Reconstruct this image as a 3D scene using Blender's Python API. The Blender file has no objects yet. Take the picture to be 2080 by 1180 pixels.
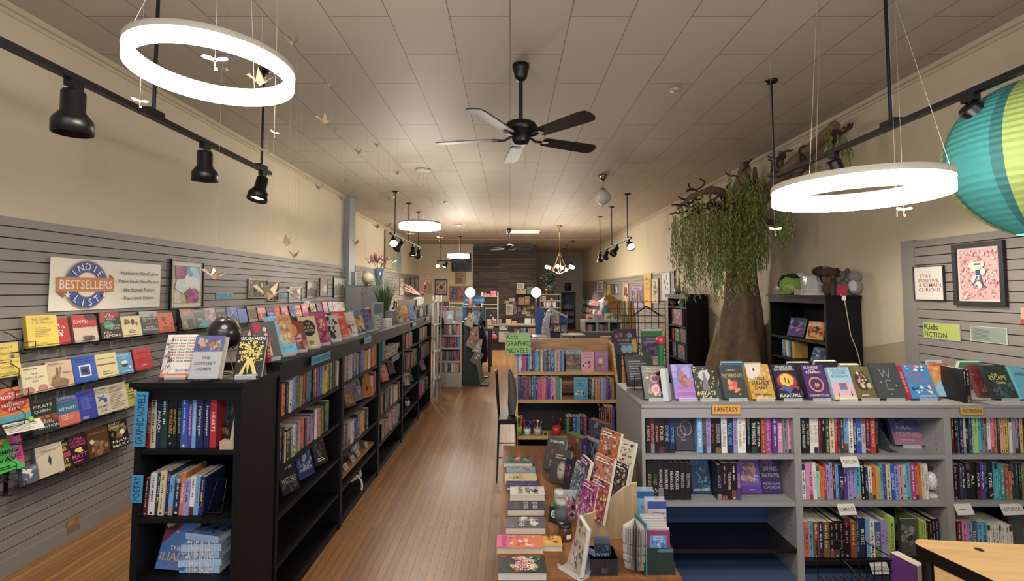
import bpy, math, random
from mathutils import Vector, Matrix, Euler
R = math.radians
C = bpy.context.scene.collection
SC = bpy.context.scene
# ---------------------------------------------------------------- camera
F, EYE, PITCH = 950.0, 1.6, R(3.0)
PX, PY = 1036.0, 591.0 - F * math.tan(PITCH)
cd = bpy.data.cameras.new('camera')
cd.sensor_width = 36.0; cd.lens = F / 2080.0 * 36.0
cd.shift_x = (1040.0 - PX) / 2080.0; cd.shift_y = (PY - 590.0) / 2080.0
cd.clip_start = 0.05; cd.clip_end = 100
cam = bpy.data.objects.new('camera', cd); C.objects.link(cam)
cam.location = (0, 0, EYE); cam.rotation_euler = (R(90) + PITCH, 0, 0)
SC.camera = cam
def at(px, py, X=None, Y=None, Z=None):
    """point of the room seen at a pixel of the photograph, on the plane X=, Y= or Z="""
    u = (px - PX) / F; v = (PY - py) / F
    d = Vector((u, math.cos(PITCH) - v * math.sin(PITCH), math.sin(PITCH) + v * math.cos(PITCH)))
    t = X / d.x if X is not None else (Y / d.y if Y is not None else (Z - EYE) / d.z)
    return Vector((0, 0, EYE)) + d * t
# ---------------------------------------------------------------- world, view
SC.view_settings.view_transform = 'Standard'; SC.view_settings.look = 'None'
SC.view_settings.gamma = 1.0; SC.view_settings.use_curve_mapping = False
SC.view_settings.exposure = 0.56
SC.cycles.use_denoising = True
SC.cycles.max_bounces = 6; SC.cycles.diffuse_bounces = 4; SC.cycles.transparent_max_bounces = 12
SC.cycles.caustics_reflective = False; SC.cycles.caustics_refractive = False
SC.cycles.sample_clamp_indirect = 4.0
w = bpy.data.worlds.new('daylight'); SC.world = w; w.use_nodes = True
w.node_tree.nodes['Background'].inputs[0].default_value = (0.42, 0.58, 0.95, 1)
w.node_tree.nodes['Background'].inputs[1].default_value = 1.0
def light(kind, name, loc, energy, col, rot=(0, 0, 0), parent=None, **kw):
    l = bpy.data.lights.new(name, kind); l.energy = energy; l.color = col
    for k, v in kw.items(): setattr(l, k, v)
    o = bpy.data.objects.new(name, l); C.objects.link(o); o.location = loc; o.rotation_euler = rot
    if parent: o.parent = parent
    return o
# evening daylight through the shop window behind the camera
light('AREA', 'shop_window_daylight', (0.1, -2.55, 1.35), 42, (0.5, 0.68, 1.0), (R(84), 0, 0), shape='RECTANGLE', size=4.6, size_y=2.2)
# added fill lights over the unseen front bay, no fixtures modelled
for _x in (-1.0, 1.2):
    light('AREA', 'front_bay_fill', (_x, -1.0, 3.05), 30, (1.0, 0.92, 0.8), (R(25), 0, 0), shape='RECTANGLE', size=1.6, size_y=0.6)
# ---------------------------------------------------------------- colours, materials
def lin(h):
    c = [int(h[i:i + 2], 16) / 255 for i in (0, 2, 4)]
    return tuple(x / 12.92 if x <= .04045 else ((x + .055) / 1.055) ** 2.4 for x in c) + (1,)
PAL = {k: v.split(':') for k, v in dict(
    k='black:17171b', w='white:e2ddd2', c='cream:d6c596', r='red:c0202c', m='maroon:641c2c', o='orange:d6702c', y='yellow:dcb92c',
    g='green:43854a', G='dark green:1f4034', t='teal:2a8b92', b='blue:2558b4', n='navy:1c2a52', s='sky blue:66a8d8', l='lavender:9a90cc',
    p='purple:56348a', P='pink:dc88a8', M='magenta:c02c7e', e='grey:808083', E='charcoal:3c3c42', u='brown:6a4632', a='tan:b0906a',
    i='silver:b4b4b2', v='olive:757a3c', f='coral:dc6450', h='peach:e0a47c', j='mint:98cab0', q='turquoise:38b4c2', d='gold:c49a2e',
    x='rust:94482a', S='steel blue:3f5f88', W='ivory:ece6d4', L='lime:a8cc4a', R='crimson:9c1430', D='bronze:7a5a24').items()}
MATS = {}
def mat(key, rough=.55, metal=0., emit=0., alpha=None, bump=0., scale=40., var=0.):
    k = (key, rough, metal, emit, alpha, bump, scale, var)
    if k in MATS: return MATS[k]
    h = PAL[key][1] if key in PAL else key
    m = bpy.data.materials.new('paint_' + h); m.use_nodes = True; nt = m.node_tree; b = nt.nodes['Principled BSDF']
    b.inputs['Base Color'].default_value = lin(h); b.inputs['Roughness'].default_value = rough; b.inputs['Metallic'].default_value = metal
    if not emit:                                   # printed paint: a little greyer and darker than a screen colour
        c = lin(h); g_ = .3 * c[0] + .59 * c[1] + .11 * c[2]; c = tuple((x * .86 + g_ * .14) * .82 for x in c[:3]) + (1,); b.inputs['Base Color'].default_value = c
    if emit:
        b.inputs['Emission Color'].default_value = lin(h); b.inputs['Emission Strength'].default_value = emit
    if alpha is not None:
        b.inputs['Alpha'].default_value = alpha
    if bump or var:
        t = nt.nodes.new('ShaderNodeTexCoord'); n = nt.nodes.new('ShaderNodeTexNoise'); n.inputs['Scale'].default_value = scale; n.inputs['Detail'].default_value = 4
        nt.links.new(t.outputs['Object'], n.inputs['Vector'])
        if bump:
            bp = nt.nodes.new('ShaderNodeBump'); bp.inputs['Strength'].default_value = bump; bp.inputs['Distance'].default_value = .01
            nt.links.new(n.outputs['Fac'], bp.inputs['Height']); nt.links.new(bp.outputs['Normal'], b.inputs['Normal'])
        if var:
            mx = nt.nodes.new('ShaderNodeMixRGB'); mx.inputs[1].default_value = tuple(x * (1 - var) for x in c[:3]) + (1,)
            mx.inputs[2].default_value = tuple(min(1, x * (1 + var)) for x in c[:3]) + (1,)
            nt.links.new(n.outputs['Fac'], mx.inputs[0]); nt.links.new(mx.outputs[0], b.inputs['Base Color'])
    MATS[k] = m
    return m
def grid_mat(name, base, base2, gap, bw, rh, mortar, axis='XY', rough=.6, bump=.3, grain=0., off=.5, turn=0., gap_bump=True, gs=(1, 14, 14)):
    """boards or tiles: a brick texture over object coordinates, with optional wood grain"""
    m = bpy.data.materials.new(name); m.use_nodes = True; nt = m.node_tree; N = nt.nodes.new; L = nt.links.new; b = nt.nodes['Principled BSDF']
    t = N('ShaderNodeTexCoord'); mp = N('ShaderNodeMapping')
    mp.inputs['Rotation'].default_value = {'XY': (0, 0, turn), 'XZ': (R(-90), 0, 0), 'YZ': (R(-90), 0, R(-90))}[axis]
    L(t.outputs['Object'], mp.inputs['Vector'])
    br = N('ShaderNodeTexBrick'); br.offset = off; br.inputs['Scale'].default_value = 1; br.inputs['Brick Width'].default_value = bw; br.inputs['Row Height'].default_value = rh
    br.inputs['Mortar Size'].default_value = mortar; br.inputs['Mortar Smooth'].default_value = .1; br.inputs['Bias'].default_value = 0
    br.inputs['Color1'].default_value = lin(base); br.inputs['Color2'].default_value = lin(base2); br.inputs['Mortar'].default_value = lin(gap)
    L(mp.outputs[0], br.inputs['Vector']); col = br.outputs['Color']
    if grain:
        m2 = N('ShaderNodeMapping'); m2.inputs['Scale'].default_value = gs
        L(mp.outputs[0], m2.inputs['Vector']); n = N('ShaderNodeTexNoise'); n.inputs['Scale'].default_value = 3.; n.inputs['Detail'].default_value = 6; n.inputs['Roughness'].default_value = .65
        L(m2.outputs[0], n.inputs['Vector'])
        mr = N('ShaderNodeMapRange'); mr.inputs[1].default_value = .25; mr.inputs[2].default_value = .75; mr.inputs[3].default_value = 1 - grain; mr.inputs[4].default_value = 1 + grain * .6
        L(n.outputs['Fac'], mr.inputs[0]); mx = N('ShaderNodeVectorMath'); mx.operation = 'SCALE'; L(col, mx.inputs[0]); L(mr.outputs[0], mx.inputs['Scale']); col = mx.outputs[0]
    L(col, b.inputs['Base Color']); b.inputs['Roughness'].default_value = rough
    if bump:
        bp = N('ShaderNodeBump'); bp.invert = True; bp.inputs['Strength'].default_value = bump; bp.inputs['Distance'].default_value = .004
        L(br.outputs['Fac'], bp.inputs['Height']); L(bp.outputs[0], b.inputs['Normal'])
    return m
def wood(name, a, b_, axis=1, rough=.45, scale=1.0):
    m = bpy.data.materials.new(name); m.use_nodes = True; nt = m.node_tree; N = nt.nodes.new; L = nt.links.new; b = nt.nodes['Principled BSDF']
    t = N('ShaderNodeTexCoord'); mp = N('ShaderNodeMapping'); s = [9 * scale] * 3; s[axis] = .8 * scale; mp.inputs['Scale'].default_value = s
    L(t.outputs['Object'], mp.inputs['Vector']); n = N('ShaderNodeTexNoise'); n.inputs['Scale'].default_value = 4; n.inputs['Detail'].default_value = 7; n.inputs['Distortion'].default_value = .6
    L(mp.outputs[0], n.inputs['Vector']); cr = N('ShaderNodeValToRGB'); cr.color_ramp.elements[0].position = .3; cr.color_ramp.elements[1].position = .72
    cr.color_ramp.elements[0].color = lin(a); cr.color_ramp.elements[1].color = lin(b_); L(n.outputs['Fac'], cr.inputs[0]); L(cr.outputs[0], b.inputs['Base Color'])
    b.inputs['Roughness'].default_value = rough
    return m
def clear_mat():
    m = bpy.data.materials.new('clear_acrylic'); m.use_nodes = True; nt = m.node_tree; b = nt.nodes['Principled BSDF']
    b.inputs['Base Color'].default_value = (.9, .93, .94, 1); b.inputs['Roughness'].default_value = .05; b.inputs['Alpha'].default_value = .22
    b.inputs['Specular IOR Level'].default_value = .8
    return m
CLEAR = clear_mat()
BLK = mat('141418', rough=.42); METAL_BLK = mat('0f1013', rough=.38, metal=.2); PAGES = mat('d9cfb6', rough=.8, bump=.15, scale=300)
# ---------------------------------------------------------------- mesh builder
class MB:
    def __init__(s): s.v = []; s.f = []; s.m = []; s.sm = []; s.mats = []; s.M = Matrix(); s.mi = 0
    def use(s, m):
        if isinstance(m, str): m = mat(m)
        if m not in s.mats: s.mats.append(m)
        s.mi = s.mats.index(m); return s
    def add(s, vs, fs, smooth=False):
        n = len(s.v); M = s.M
        s.v += [tuple(M @ Vector(v)) for v in vs]
        for f in fs: s.f.append(tuple(i + n for i in f)); s.m.append(s.mi); s.sm.append(smooth)
        return s
    def box(s, a, b, m=None):
        if m is not None: s.use(m)
        x0, y0, z0 = a; x1, y1, z1 = b
        return s.add([(x0, y0, z0), (x1, y0, z0), (x1, y1, z0), (x0, y1, z0), (x0, y0, z1), (x1, y0, z1), (x1, y1, z1), (x0, y1, z1)],
                     [(0, 3, 2, 1), (4, 5, 6, 7), (0, 1, 5, 4), (1, 2, 6, 5), (2, 3, 7, 6), (3, 0, 4, 7)])
    def quad(s, pts, m=None):
        if m is not None: s.use(m)
        return s.add(pts, [tuple(range(len(pts)))])
    def cyl(s, p0, p1, r0, r1=None, n=12, m=None, caps=True):
        if m is not None: s.use(m)
        r1 = r0 if r1 is None else r1; p0 = Vector(p0); p1 = Vector(p1); d = (p1 - p0).normalized()
        a = d.orthogonal().normalized(); b = d.cross(a)
        ring = lambda p, r: [p + (a * math.cos(2 * math.pi * i / n) + b * math.sin(2 * math.pi * i / n)) * r for i in range(n)]
        s.add(ring(p0, r0) + ring(p1, r1), [(i, (i + 1) % n, n + (i + 1) % n, n + i) for i in range(n)], True)
        if caps:
            s.add(ring(p0, r0), [tuple(range(n - 1, -1, -1))]); s.add(ring(p1, r1), [tuple(range(n))])
        return s
    def tube(s, pts, r, n=6, m=None, cap=True):
        if m is not None: s.use(m)
        pts = [Vector(p) for p in pts]; rs = r if isinstance(r, (list, tuple)) else [r] * len(pts)
        vs = []; up = None
        for i, p in enumerate(pts):
            d = (pts[min(i + 1, len(pts) - 1)] - pts[max(i - 1, 0)]).normalized()
            if up is None: a = d.orthogonal().normalized()
            else:
                a = (up - d * up.dot(d)); a = a.normalized() if a.length > 1e-6 else d.orthogonal().normalized()
            up = a; b = d.cross(a)
            vs += [p + (a * math.cos(2 * math.pi * k / n) + b * math.sin(2 * math.pi * k / n)) * rs[i] for k in range(n)]
        fs = [(i * n + k, i * n + (k + 1) % n, (i + 1) * n + (k + 1) % n, (i + 1) * n + k) for i in range(len(pts) - 1) for k in range(n)]
        s.add(vs, fs, True)
        if cap: s.add(vs[:n], [tuple(range(n - 1, -1, -1))]); s.add(vs[-n:], [tuple(range(n))])
        return s
    def lathe(s, prof, n=20, m=None, at=(0, 0, 0), sm=True):
        if m is not None: s.use(m)
        ax, ay, az = at
        vs = [(ax + r * math.cos(2 * math.pi * k / n), ay + r * math.sin(2 * math.pi * k / n), az + z) for r, z in prof for k in range(n)]
        fs = [(i * n + k, i * n + (k + 1) % n, (i + 1) * n + (k + 1) % n, (i + 1) * n + k) for i in range(len(prof) - 1) for k in range(n)]
        return s.add(vs, fs, sm)
    def ball(s, c, r, m=None, n=16, sc=(1, 1, 1), a0=-90, a1=90):
        k = max(5, n // 2)
        if m is not None: s.use(m)
        vs = []
        for i in range(k + 1):
            t = R(a0 + (a1 - a0) * i / k)
            for j in range(n):
                ph = 2 * math.pi * j / n
                vs.append((c[0] + r * sc[0] * math.cos(t) * math.cos(ph), c[1] + r * sc[1] * math.cos(t) * math.sin(ph), c[2] + r * sc[2] * math.sin(t)))
        return s.add(vs, [(i * n + j, i * n + (j + 1) % n, (i + 1) * n + (j + 1) % n, (i + 1) * n + j) for i in range(k) for j in range(n)], True)
    def build(s, name, parent=None, loc=None, rot=None):
        me = bpy.data.meshes.new(name); me.from_pydata(s.v, [], s.f)
        for m in s.mats: me.materials.append(m)
        if s.m: me.polygons.foreach_set('material_index', s.m); me.polygons.foreach_set('use_smooth', s.sm)
        me.update()
        o = bpy.data.objects.new(name, me); C.objects.link(o)
        if parent is not None: o.parent = parent
        if loc is not None: o.location = loc
        if rot is not None: o.rotation_euler = rot
        return o
def thing(name, label, cat, loc=(0, 0, 0), rz=0., group=None, rot=None):
    o = bpy.data.objects.new(name, None); C.objects.link(o); o.empty_display_size = .05
    o.location = loc; o.rotation_euler = rot if rot is not None else (0, 0, rz)
    return tag(o, label, cat, group)
def tag(o, label, cat, group=None):
    o['label'] = label; o['category'] = cat
    if group: o['group'] = group
    return o
def struct(o): o['kind'] = 'structure'; return o
_TXT = {}
def glyphs(s):
    if s not in _TXT:
        cu = bpy.data.curves.new('t', 'FONT'); cu.body = s; cu.resolution_u = 2; cu.align_x = 'LEFT'; cu.fill_mode = 'FRONT'
        if True: cu.offset = .004
        o = bpy.data.objects.new('t', cu); me = bpy.data.meshes.new_from_object(o)
        vs = [v.co.copy() for v in me.vertices]; fs = [tuple(p.vertices) for p in me.polygons]
        bpy.data.objects.remove(o); bpy.data.curves.remove(cu); bpy.data.meshes.remove(me)
        if vs:
            x0 = min(v.x for v in vs); x1 = max(v.x for v in vs); y0 = min(v.y for v in vs); y1 = max(v.y for v in vs)
            vs = [((v.x - x0) / max(x1 - x0, 1e-6), (v.y - y0) / max(y1 - y0, 1e-6)) for v in vs]
            _TXT[s] = (vs, fs, (x1 - x0) / max(y1 - y0, 1e-6))
        else: _TXT[s] = ([], [], 1)
    return _TXT[s]
class Face:
    """a flat picture surface: origin at the lower corner, axes U (right) and V (up), w x h metres; draws onto MB slightly proud"""
    def __init__(s, mb, o, U, V, w, h, step=.00025):
        s.mb = mb; s.o = Vector(o); s.U = Vector(U); s.V = Vector(V); s.N = s.U.cross(s.V); s.w = w; s.h = h; s.k = 1; s.step = step
    def p(s, u, v): return s.o + s.U * (u * s.w) + s.V * (v * s.h) + s.N * (s.step * s.k)
    def rect(s, u0, v0, u1, v1, c): s.mb.use(c).add([s.p(u0, v0), s.p(u1, v0), s.p(u1, v1), s.p(u0, v1)], [(0, 1, 2, 3)]); s.k += 1; return s
    def poly(s, pts, c): s.mb.use(c).add([s.p(*q) for q in pts], [tuple(range(len(pts)))]); s.k += 1; return s
    def ell(s, cu, cv, ru, rv, c, n=20, a0=0, a1=360):
        rr = [(cu + ru * math.cos(R(a0 + (a1 - a0) * i / n)), cv + rv * math.sin(R(a0 + (a1 - a0) * i / n))) for i in range(n + (a1 - a0 != 360))]
        return s.poly(rr, c)
    def ring(s, cu, cv, ru, rv, t, c, n=28):
        vs = []
        for i in range(n):
            a = 2 * math.pi * i / n; vs += [s.p(cu + ru * math.cos(a), cv + rv * math.sin(a)), s.p(cu + ru * (1 - t) * math.cos(a), cv + rv * (1 - t) * math.sin(a))]
        s.mb.use(c).add(vs, [(2 * i, (2 * i + 2) % (2 * n), (2 * i + 3) % (2 * n), 2 * i + 1) for i in range(n)]); s.k += 1; return s
    def line(s, pts, t, c):
        for (a, b), (d, e) in zip(pts, pts[1:]):
            dx = (d - a) * s.w; dy = (e - b) * s.h; l = math.hypot(dx, dy) or 1; nx = -dy / l * t / 2 / s.w * s.w; ny = dx / l * t / 2
            s.mb.use(c).add([s.p(a + nx / s.w, b + ny / s.h), s.p(a - nx / s.w, b - ny / s.h), s.p(d - nx / s.w, e - ny / s.h), s.p(d + nx / s.w, e + ny / s.h)], [(0, 1, 2, 3)])
        s.k += 1; return s
    def text(s, t, cu, cv, W, H, c, turn=0, shear=0.):
        vs, fs, asp = glyphs(t)
        out = []
        for x, y in vs:
            a = (x - .5) * W + shear * (y - .5) * H; b = (y - .5) * H
            if turn == -90: a, b = b * 1.0, -a
            elif turn == 90: a, b = -b, a
            out.append(s.p(cu + a / s.w, cv + b / s.h))
        s.mb.use(c).add(out, fs); s.k += 1; return s
    def scatter(s, n, cols, u0=0.05, v0=0.05, u1=.95, v1=.95, sz=.1, seed=1):
        r = random.Random(seed)
        for i in range(n):
            cu = r.uniform(u0, u1); cv = r.uniform(v0, v1); a = r.uniform(0, 6.3); z = sz * r.uniform(.4, 1.2); q = r.randint(3, 7)
            pts = [(min(max(cu + z * math.cos(a + 6.283 * j / q) * r.uniform(.4, 1), .01), .99), min(max(cv + z * s.w / s.h * math.sin(a + 6.283 * j / q) * r.uniform(.4, 1), .01), .99)) for j in range(q)]
            s.mb.use(cols[i % len(cols)]).add([s.p(*p) for p in pts], [tuple(range(q))]); s.k += .1
        s.k += 1; return s
    def lines(s, u0, v0, u1, v1, n, c, seed=1, fill=.45):
        """printed small print: n thin lines of uneven length"""
        r = random.Random(seed)
        for i in range(n):
            vv = v1 - (i + .5) * (v1 - v0) / n; hh = (v1 - v0) / n * fill / 2; e = u0 + (u1 - u0) * r.uniform(.6, 1)
            s.mb.use(c).add([s.p(u0, vv - hh), s.p(e, vv - hh), s.p(e, vv + hh), s.p(u0, vv + hh)], [(0, 1, 2, 3)])
        s.k += 1; return s
# ================================================================ the room
XL, XR, XL2, CEIL = -2.86, 3.06, -3.2, 3.23
YF, YB, YW, YG = -2.7, 16.3, 16.5, 19.6        # shop front, cream back wall, plank wall, grey back wall
FLOORM = grid_mat('wood_floor_boards', '94693d', '7c5530', '3a2817', 1.3, .047, .0016, turn=R(90), rough=.38, bump=.25, grain=.28, gs=(1.2, 12, 12))
CEILM = grid_mat('painted_ceiling_tiles', 'a79e90', 'a1988a', '625a50', .9, .36, .003, turn=R(90), rough=.62, bump=.6)
CREAM = mat('cdbf9f', rough=.7, bump=.05, scale=25, var=.03)
SLAT = mat('8c8680', rough=.6, var=.04, scale=8); SLATC = mat('6a3f24', rough=.8)
GREYW = mat('96928a', rough=.7, var=.05, scale=3)
struct(MB().box((XL2 - .1, YF, -.1), (XR + .1, YG + .1, 0), FLOORM).build('floor'))
struct(MB().box((XL2 - .1, YF, CEIL), (XR + .1, YG + .1, CEIL + .1), CEILM).build('ceiling'))
struct(MB().box((XL - .1, YF, 0), (XL, 8.1, CEIL), CREAM).build('wall_left'))
struct(MB().box((XL2 - .1, 8.1, 0), (XL2, YB, CEIL), CREAM).build('wall_left'))
struct(MB().box((XL2 - .1, 8.1, 0), (XL, 8.14, CEIL), CREAM).build('wall_left'))
struct(MB().box((XL - .02, 8.0, 0), (XL + .1, 8.3, CEIL), mat('8d9797', rough=.5)).build('trim_column'))
struct(MB().box((XR, YF, 0), (XR + .1, YG, CEIL), CREAM).build('wall_right'))
struct(MB().box((XL2 - .1, YB, 0), (-1.28, YB + .1, CEIL), CREAM).build('wall_back'))
PLANK = grid_mat('dark_reclaimed_planks', '52463c', '2e2926', '0c0a09', 1.1, .095, .004, axis='XZ', rough=.75, bump=.8, grain=.6, off=.37, gs=(1.0, 9, 9))
struct(MB().box((-1.28, YW - .25, 0), (.93, YW, 3.14), PLANK).build('wall_back_planks'))
struct(MB().box((-1.28, YW, 0), (.93, YW + .08, CEIL), GREYW).build('wall_back_support'))
g = MB(); g.box((.93, YG, 0), (1.0, YG + .1, CEIL), GREYW)
# grey wall with a doorway
DX0, DX1, DZ = at(1140, 594, Y=YG).x, at(1169, 594, Y=YG).x, at(1160, 593, Y=YG).z
g.box((.9, YG, 0), (DX0, YG + .1, CEIL), GREYW).box((DX1, YG, 0), (XR, YG + .1, CEIL), GREYW).box((DX0, YG, DZ), (DX1, YG + .1, CEIL), GREYW)
struct(g.build('wall_back_grey'))
struct(MB().box((DX0 - .6, YG + 1.5, -.1), (DX1 + .6, YG + 1.6, 2.7), mat('6a6862', rough=.8)).box((DX0 - .7, YG + .1, -.1), (DX0 - .6, YG + 1.6, 2.7)).box((DX1 + .6, YG + .1, -.1), (DX1 + .7, YG + 1.6, 2.7)).build('wall_back_room'))
struct(MB().box((DX0 - .7, YG + .1, 2.6), (DX1 + .7, YG + 1.6, 2.7), GREYW).build('ceiling_back_room')); struct(MB().box((DX0 - .7, YG + .1, -.1), (DX1 + .7, YG + 1.6, 0), FLOORM).build('floor_back_room'))
struct(MB().box((.89, YW, 0), (.93, YG, CEIL), GREYW).build('wall_side_grey'))
# shop front behind the camera with a wide window
fr = MB().use(CREAM)
fr.box((XL, YF - .1, 0), (XR, YF, .4)).box((XL, YF - .1, 2.6), (XR, YF, CEIL)).box((XL, YF - .1, .4), (-2.3, YF, 2.6)).box((2.5, YF - .1, .4), (XR, YF, 2.6))
struct(fr.build('wall_front'))
struct(MB().box((-2.3, YF - .07, .4), (2.5, YF - .06, 2.6), CLEAR).build('window_1'))
# mouldings where walls meet the ceiling
WT = mat('c6b79a', rough=.5)
for x, y0, y1, nm in ((XL, YF, 8.05, 'trim_left'), (XL2, 8.3, YB, 'trim_left_rear')):
    struct(MB().box((x, y0, CEIL - .035), (x + .035, y1, CEIL), WT).box((x, y0, CEIL - .06), (x + .012, y1, CEIL - .035)).build(nm))
struct(MB().box((XR - .035, YF, CEIL - .035), (XR, YG, CEIL), WT).box((XR - .012, YF, CEIL - .06), (XR, YG, CEIL - .035)).build('trim_right'))
struct(MB().box((XL2, 14.75, CEIL - .012), (XR, 14.8, CEIL), WT).build('trim_ceiling'))
# slatwalls: boards over a brown core, the grooves are real gaps
def slatwall(nm, X, side, y0, y1, ztop, first=.056, pitch=.0652, z0=.09, stile=None):
    b = MB(); b.box((X, y0, z0), (X + side * .006, y1, ztop), SLATC); b.use(SLAT); z = ztop; h = first
    while z > z0 + .01:
        zb = max(z - h, z0); b.box((X + side * .006, y0, zb + (.0065 if zb > z0 else 0)), (X + side * .024, y1, z)); z = zb; h = pitch
    if stile: b.box((X, stile[0], z0), (X + side * .027, stile[1], ztop + .006))
    b.box((X, y0, 0), (X + side * .03, y1, .09))
    return struct(b.build(nm))
slatwall('trim_slatwall_left', XL, 1, YF, 8.0, 2.02, stile=(7.9, 8.0))
slatwall('trim_slatwall_right', XR, -1, YF, 3.62, 1.975, stile=(3.5, 3.62))
slatwall('trim_slatwall_left_rear', XL2, 1, 9.6, YB, 2.13)
slatwall('trim_slatwall_right_rear', XR, -1, 8.65, YG, 1.97, stile=(8.65, 8.85))
# painted hills low on the cream right wall
hm = MB()
for pts, c in (([(3.62, 0), (3.62, 1.22), (4.0, 1.13), (4.45, 1.05), (5.0, 1.07), (5.6, 1.2), (6.2, 1.12), (7.1, .9), (7.1, 0)], 'a89878'), ([(6.2, 0), (6.2, .95), (7.2, 1.35), (8.0, 1.1), (8.65, 1.0), (8.65, 0)], '8d8d84')):
    n = len(pts); hm.use(c); hm.add([(XR - (.003 if c == 'a89878' else .002), y, z) for y, z in pts], [tuple(range(n))])
struct(hm.build('trim_painted_hills'))
# ================================================================ lamps, fans, track lights
GLOW = mat('fff6ea', emit=80.); BULB = mat('ffecd0', emit=14.); GLOBE = mat('fff6e8', emit=5.)
CHROME = mat('b8b4ac', rough=.15, metal=1.); BRASS = mat('b58e4a', rough=.25, metal=1.); WIRE = mat('8a8578', rough=.4, metal=.5)
def ring_lamp(px, py, Y, r, label, canopy, glow_h=.052, tilt=(0, 0), plate=True):
    c = at(px, py, Y=Y); t = thing('ring_pendant_lamp', label, 'pendant lamp', c, group='white LED ring pendant lamps')
    t.rotation_euler = (tilt[0], tilt[1], 0)
    hz = glow_h / 2; w_ = .022
    b = MB().lathe([(r, hz), (r, -hz), (r - w_, -hz), (r - w_, hz)], 72, GLOW, sm=True); b.build('light_band', t)
    b = MB().lathe([(r + .002, hz), (r + .002, hz + .02), (r - w_ - .002, hz + .02), (r - w_ - .002, hz), (r + .002, hz)], 72, mat('c9c2ac', rough=.35)); b.build('ring_housing', t)
    cp = Vector((canopy[0], canopy[1], CEIL)) - c
    k = MB().lathe([(0, -.035), (.07, -.035), (.1, -.02), (.1, 0), (0, 0)], 28, mat('b9b3a6', rough=.4), at=cp); k.build('ceiling_canopy', t)
    for a in (90, 210, 330):
        q = Vector((r * math.cos(R(a)), r * math.sin(R(a)), hz + .01))
        MB().cyl(q, cp + Vector((.03 * math.cos(R(a)), .03 * math.sin(R(a)), -.03)), .0011, n=4, m=WIRE).build('hanging_wire', t)
    return t
RING1 = ring_lamp(436, 146, 1.575, .25, 'glowing ring lamp hung low above the bestsellers wall', (-.95, 1.575), glow_h=.042)
RING2 = ring_lamp(1738, 394, 1.575, .25, 'glowing ring lamp beside the green and teal paper balloon', (1.13, 1.575), glow_h=.042)
_p = at(853, 460, Y=6.0); RING3 = ring_lamp(853, 460, 6.0, .262, 'glowing ring lamp over the black bookcases in mid shop', (_p.x, 6.2), glow_h=.06)
_p = at(931, 520, Y=11.4); RING4 = ring_lamp(931, 520, 11.4, .265, 'small distant ring lamp in front of the dark square picture', (_p.x, 11.4), glow_h=.07)
def spot_head(name, label, p, aim, on, s=1., col=(1, .9, .76), e=14, bulb=False):
    """p = point under the track; aim = direction of the mouth"""
    t = thing(name, label, 'spotlight', p, group='black track spotlights')
    m = MB(); m.box((-.016 * s, -.03 * s, -.03 * s), (.016 * s, .03 * s, .0), METAL_BLK); m.cyl((0, 0, -.03 * s), (0, 0, -.062 * s), .006 * s, m=METAL_BLK, n=8); m.build('track_adapter', t)
    a = Vector(aim).normalized(); Q = a.to_track_quat('Z', 'Y').to_matrix().to_4x4()
    h = MB(); h.M = Matrix.Translation((0, 0, -.062 * s)) @ Q @ Matrix.Translation((0, 0, -.02 * s))
    if bulb:
        h.lathe([(0, 0), (.02, 0), (.02, .05), (.0, .05)], 12, METAL_BLK); h.build('lamp_socket', t)
        g = MB(); g.M = h.M; g.ball((0, 0, .1), .052, BULB, 16); g.build('light_bulb', t)
    else:
        S = s; h.lathe([(0, 0), (.036 * S, .001), (.041 * S, .01 * S), (.041 * S, .09 * S), (.066 * S, .125 * S), (.069 * S, .135 * S), (.069 * S, .182 * S), (.064 * S, .182 * S), (.064 * S, .13 * S), (0, .12 * S)], 24, METAL_BLK)
        H = h.build('lamp_housing', t)
        g = MB(); g.M = h.M; g.lathe([(0, .163 * S), (.04 * S, .161 * S), (.063 * S, .15 * S)], 20, BULB if on else mat('5a5650', rough=.3)); g.build('lamp_lens', H)
    if on:
        d = a * .21 * s + Vector((0, 0, -.07 * s)) + Vector(p)
        l = light('SPOT', 'spot_beam', d, e, col, a.to_track_quat('-Z', 'Y').to_euler(), spot_size=R(120), spot_blend=.8, shadow_soft_size=.05)
    return t
def track(name, label, p0, p1, stems, canopy=.05, ends=True):
    mid = (Vector(p0) + Vector(p1)) / 2; t = thing(name, label, 'track light rail', mid, group='black track light rails')
    d = (Vector(p1) - Vector(p0)); L_ = d.length; a = math.atan2(d.y, d.x)
    m = MB(); m.M = Matrix.Rotation(a, 4, 'Z'); m.box((-L_ / 2, -.018, -.0125), (L_ / 2, .018, .0125), METAL_BLK); m.build('rail', t)
    for sx, sy in stems:
        q = Vector((sx, sy, p0[2] + .012)) - mid
        s = MB(); s.cyl(q, (q.x, q.y, CEIL - mid.z), .0085, n=10, m=METAL_BLK); s.box((q.x - .022, q.y - .05, q.z - .002), (q.x + .022, q.y + .05, q.z + .022)); s.build('stem', t)
        s = MB(); s.lathe([(0, -.022), (.02, -.022), (canopy, -.008), (canopy, 0), (0, 0)], 20, METAL_BLK, at=(q.x, q.y, CEIL - mid.z)); s.build('ceiling_canopy', t)
    return t
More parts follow.
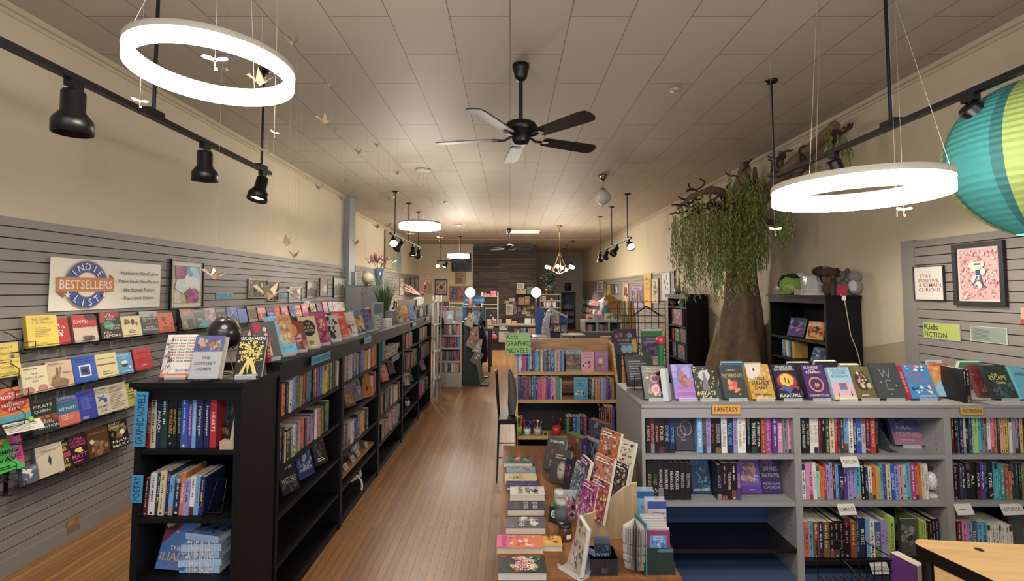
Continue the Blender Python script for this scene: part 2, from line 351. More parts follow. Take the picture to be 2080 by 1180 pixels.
# near left rail along the cream wall
_a = at(545, 351, X=-1.82); TZ = _a.z
track('track_light_rail', 'black track rail above the bestsellers banner wall', (-1.82, -.6, TZ), (-1.82, _a.y + .02, TZ), [(-1.82, at(312, 234, X=-1.82).y), (-1.82, at(531, 344, X=-1.82).y)])
for px, on, lb in ((146, False, 'large unlit black spotlight at the near end of the banner wall rail'), (418, True, 'middle lit black spotlight on the rail above the framed watercolour'), (536, True, 'small lit spotlight tilted at the far end of the banner wall rail')):
    u = at(px, 260, X=-1.82); spot_head('track_spotlight', lb, (-1.82, u.y, TZ - .012), (0.02, .0, -1) if px < 200 else ((-.03, .1, -1) if px < 500 else (-.1, -.25, -1)), on, e=34)
# near right rail
_b = at(1590, 352, X=2.03); TR = _b.z
track('track_light_rail', 'black track rail running past the artificial tree', (2.03, -.6, TR), (2.03, _b.y + .1, TR), [(2.03, at(1810, 262, X=2.03).y), (2.03, at(1572, 356, X=2.03).y)])
u = at(1971, 202, X=2.03); spot_head('track_spotlight', 'black spotlight tilted away beside the paper balloon', (2.03, u.y, TR - .012), (.85, -.1, -.75), True, e=35)
u = at(1693, 310, X=2.03); spot_head('track_spotlight', 'black spotlight pointing at the tree behind the ring lamp', (2.03, u.y, TR - .012), (.5, .1, -1), True, e=45)
# mid shop rails
def midrail(lb, pa, pb, X, heads, stems, s=1.0):
    A = at(*pa, X=X); B = at(*pb, X=X); z = (A.z + B.z) / 2
    track('track_light_rail', lb, (X, A.y, z), (X, B.y, z), [(X, at(*q, X=X).y) for q in stems], canopy=.06)
    for px, aim, on, l2 in heads:
        u = at(px, 500, X=X); spot_head('track_spotlight', l2, (X, u.y, z - .012), aim, on, s=s, e=45)
midrail('black track rail over the far end of the black bookcases', (793, 476), (853, 501), -1.88,
        [(799, (.25, -.9, -.6), True, 'bright round spotlight facing the shop door, near end of the bookcase rail'), (816, (-.5, -.5, -.8), False, 'unlit spotlight turned to the wall, second on the bookcase rail'),
         (839, (.0, -.2, -1), True, 'lit spotlight pointing down, third on the bookcase rail'), (851, (-.1, .1, -1), False, 'dark spotlight at the far end of the bookcase rail')], [(802, 478), (830, 490), (850, 500)])
midrail('black track rail over the right hand wall past the fan', (1282, 486), (1217, 509), 1.97,
        [(1277, (.05, -.9, -.5), True, 'bright spotlight facing the door, rail above the yellow banner'), (1253, (-.6, -.3, -.8), False, 'unlit spotlight, second on the rail above the yellow banner'),
         (1233, (-.3, .2, -1), False, 'small dark spotlight, third on the rail above the yellow banner'), (1219, (0, .1, -1), False, 'dark spotlight at the far end of the rail above the yellow banner')], [(1275, 489), (1243, 499), (1219, 508)])
# far rails
_A = at(888, 530, Y=13.9); _B = at(921, 534, Y=13.9)
track('track_light_rail', 'short black rail in front of the dark square picture', (_A.x, 13.9, _A.z), (_B.x + .3, 13.9, _A.z), [(at(894, 530, Y=13.9).x, 13.9), (at(935, 530, Y=13.9).x, 13.9)], canopy=.06)
spot_head('track_spotlight', 'round glowing bulb spotlight by the dark square picture', (at(889, 531, Y=13.9).x, 13.9, _A.z - .01), (0, -.2, -1), True, s=1, bulb=True, e=170)
spot_head('track_spotlight', 'small tilted spotlight between the glowing bulb and the dark picture', (at(907, 533, Y=13.9).x, 13.9, _A.z - .01), (-.4, -.5, -.8), True, e=60)
spot_head('track_spotlight', 'dark spotlight overlapping the dark square picture', (at(921, 533, Y=13.9).x, 13.9, _A.z - .01), (.1, .1, -1), False)
_A = at(1148, 541, X=2.05); _B = at(1166, 533, X=2.05)
track('track_light_rail', 'distant black rail behind the globe chandelier', (2.05, _B.y, _B.z), (2.05, _A.y, _B.z), [(2.05, at(q, 530, X=2.05).y) for q in (1145, 1153, 1164)], canopy=.07)
for q, lb in ((1164, 'glowing round bulb spotlight behind the chandelier, door end'), (1150, 'glowing round bulb spotlight behind the chandelier, back wall end')):
    spot_head('track_spotlight', lb, (2.05, at(q, 530, X=2.05).y, _B.z - .01), (0, -.2, -1), True, bulb=True, e=170)
# globe pendant
_g = at(1225, 401, Y=6.5); t = thing('globe_pendant_lamp', 'unlit white glass globe pendant behind the black ceiling fan', 'pendant lamp', _g)
MB().ball((0, 0, 0), .108, mat('d9d6cf', rough=.12), 32).lathe([(.03, .1), (.035, .125), (.012, .135), (0, .14)], 16, CHROME).build('glass_globe', t)
MB().cyl((0, 0, .13), (0, 0, CEIL - _g.z - .05), .006, m=CHROME, n=8).build('stem', t)
MB().lathe([(0, -.1), (.03, -.095), (.045, -.06), (.06, -.03), (.065, 0), (0, 0)], 20, CHROME, at=(0, 0, CEIL - _g.z)).build('ceiling_canopy', t)
# standing globe lamps near the till
for px, py, Y, lb, lk in ((955, 594, 10.2, 'lit white globe lamp on a brown post above the gift tables', 'gift'), (1089, 594, 10.2, 'lit white globe lamp on a black post in front of the plank wall', 'plank')):
    g = at(px, py, Y=Y); t = thing('globe_lamp', lb, 'lamp', (g.x, g.y, 0))
    MB().ball((0, 0, g.z), .108, GLOBE, 28).build('glass_globe', t)
    MB().cyl((0, 0, .03), (0, 0, g.z - .1), .035 if lk == 'gift' else .022, m=mat('4a2a1c' if lk == 'gift' else '17171b', rough=.4), n=14).build('post', t)
    MB().lathe([(0, 0), (.14, 0), (.14, .02), (.03, .035), (0, .035)], 24, METAL_BLK).build('base', t)
    light('POINT', 'globe_glow', g + Vector((0, -.16, 0)), 45, (1, .9, .76), shadow_soft_size=.1)
# chandelier: four thin rods fanning out to a frame with globes
_c = at(1137, 540, Y=11.6); t = thing('chandelier', 'brass rod chandelier with small glowing globes near the grey wall', 'chandelier', _c)
MB().cyl((0, 0, .32), (0, 0, CEIL - _c.z), .008, m=BRASS, n=8).cyl((0, 0, .25), (0, 0, .34), .03, m=BRASS, n=10).lathe([(0, -.03), (.07, -.03), (.07, 0), (0, 0)], 20, BRASS, at=(0, 0, CEIL - _c.z)).build('stem', t)
fr = MB().use(BRASS); ends = []
for k in range(6):
    a = R(60 * k + 15); e = Vector((.2 * math.cos(a), .2 * math.sin(a), -.12)); fr.cyl((.02 * math.cos(a), .02 * math.sin(a), .3), e, .006, n=6); fr.cyl(e, (0, 0, -.2), .006, n=6)
    o = Vector((.34 * math.cos(a), .34 * math.sin(a), -.06)); fr.cyl(e, o, .006, n=6); ends.append(o)
fr.build('frame', t)
for o in ends: MB().ball(o + Vector((0, 0, .03)), .045, BULB, 16).build('glass_globe', t)
light('POINT', 'chandelier_glow', _c + Vector((0, -.1, -.35)), 80, (1, .9, .76), shadow_soft_size=.2)
# ceiling fans
BLADE = wood('fan_blade_black', '121216', '1d1d22', axis=0, rough=.4)
def fan(px, py, Y, label, r=.51, phase=0., rod=True, blade=BLADE, drop=None):
    c = at(px, py, Y=Y); t = thing('ceiling_fan', label, 'ceiling fan', c); top = CEIL - c.z
    MB().lathe([(0, -.12), (.025, -.12), (.045, -.09), (.05, -.06), (.06, -.03), (.062, 0), (0, 0)], 24, METAL_BLK, at=(0, 0, top)).build('ceiling_canopy', t)
    MB().cyl((0, 0, .05), (0, 0, top - .1), .014, m=METAL_BLK, n=14).build('down_rod', t)
    MB().lathe([(0, .1), (.05, .097), (.105, .08), (.12, .055), (.12, .035), (.11, .015), (.07, -.01), (.06, -.05), (.05, -.07), (.0, -.075)], 32, METAL_BLK).build('motor_housing', t)
    for k in range(5):
        a = R(phase + 72 * k); M_ = Matrix.Rotation(a, 4, 'Z')
        br = MB(); br.M = M_; br.tube([(.07, 0, -.01), (.12, 0, -.035), (.17, 0, -.03)], .01, 6, METAL_BLK); br.box((.16, -.03, -.034), (.215, .03, -.03))
        b = MB(); b.M = M_ @ Matrix.Translation((0, 0, -.026)) @ Matrix.Rotation(R(-11), 4, 'X'); b.use(blade); out = [(.175, -.04), (.195, -.052), (r - .06, -.065), (r - .015, -.055), (r, -.02), (r, .03), (r - .02, .06), (r - .06, .065), (.195, .052), (.175, .04)]
        n = len(out); b.add([(x, y, .004) for x, y in out] + [(x, y, -.004) for x, y in out], [tuple(range(n)), tuple(range(2 * n - 1, n - 1, -1))] + [(i, i + n, (i + 1) % n + n, (i + 1) % n) for i in range(n)])
        br.build('blade_bracket', b.build('blade', t))
    MB().cyl((.03, -.02, -.09), (.03, -.02, -.26), .0012, n=4, m=BRASS).build('pull_chain', t)
    return t
fan(1058, 274, 3.3, 'black five-blade ceiling fan on a long rod in mid ceiling', phase=25., r=.63)
fan(1034, 504, 12.2, 'distant ceiling fan in front of the plank wall', r=.55, phase=10., blade=mat('2c2a2a', rough=.4))
# smoke detectors and ceiling grille
for px, py, lb in ((905, 411, 'small white smoke detector on the ceiling past the fan'), (1370, 183, 'small white sprinkler cap on the ceiling near the track stem')):
    q = at(px, py, Z=CEIL - .01); o = MB().lathe([(0, -.02), (.035, -.02), (.045, 0), (0, 0)], 20, mat('b5aa9a', rough=.4)).build('smoke_detector', loc=(q.x, q.y, CEIL)); tag(o, lb, 'smoke detector')
q = at(1062, 472, Z=CEIL - .02); b = MB()
for k in range(3): b.box((-.45, -.28 + .22 * k, -.02), (.45, -.2 + .22 * k, 0), mat('e8dfcc', emit=.6))
b.box((-.5, -.32, -.008), (.5, .36, 0), mat('b0a696')); tag(b.build('ceiling_light_panel', loc=(q.x, q.y, CEIL)), 'pale slotted light panel set in the ceiling by the far fan', 'ceiling light')
light('AREA', 'ceiling_panel_glow', (q.x, q.y, CEIL - .05), 90, (1, .9, .76), shape='RECTANGLE', size=.9, size_y=.5)
# ================================================================ books, frames, signs: shared builders
RND = random.Random(7)
def draw(F_, art):
    for a in art or []:
        k = a[0]
        if k == 'r': F_.rect(*a[1:])
        elif k == 'e': F_.ell(*a[1:6], **(a[6] if len(a) > 6 else {}))
        elif k == 'o': F_.ring(*a[1:])
        elif k == 'p': F_.poly(a[1], a[2])
        elif k == 't': F_.text(a[1], a[2], a[3], a[4] * F_.w, a[5] * F_.h, a[6], *a[7:])
        elif k == 'n': F_.scatter(int(a[1] * 1.8), a[2], *(a[3] if len(a) > 3 else (.05, .05, .95, .95)), sz=a[4] if len(a) > 4 else .1, seed=a[5] if len(a) > 5 else 1)
        elif k == 'l': F_.lines(*a[1:])
        elif k == 'L': F_.line(*a[1:])
def darkink(c): return c in 'wcWyPjhilLqsaeo'
def book_meshes(w, h, t, col, art, spine, sp_art, soft, back=None, lit=.5):
    c = MB(); b = .0022 if not soft else .0009; cm = mat(col, rough=.38)
    x0, x1 = -w / 2, w / 2
    c.box((x0, 0, 0), (x1, b, h), cm); c.box((x0, t - b, 0), (x1, t, h), mat(back, rough=.4) if back else cm)
    c.box((x0 - .0004, 0, 0), (x0 + b, t, h), mat(spine, rough=.4) if spine else cm)
    draw(Face(c, (x0, 0, 0), (1, 0, 0), (0, 0, 1), w, h), art)
    draw(Face(c, (x0 - .0004, t, 0), (0, -1, 0), (0, 0, 1), t, h), sp_art)
    g = .003 if not soft else .0003
    p = MB(); p.box((x0 + b, b, g), (x1 - g, t - b, h - g), PAGES)
    return c, p
BOOKS = []
def book(loc, rz, w, h, t, col, label, art=None, lean=0., spine=None, sp_art=None, soft=False, small=False, name='book', group=None, rot=None, cat='book', back=None, wt=1.):
    """notes a book; all books are linked by link_books() at the end, largest in view first"""
    loc = Vector(loc)
    if rot is None: loc.z += t * math.sin(max(lean, 0)) + .0012; rot = (-lean, 0, rz)
    elif rot[1] == 0 and abs(rot[0]) < .3: loc.z += t * abs(math.sin(rot[0])) + .0012
    d = loc - Vector((0, 0, EYE)); E = Euler(rot).to_matrix(); n1 = E @ Vector((0, -1, 0)); n2 = E @ Vector((-1, 0, 0)); v = d.normalized()
    area = (max(0, -n1.dot(v)) * w * h + max(0, -n2.dot(v)) * t * h * 1.2) / d.y ** 2 * wt
    BOOKS.append((area, len(BOOKS), loc, rot, w, h, t, col, label, art, spine, sp_art, soft, small, name, group, cat, back))
def link_books(limit=300):
    near = sorted(BOOKS, key=lambda b: -b[0]); keep = {b[1] for b in near[:limit]}; far = MB()
    for area, i, loc, rot, w, h, t, col, label, art, spine, sp_art, soft, small, name, group, cat, back in BOOKS:
        c, p = book_meshes(w, h, t, col, art, spine, sp_art, soft, back)
        if i in keep:
            e = thing(name, label, cat, loc, group=group, rot=rot); c.build('cover', e); p.build('pages', e)
        else:
            M_ = Matrix.Translation(loc) @ Euler(rot).to_matrix().to_4x4()
            for q in (c, p):
                n = len(far.v); far.v += [tuple(M_ @ Vector(v)) for v in q.v]; far.f += [tuple(k + n for k in f) for f in q.f]
                ids = []
                for m in q.mats:
                    far.use(m); ids.append(far.mi)
                far.m += [ids[k] for k in q.m]; far.sm += q.sm
    o = far.build('distant_books'); o['kind'] = 'stuff'; tag(o, 'the many smaller books further down the shelves of the shop', 'books')
ORD = 'zeroth first second third fourth fifth sixth seventh eighth ninth tenth eleventh twelfth thirteenth fourteenth fifteenth sixteenth seventeenth eighteenth nineteenth twentieth twenty-first twenty-second twenty-third twenty-fourth twenty-fifth twenty-sixth twenty-seventh twenty-eighth twenty-ninth thirtieth'.split()
def row_labels(cols, shelf, ends, what='book'):
    nm = [PAL[c][0] for c in cols]; n = len(nm); out = []
    key = lambda i: (nm[i], tuple(sorted((nm[i - 1] if i else '|', nm[i + 1] if i < n - 1 else '|'))))
    for i, c in enumerate(nm):
        if nm.count(c) == 1: out.append('the only %s spine on %s' % (c, shelf))
        elif sum(key(j) == key(i) for j in range(n)) == 1 and 0 < i < n - 1 and nm[i - 1] != nm[i + 1]:
            out.append('%s %s between %s and %s ones, %s' % (c, what, nm[i - 1], nm[i + 1], shelf))
        elif i == 0: out.append('%s %s at the very %s of %s' % (c, what, ends[0], shelf))
        elif i == n - 1: out.append('%s %s at the very %s of %s' % (c, what, ends[1], shelf))
        elif i < n / 2: out.append('%s %s, %s from %s of %s' % (c, what, ORD[i + 1], ends[0], shelf))
        else: out.append('%s %s, %s from %s of %s' % (c, what, ORD[n - i], ends[1], shelf))
    return out
def spine_row(P0, ang, cols, total, shelf, ends=('near end', 'far end'), h=(.15, .19), d=(.105, .13), titles=None, seed=1, small=False, name='book', tilt=0., what='book', group=None, tk=None, recess=.01, soft=.6):
    """upright books seen by their spines; ang = direction the spines face, books run to the viewer's right"""
    r = random.Random(seed); n = len(cols); titles = titles or {}
    ws = [r.uniform(.7, 1.35) if tk is None else tk for _ in cols]; s = total / sum(ws); ws = [x * s for x in ws]
    fwd = Vector((math.cos(ang), math.sin(ang), 0)); dr = Vector((-math.sin(ang), math.cos(ang), 0)); rz = ang - math.pi
    labs = row_labels(cols, shelf, ends, what); pos = 0.; out = []; P0 = Vector(P0); hh = r.uniform(*h)
    for i, c in enumerate(cols):
        t = ws[i]; pos += t
        if r.random() < .55: hh = r.uniform(*h)
        dd = r.uniform(*d); loc = P0 + dr * pos - fwd * (dd / 2 + r.uniform(0, recess))
        ink = 'k' if darkink(c) else r.choice('wwcyPs')
        ti = titles.get(i); sa = []
        acc = r.choice([k for k in 'kEDmSnuxGvea' if k != c])
        q = r.random()
        if q < .16: sa.append(('r', .04, .0, .96, r.uniform(.1, .3), acc))
        elif q < .28: sa.append(('r', .04, .82, .96, .99, acc))
        elif q < .38: sa.append(('n', 7, [acc, ink], (.2, .05, .8, .5), .25, i))
        if ti: sa.append(('t', ti[0], .5, ti[3] if len(ti) > 3 else .52, (ti[1] if len(ti) > 1 else .62) * hh / t, .55 * t / hh, ti[2] if len(ti) > 2 else ink, -90))
        else:
            v = .93
            for _ in range(r.randint(2, 4)):
                L_ = r.uniform(.08, .3)
                if v - L_ < .08: break
                ww = r.uniform(.1, .22); sa.append(('l', .5 - ww, v - L_, .5 + ww, v, max(3, int(L_ * 26)), ink, i, .6)); v -= L_ + r.uniform(.03, .1)
            if r.random() < .5: sa.append(('e', .5, .05, .18, .18 * t / hh, ink, {'n': 8}))
        book(loc, rz, dd, hh, t * .97, c, labs[i], spine=c, sp_art=sa, soft=r.random() < soft, small=small, name=name, group=group or ('books on ' + shelf), rot=(tilt, 0, rz))
def framed(loc, rz, w, h, label, fcol='17171b', fw=.012, mcol=None, mw=.0, art=None, pcol='w', name='framed_picture', cat='picture', hook=False, d=.015, group=None, lean=0.):
    t = thing(name, label, cat, loc, group=group, rot=(-lean, 0, rz)); f = MB().use(mat(fcol, rough=.4))
    f.box((-w / 2, -d, 0), (w / 2, 0, fw)).box((-w / 2, -d, h - fw), (w / 2, 0, h)).box((-w / 2, -d, fw), (-w / 2 + fw, 0, h - fw)).box((w / 2 - fw, -d, fw), (w / 2, 0, h - fw)); f.build('frame', t)
    iw = w - 2 * fw; ih = h - 2 * fw
    if mw: MB().box((-iw / 2, -.006, fw), (iw / 2, -.001, h - fw), mat(mcol, rough=.8)).build('mount', t)
    p = MB(); p.box((-iw / 2 + mw, -.0075, fw + mw), (iw / 2 - mw, -.0065, h - fw - mw), mat(pcol, rough=.35)); draw(Face(p, (-iw / 2 + mw, -.0075, fw + mw), (1, 0, 0), (0, 0, 1), iw - 2 * mw, ih - 2 * mw), art); p.build('picture', t)
    if hook: MB().cyl((0, -.004, h), (0, -.004, h + .02), .003, m='W', n=6).build('hook', t)
    return t
def sheet(loc, rz, w, h, label, col, art=None, name='sign', cat='sign', lean=0., th=.002, rot=None, group=None, edge=None):
    b = MB(); b.box((-w / 2, 0, 0), (w / 2, th, h), mat(edge or col, rough=.5)); 
    if edge: Face(b, (-w / 2, 0, 0), (1, 0, 0), (0, 0, 1), w, h).rect(.02, .03, .98, .97, mat(col, rough=.5))
    F_ = Face(b, (-w / 2, 0, 0), (1, 0, 0), (0, 0, 1), w, h); F_.k = 2; draw(F_, art)
    return tag(b.build(name, loc=loc, rot=rot if rot is not None else (-lean, 0, rz)), label, cat, group)
def on_wall(X, side, x0, x1, y0, y1, off=.0):
    """rectangle of the photo on a side wall -> location of lower edge middle, rz, w, h; side=+1 faces +X"""
    A = at(x0, y1, X=X); B = at(x1, y1, X=X); T = at(x0, y0, X=X)
    z = (A.z + B.z) / 2; T2 = at(x1, y0, X=X)
    return Vector((X + side * off, (A.y + B.y) / 2, z)), R(90) * side, abs(B.y - A.y), (T.z + T2.z) / 2 - z
def on_back(Y, x0, x1, y0, y1):
    A = at(x0, y1, Y=Y); B = at(x1, y0, Y=Y); return Vector(((A.x + B.x) / 2, Y, A.z)), 0., B.x - A.x, B.z - A.z
def easel(loc, rz, w=.1, lean=R(20), h=.09, label='', t=.034, group='clear acrylic book stands'):
    """clear acrylic stand: sloped back behind the book, lip and foot"""
    b = MB().use(CLEAR); s, c = math.sin(lean), math.cos(lean); y = t / c + .004
    b.add([(-w / 2, y, 0), (w / 2, y, 0), (w / 2, y + h * s, h * c), (-w / 2, y + h * s, h * c)], [(0, 1, 2, 3)])
    b.box((-w / 2, -.014, 0), (w / 2, y, .0008)); b.box((-w / 2, -.016, 0), (w / 2, -.014, .02)); b.add([(-w / 2, y + h * s, h * c), (w / 2, y + h * s, h * c), (w / 2, y + h * s + .03, 0), (-w / 2, y + h * s + .03, 0)], [(0, 1, 2, 3)])
    return tag(b.build('book_stand', loc=loc, rot=(0, 0, rz)), label, 'book stand', group)
# ================================================================ left wall
XS = XL + .026
def wallsign(x0, x1, y0, y1, label, col, art, X=XS, side=1, **kw):
    loc, rz, w, h = on_wall(X, side, x0, x1, y0, y1); loc.x += side * .004; return sheet(loc, rz, w, h, label, col, art, **kw)
# bestsellers banner
loc, rz, w, h = on_wall(XS, 1, 94, 322, 521, 627); loc.x += .005; h = at(94, 521, X=XS).z - at(92, 633, X=XS).z; loc.z = at(92, 633, X=XS).z
bn = MB(); n = 24
for i in range(n):
    x0 = -w / 2 + w * i / n; x1 = x0 + w / n; y = lambda x: -.004 - .004 * math.sin(9 * x) * (abs(x) / w)
    bn.use('W').add([(x0, y(x0), 0), (x1, y(x1), 0), (x1, y(x1), h), (x0, y(x0), h)], [(0, 1, 2, 3)])
bf = Face(bn, (-w / 2, -.009, 0), (1, 0, 0), (0, 0, 1), w, h, .0004); A = h / w
cx, cy, ro = .275, .5, .46
bf.ell(cx, cy, (ro + .02) * A, ro + .02, mat('d08a2c'), 48).ell(cx, cy, ro * A, ro, mat('2450a0'), 48).ell(cx, cy, .25 * A, .25, mat('d08a2c'), 40).ell(cx, cy, .235 * A, .235, mat('e6e0d0'), 40)
bf.poly([(.045, .36), (.1, .36), (.1, .24)], mat('a84a1c')).poly([(.505, .64), (.46, .64), (.46, .73)], mat('a84a1c'))
bf.rect(.045, .36, .505, .64, mat('d2761e')).text('BESTSELLERS', .275, .5, .42 * w, .17 * h, mat('efe8d8'))
def arc(word, a0, a1, rad, up, hh=.14):
    for i, ch in enumerate(word):
        a = R(a0 + (a1 - a0) * i / (len(word) - 1)); vs, fs, asp = glyphs(ch); H = hh * h; W = H * min(asp, 1.0) * .95; ct = a - R(90) if up else a + R(90)
        ox = bf.w * cx + rad * h * math.cos(a); oz = h * cy + rad * h * math.sin(a); out = []
        for x, y in vs:
            px = (x - .5) * W; pz = (y - .5) * H; out.append(bf.p((ox + px * math.cos(ct) - pz * math.sin(ct)) / bf.w, (oz + px * math.sin(ct) + pz * math.cos(ct)) / h))
        bn.use(mat('efe8d8')).add(out, fs)
    bf.k += 1
arc('INDIE', 142, 38, .355, True); arc('LIST', 232, 308, .355, False)
for sx in (.125, .42):
    bf.poly([(sx + (.026 if k % 2 == 0 else .011) * math.cos(R(90 + 36 * k)), .3 + (.026 if k % 2 == 0 else .011) / A * math.sin(R(90 + 36 * k))) for k in range(10)], mat('efe8d8'))
for k, s in enumerate(('Hardcover NonFiction', 'Paperback NonFiction', 'Hardcover Fiction', 'Paperback Fiction')):
    bf.text(s, .755, .77 - .185 * k, (.39, .42, .32, .31)[k] * w, .085 * h, mat('33343a'))
tag(bn.build('banner', loc=loc, rot=(0, 0, rz)), 'white vinyl banner with round blue and orange INDIE BESTSELLERS LIST logo', 'banner')
# pictures
def wpic(x0, x1, y0, y1, label, **kw):
    loc, rz, w, h = on_wall(XS, 1, x0, x1, y0, y1); loc.x += .002; return framed(loc, rz, w, h, label, **kw)
wpic(341, 409, 528, 627, 'black framed abstract watercolour in magenta, blue and yellow', mcol='e6dfc6', mw=.035, fw=.014, hook=True, d=.02, pcol='e2dcd0',
     art=[('r', 0, 0, 1, .35, 'c8b066'), ('n', 26, ['d8cf9c', 'cfbf7c', 'e2dcc8'], (.1, .1, .7, .5), .25, 3), ('n', 40, ['3f9ccc', '55aad6', '2f86b8', 'a8cfe0'], (.45, .62, .95, .98), .2, 5), ('n', 26, ['9c2c6c', '7a2a68', 'b85088'], (.05, .72, .42, .97), .17, 8), ('n', 24, ['e6e2da', 'dfe4e6'], (.2, .4, .9, .6), .22, 9), ('n', 26, ['a8307c', '8f2a70', 'c05c98'], (.5, .06, .85, .34), .14, 11)])
wallsign(438, 472, 594, 607, 'small blue FICTION sign on the slatwall beside the watercolour', '3f9cb4', [('t', 'FICTION', .5, .5, .9, .6, '16344a')], name='shelf_sign')
GS = 'a39b74'
wpic(502, 537, 567, 605, 'gilt framed dark photo of foliage beyond the FICTION sign', fcol=GS, pcol='2a3428', art=[('n', 20, ['46603c', '7a4c3c', '2f4030', '8c7a5a'], (.1, .1, .9, .9), .14, 2), ('e', .8, .7, .05, .14, 'd8d4c0')], hook=True)
wpic(541, 564, 570, 611, 'narrow gilt framed dark photo behind the big paper crane', fcol=GS, pcol='33302e', art=[('n', 20, ['6a5248', '4a5a4a', '84706a'], (.1, .1, .9, .9), .16, 4)], hook=True)
wpic(585, 611, 583, 614, 'silver framed purple flower photo hanging lowest of the small pictures', fcol='9a9a8a', pcol='2a2a30', art=[('n', 16, ['6a5a8a', '8a7aa8', '3c4a3c', 'c8c4d0'], (.15, .15, .85, .85), .15, 6)], hook=True)
wpic(621, 643, 571, 605, 'black framed sepia landscape between the gilt and brown frames', fcol='1c1a1a', fw=.022, pcol='8a6c4c', art=[('r', 0, 0, 1, .5, '3a3028'), ('n', 8, ['2c2620', '5a4634'], (.2, .3, .8, .6), .14, 3)], hook=True)
wpic(648, 665, 565, 601, 'tall brown wooden shadow box frame with an oval', fcol='4a3026', fw=.016, pcol='5a3c2e', art=[('e', .68, .42, .26, .24, 'e2cf9a'), ('r', .2, .8, .8, .88, '8a4c40')])
wpic(676, 700, 563, 604, 'white mounted black frame at the far end of the slatwall', fcol='1c1c1e', mcol='d8d4c6', mw=.02, pcol='4f5c3c', art=[('r', 0, .5, 1, 1, 'd6dcd0'), ('n', 10, ['3c4a2c', '6c7c4c'], (.1, .1, .9, .5), .2, 2)])
for x0, x1, y0, y1, lb in ((565, 582, 595, 603, 'tiny blue section label between the two gilt frames'), (664, 671, 594, 600, 'tiny blue section label under the brown shadow box')):
    wallsign(x0, x1, y0, y1, lb, '4a9cb4', [('l', .15, .2, .85, .8, 2, '1c3c50')], name='shelf_sign')
# face-out books in wire racks
def rack(x0, x1, z, label, X=XL + .03, d=.115, lip=.05):
    Y0 = at(x0, 640, X=X + d).y; Y1 = at(x1, 640, X=X + d).y; t = thing('wire_book_rack', label, 'book rack', (X, (Y0 + Y1) / 2, z), group='black wire racks on the slatwall'); L_ = (Y1 - Y0) / 2
    b = MB().use(METAL_BLK)
    for k in range(5): q = d * k / 4; b.cyl((q, -L_, -.004 - .0 * q), (q, L_, -.004), .002, n=5)
    n = max(4, int(L_ * 2 / .1))
    for k in range(n + 1): y = -L_ + 2 * L_ * k / n; b.cyl((-.004, y, -.004), (d, y, -.004), .0018, n=5)
    b.build('wire_tray', t)
    f = MB().use(METAL_BLK)
    for q in (lip * .55, lip): f.cyl((d, -L_, q - .004), (d, L_, q - .004), .002, n=5) if q < lip else None
    f.tube([(0, -L_, .11), (d * .3, -L_, .1), (d, -L_, lip), (d, -L_, -.004)], .0025, 5); f.tube([(0, L_, .11), (d * .3, L_, .1), (d, L_, lip), (d, L_, -.004)], .0025, 5)
    f.tube([(d, -L_, lip - .0), (d, -L_ + .07, lip), (d, -L_ + .07, -.004)], .0022, 5)
    f.build('front_wire', t)
    for y in (-L_ * .8, 0, L_ * .8): MB().box((-.012, y - .01, -.03), (.001, y + .01, .1), METAL_BLK).build('wall_bracket', t)
    return t
def facing(rows, z, X=XL + .11, turn=R(8), lean=R(14), py=680, small=False, group=None):
    for r in rows:
        x0, x1, h, col, lb, art = r[:6]; kw = r[6] if len(r) > 6 else {}
        A = at(x0, py, X=X); B = at(x1, py, X=X); wd = (B.y - A.y)
        dx = kw.get('dx', 0.); th = kw.get('t', .025)
        book((X + dx - .0, (A.y + B.y) / 2, z + kw.get('dz', 0)), R(90) - kw.get('turn', turn), min(wd, kw.get('mw', .15)), h, th, col, lb, art, lean=lean, spine=kw.get('sp'), sp_art=kw.get('sa'), soft=kw.get('soft', th < .02), small=small, group=group or 'face-out books on the left wall racks')
rack(50, 360, 1.262, 'top wire rack under the bestsellers banner'); rack(40, 330, 1.0, 'second wire rack under the bestsellers banner')
rack(58, 290, .752, 'third wire rack, the one with a paper note clipped on'); rack(45, 268, .487, 'lowest wire rack on the bestsellers wall')
rack(-160, 45, 1.12, 'wire rack holding the yellow book by the shop window'); rack(-160, 62, .865, 'wire rack holding the orange and red oval cover'); rack(-160, 50, .6, 'wire rack holding the neon green and pink cover')
rack(366, 545, 1.262, 'top wire rack under the FICTION sign'); rack(548, 702, 1.262, 'wire rack under the white mounted picture')
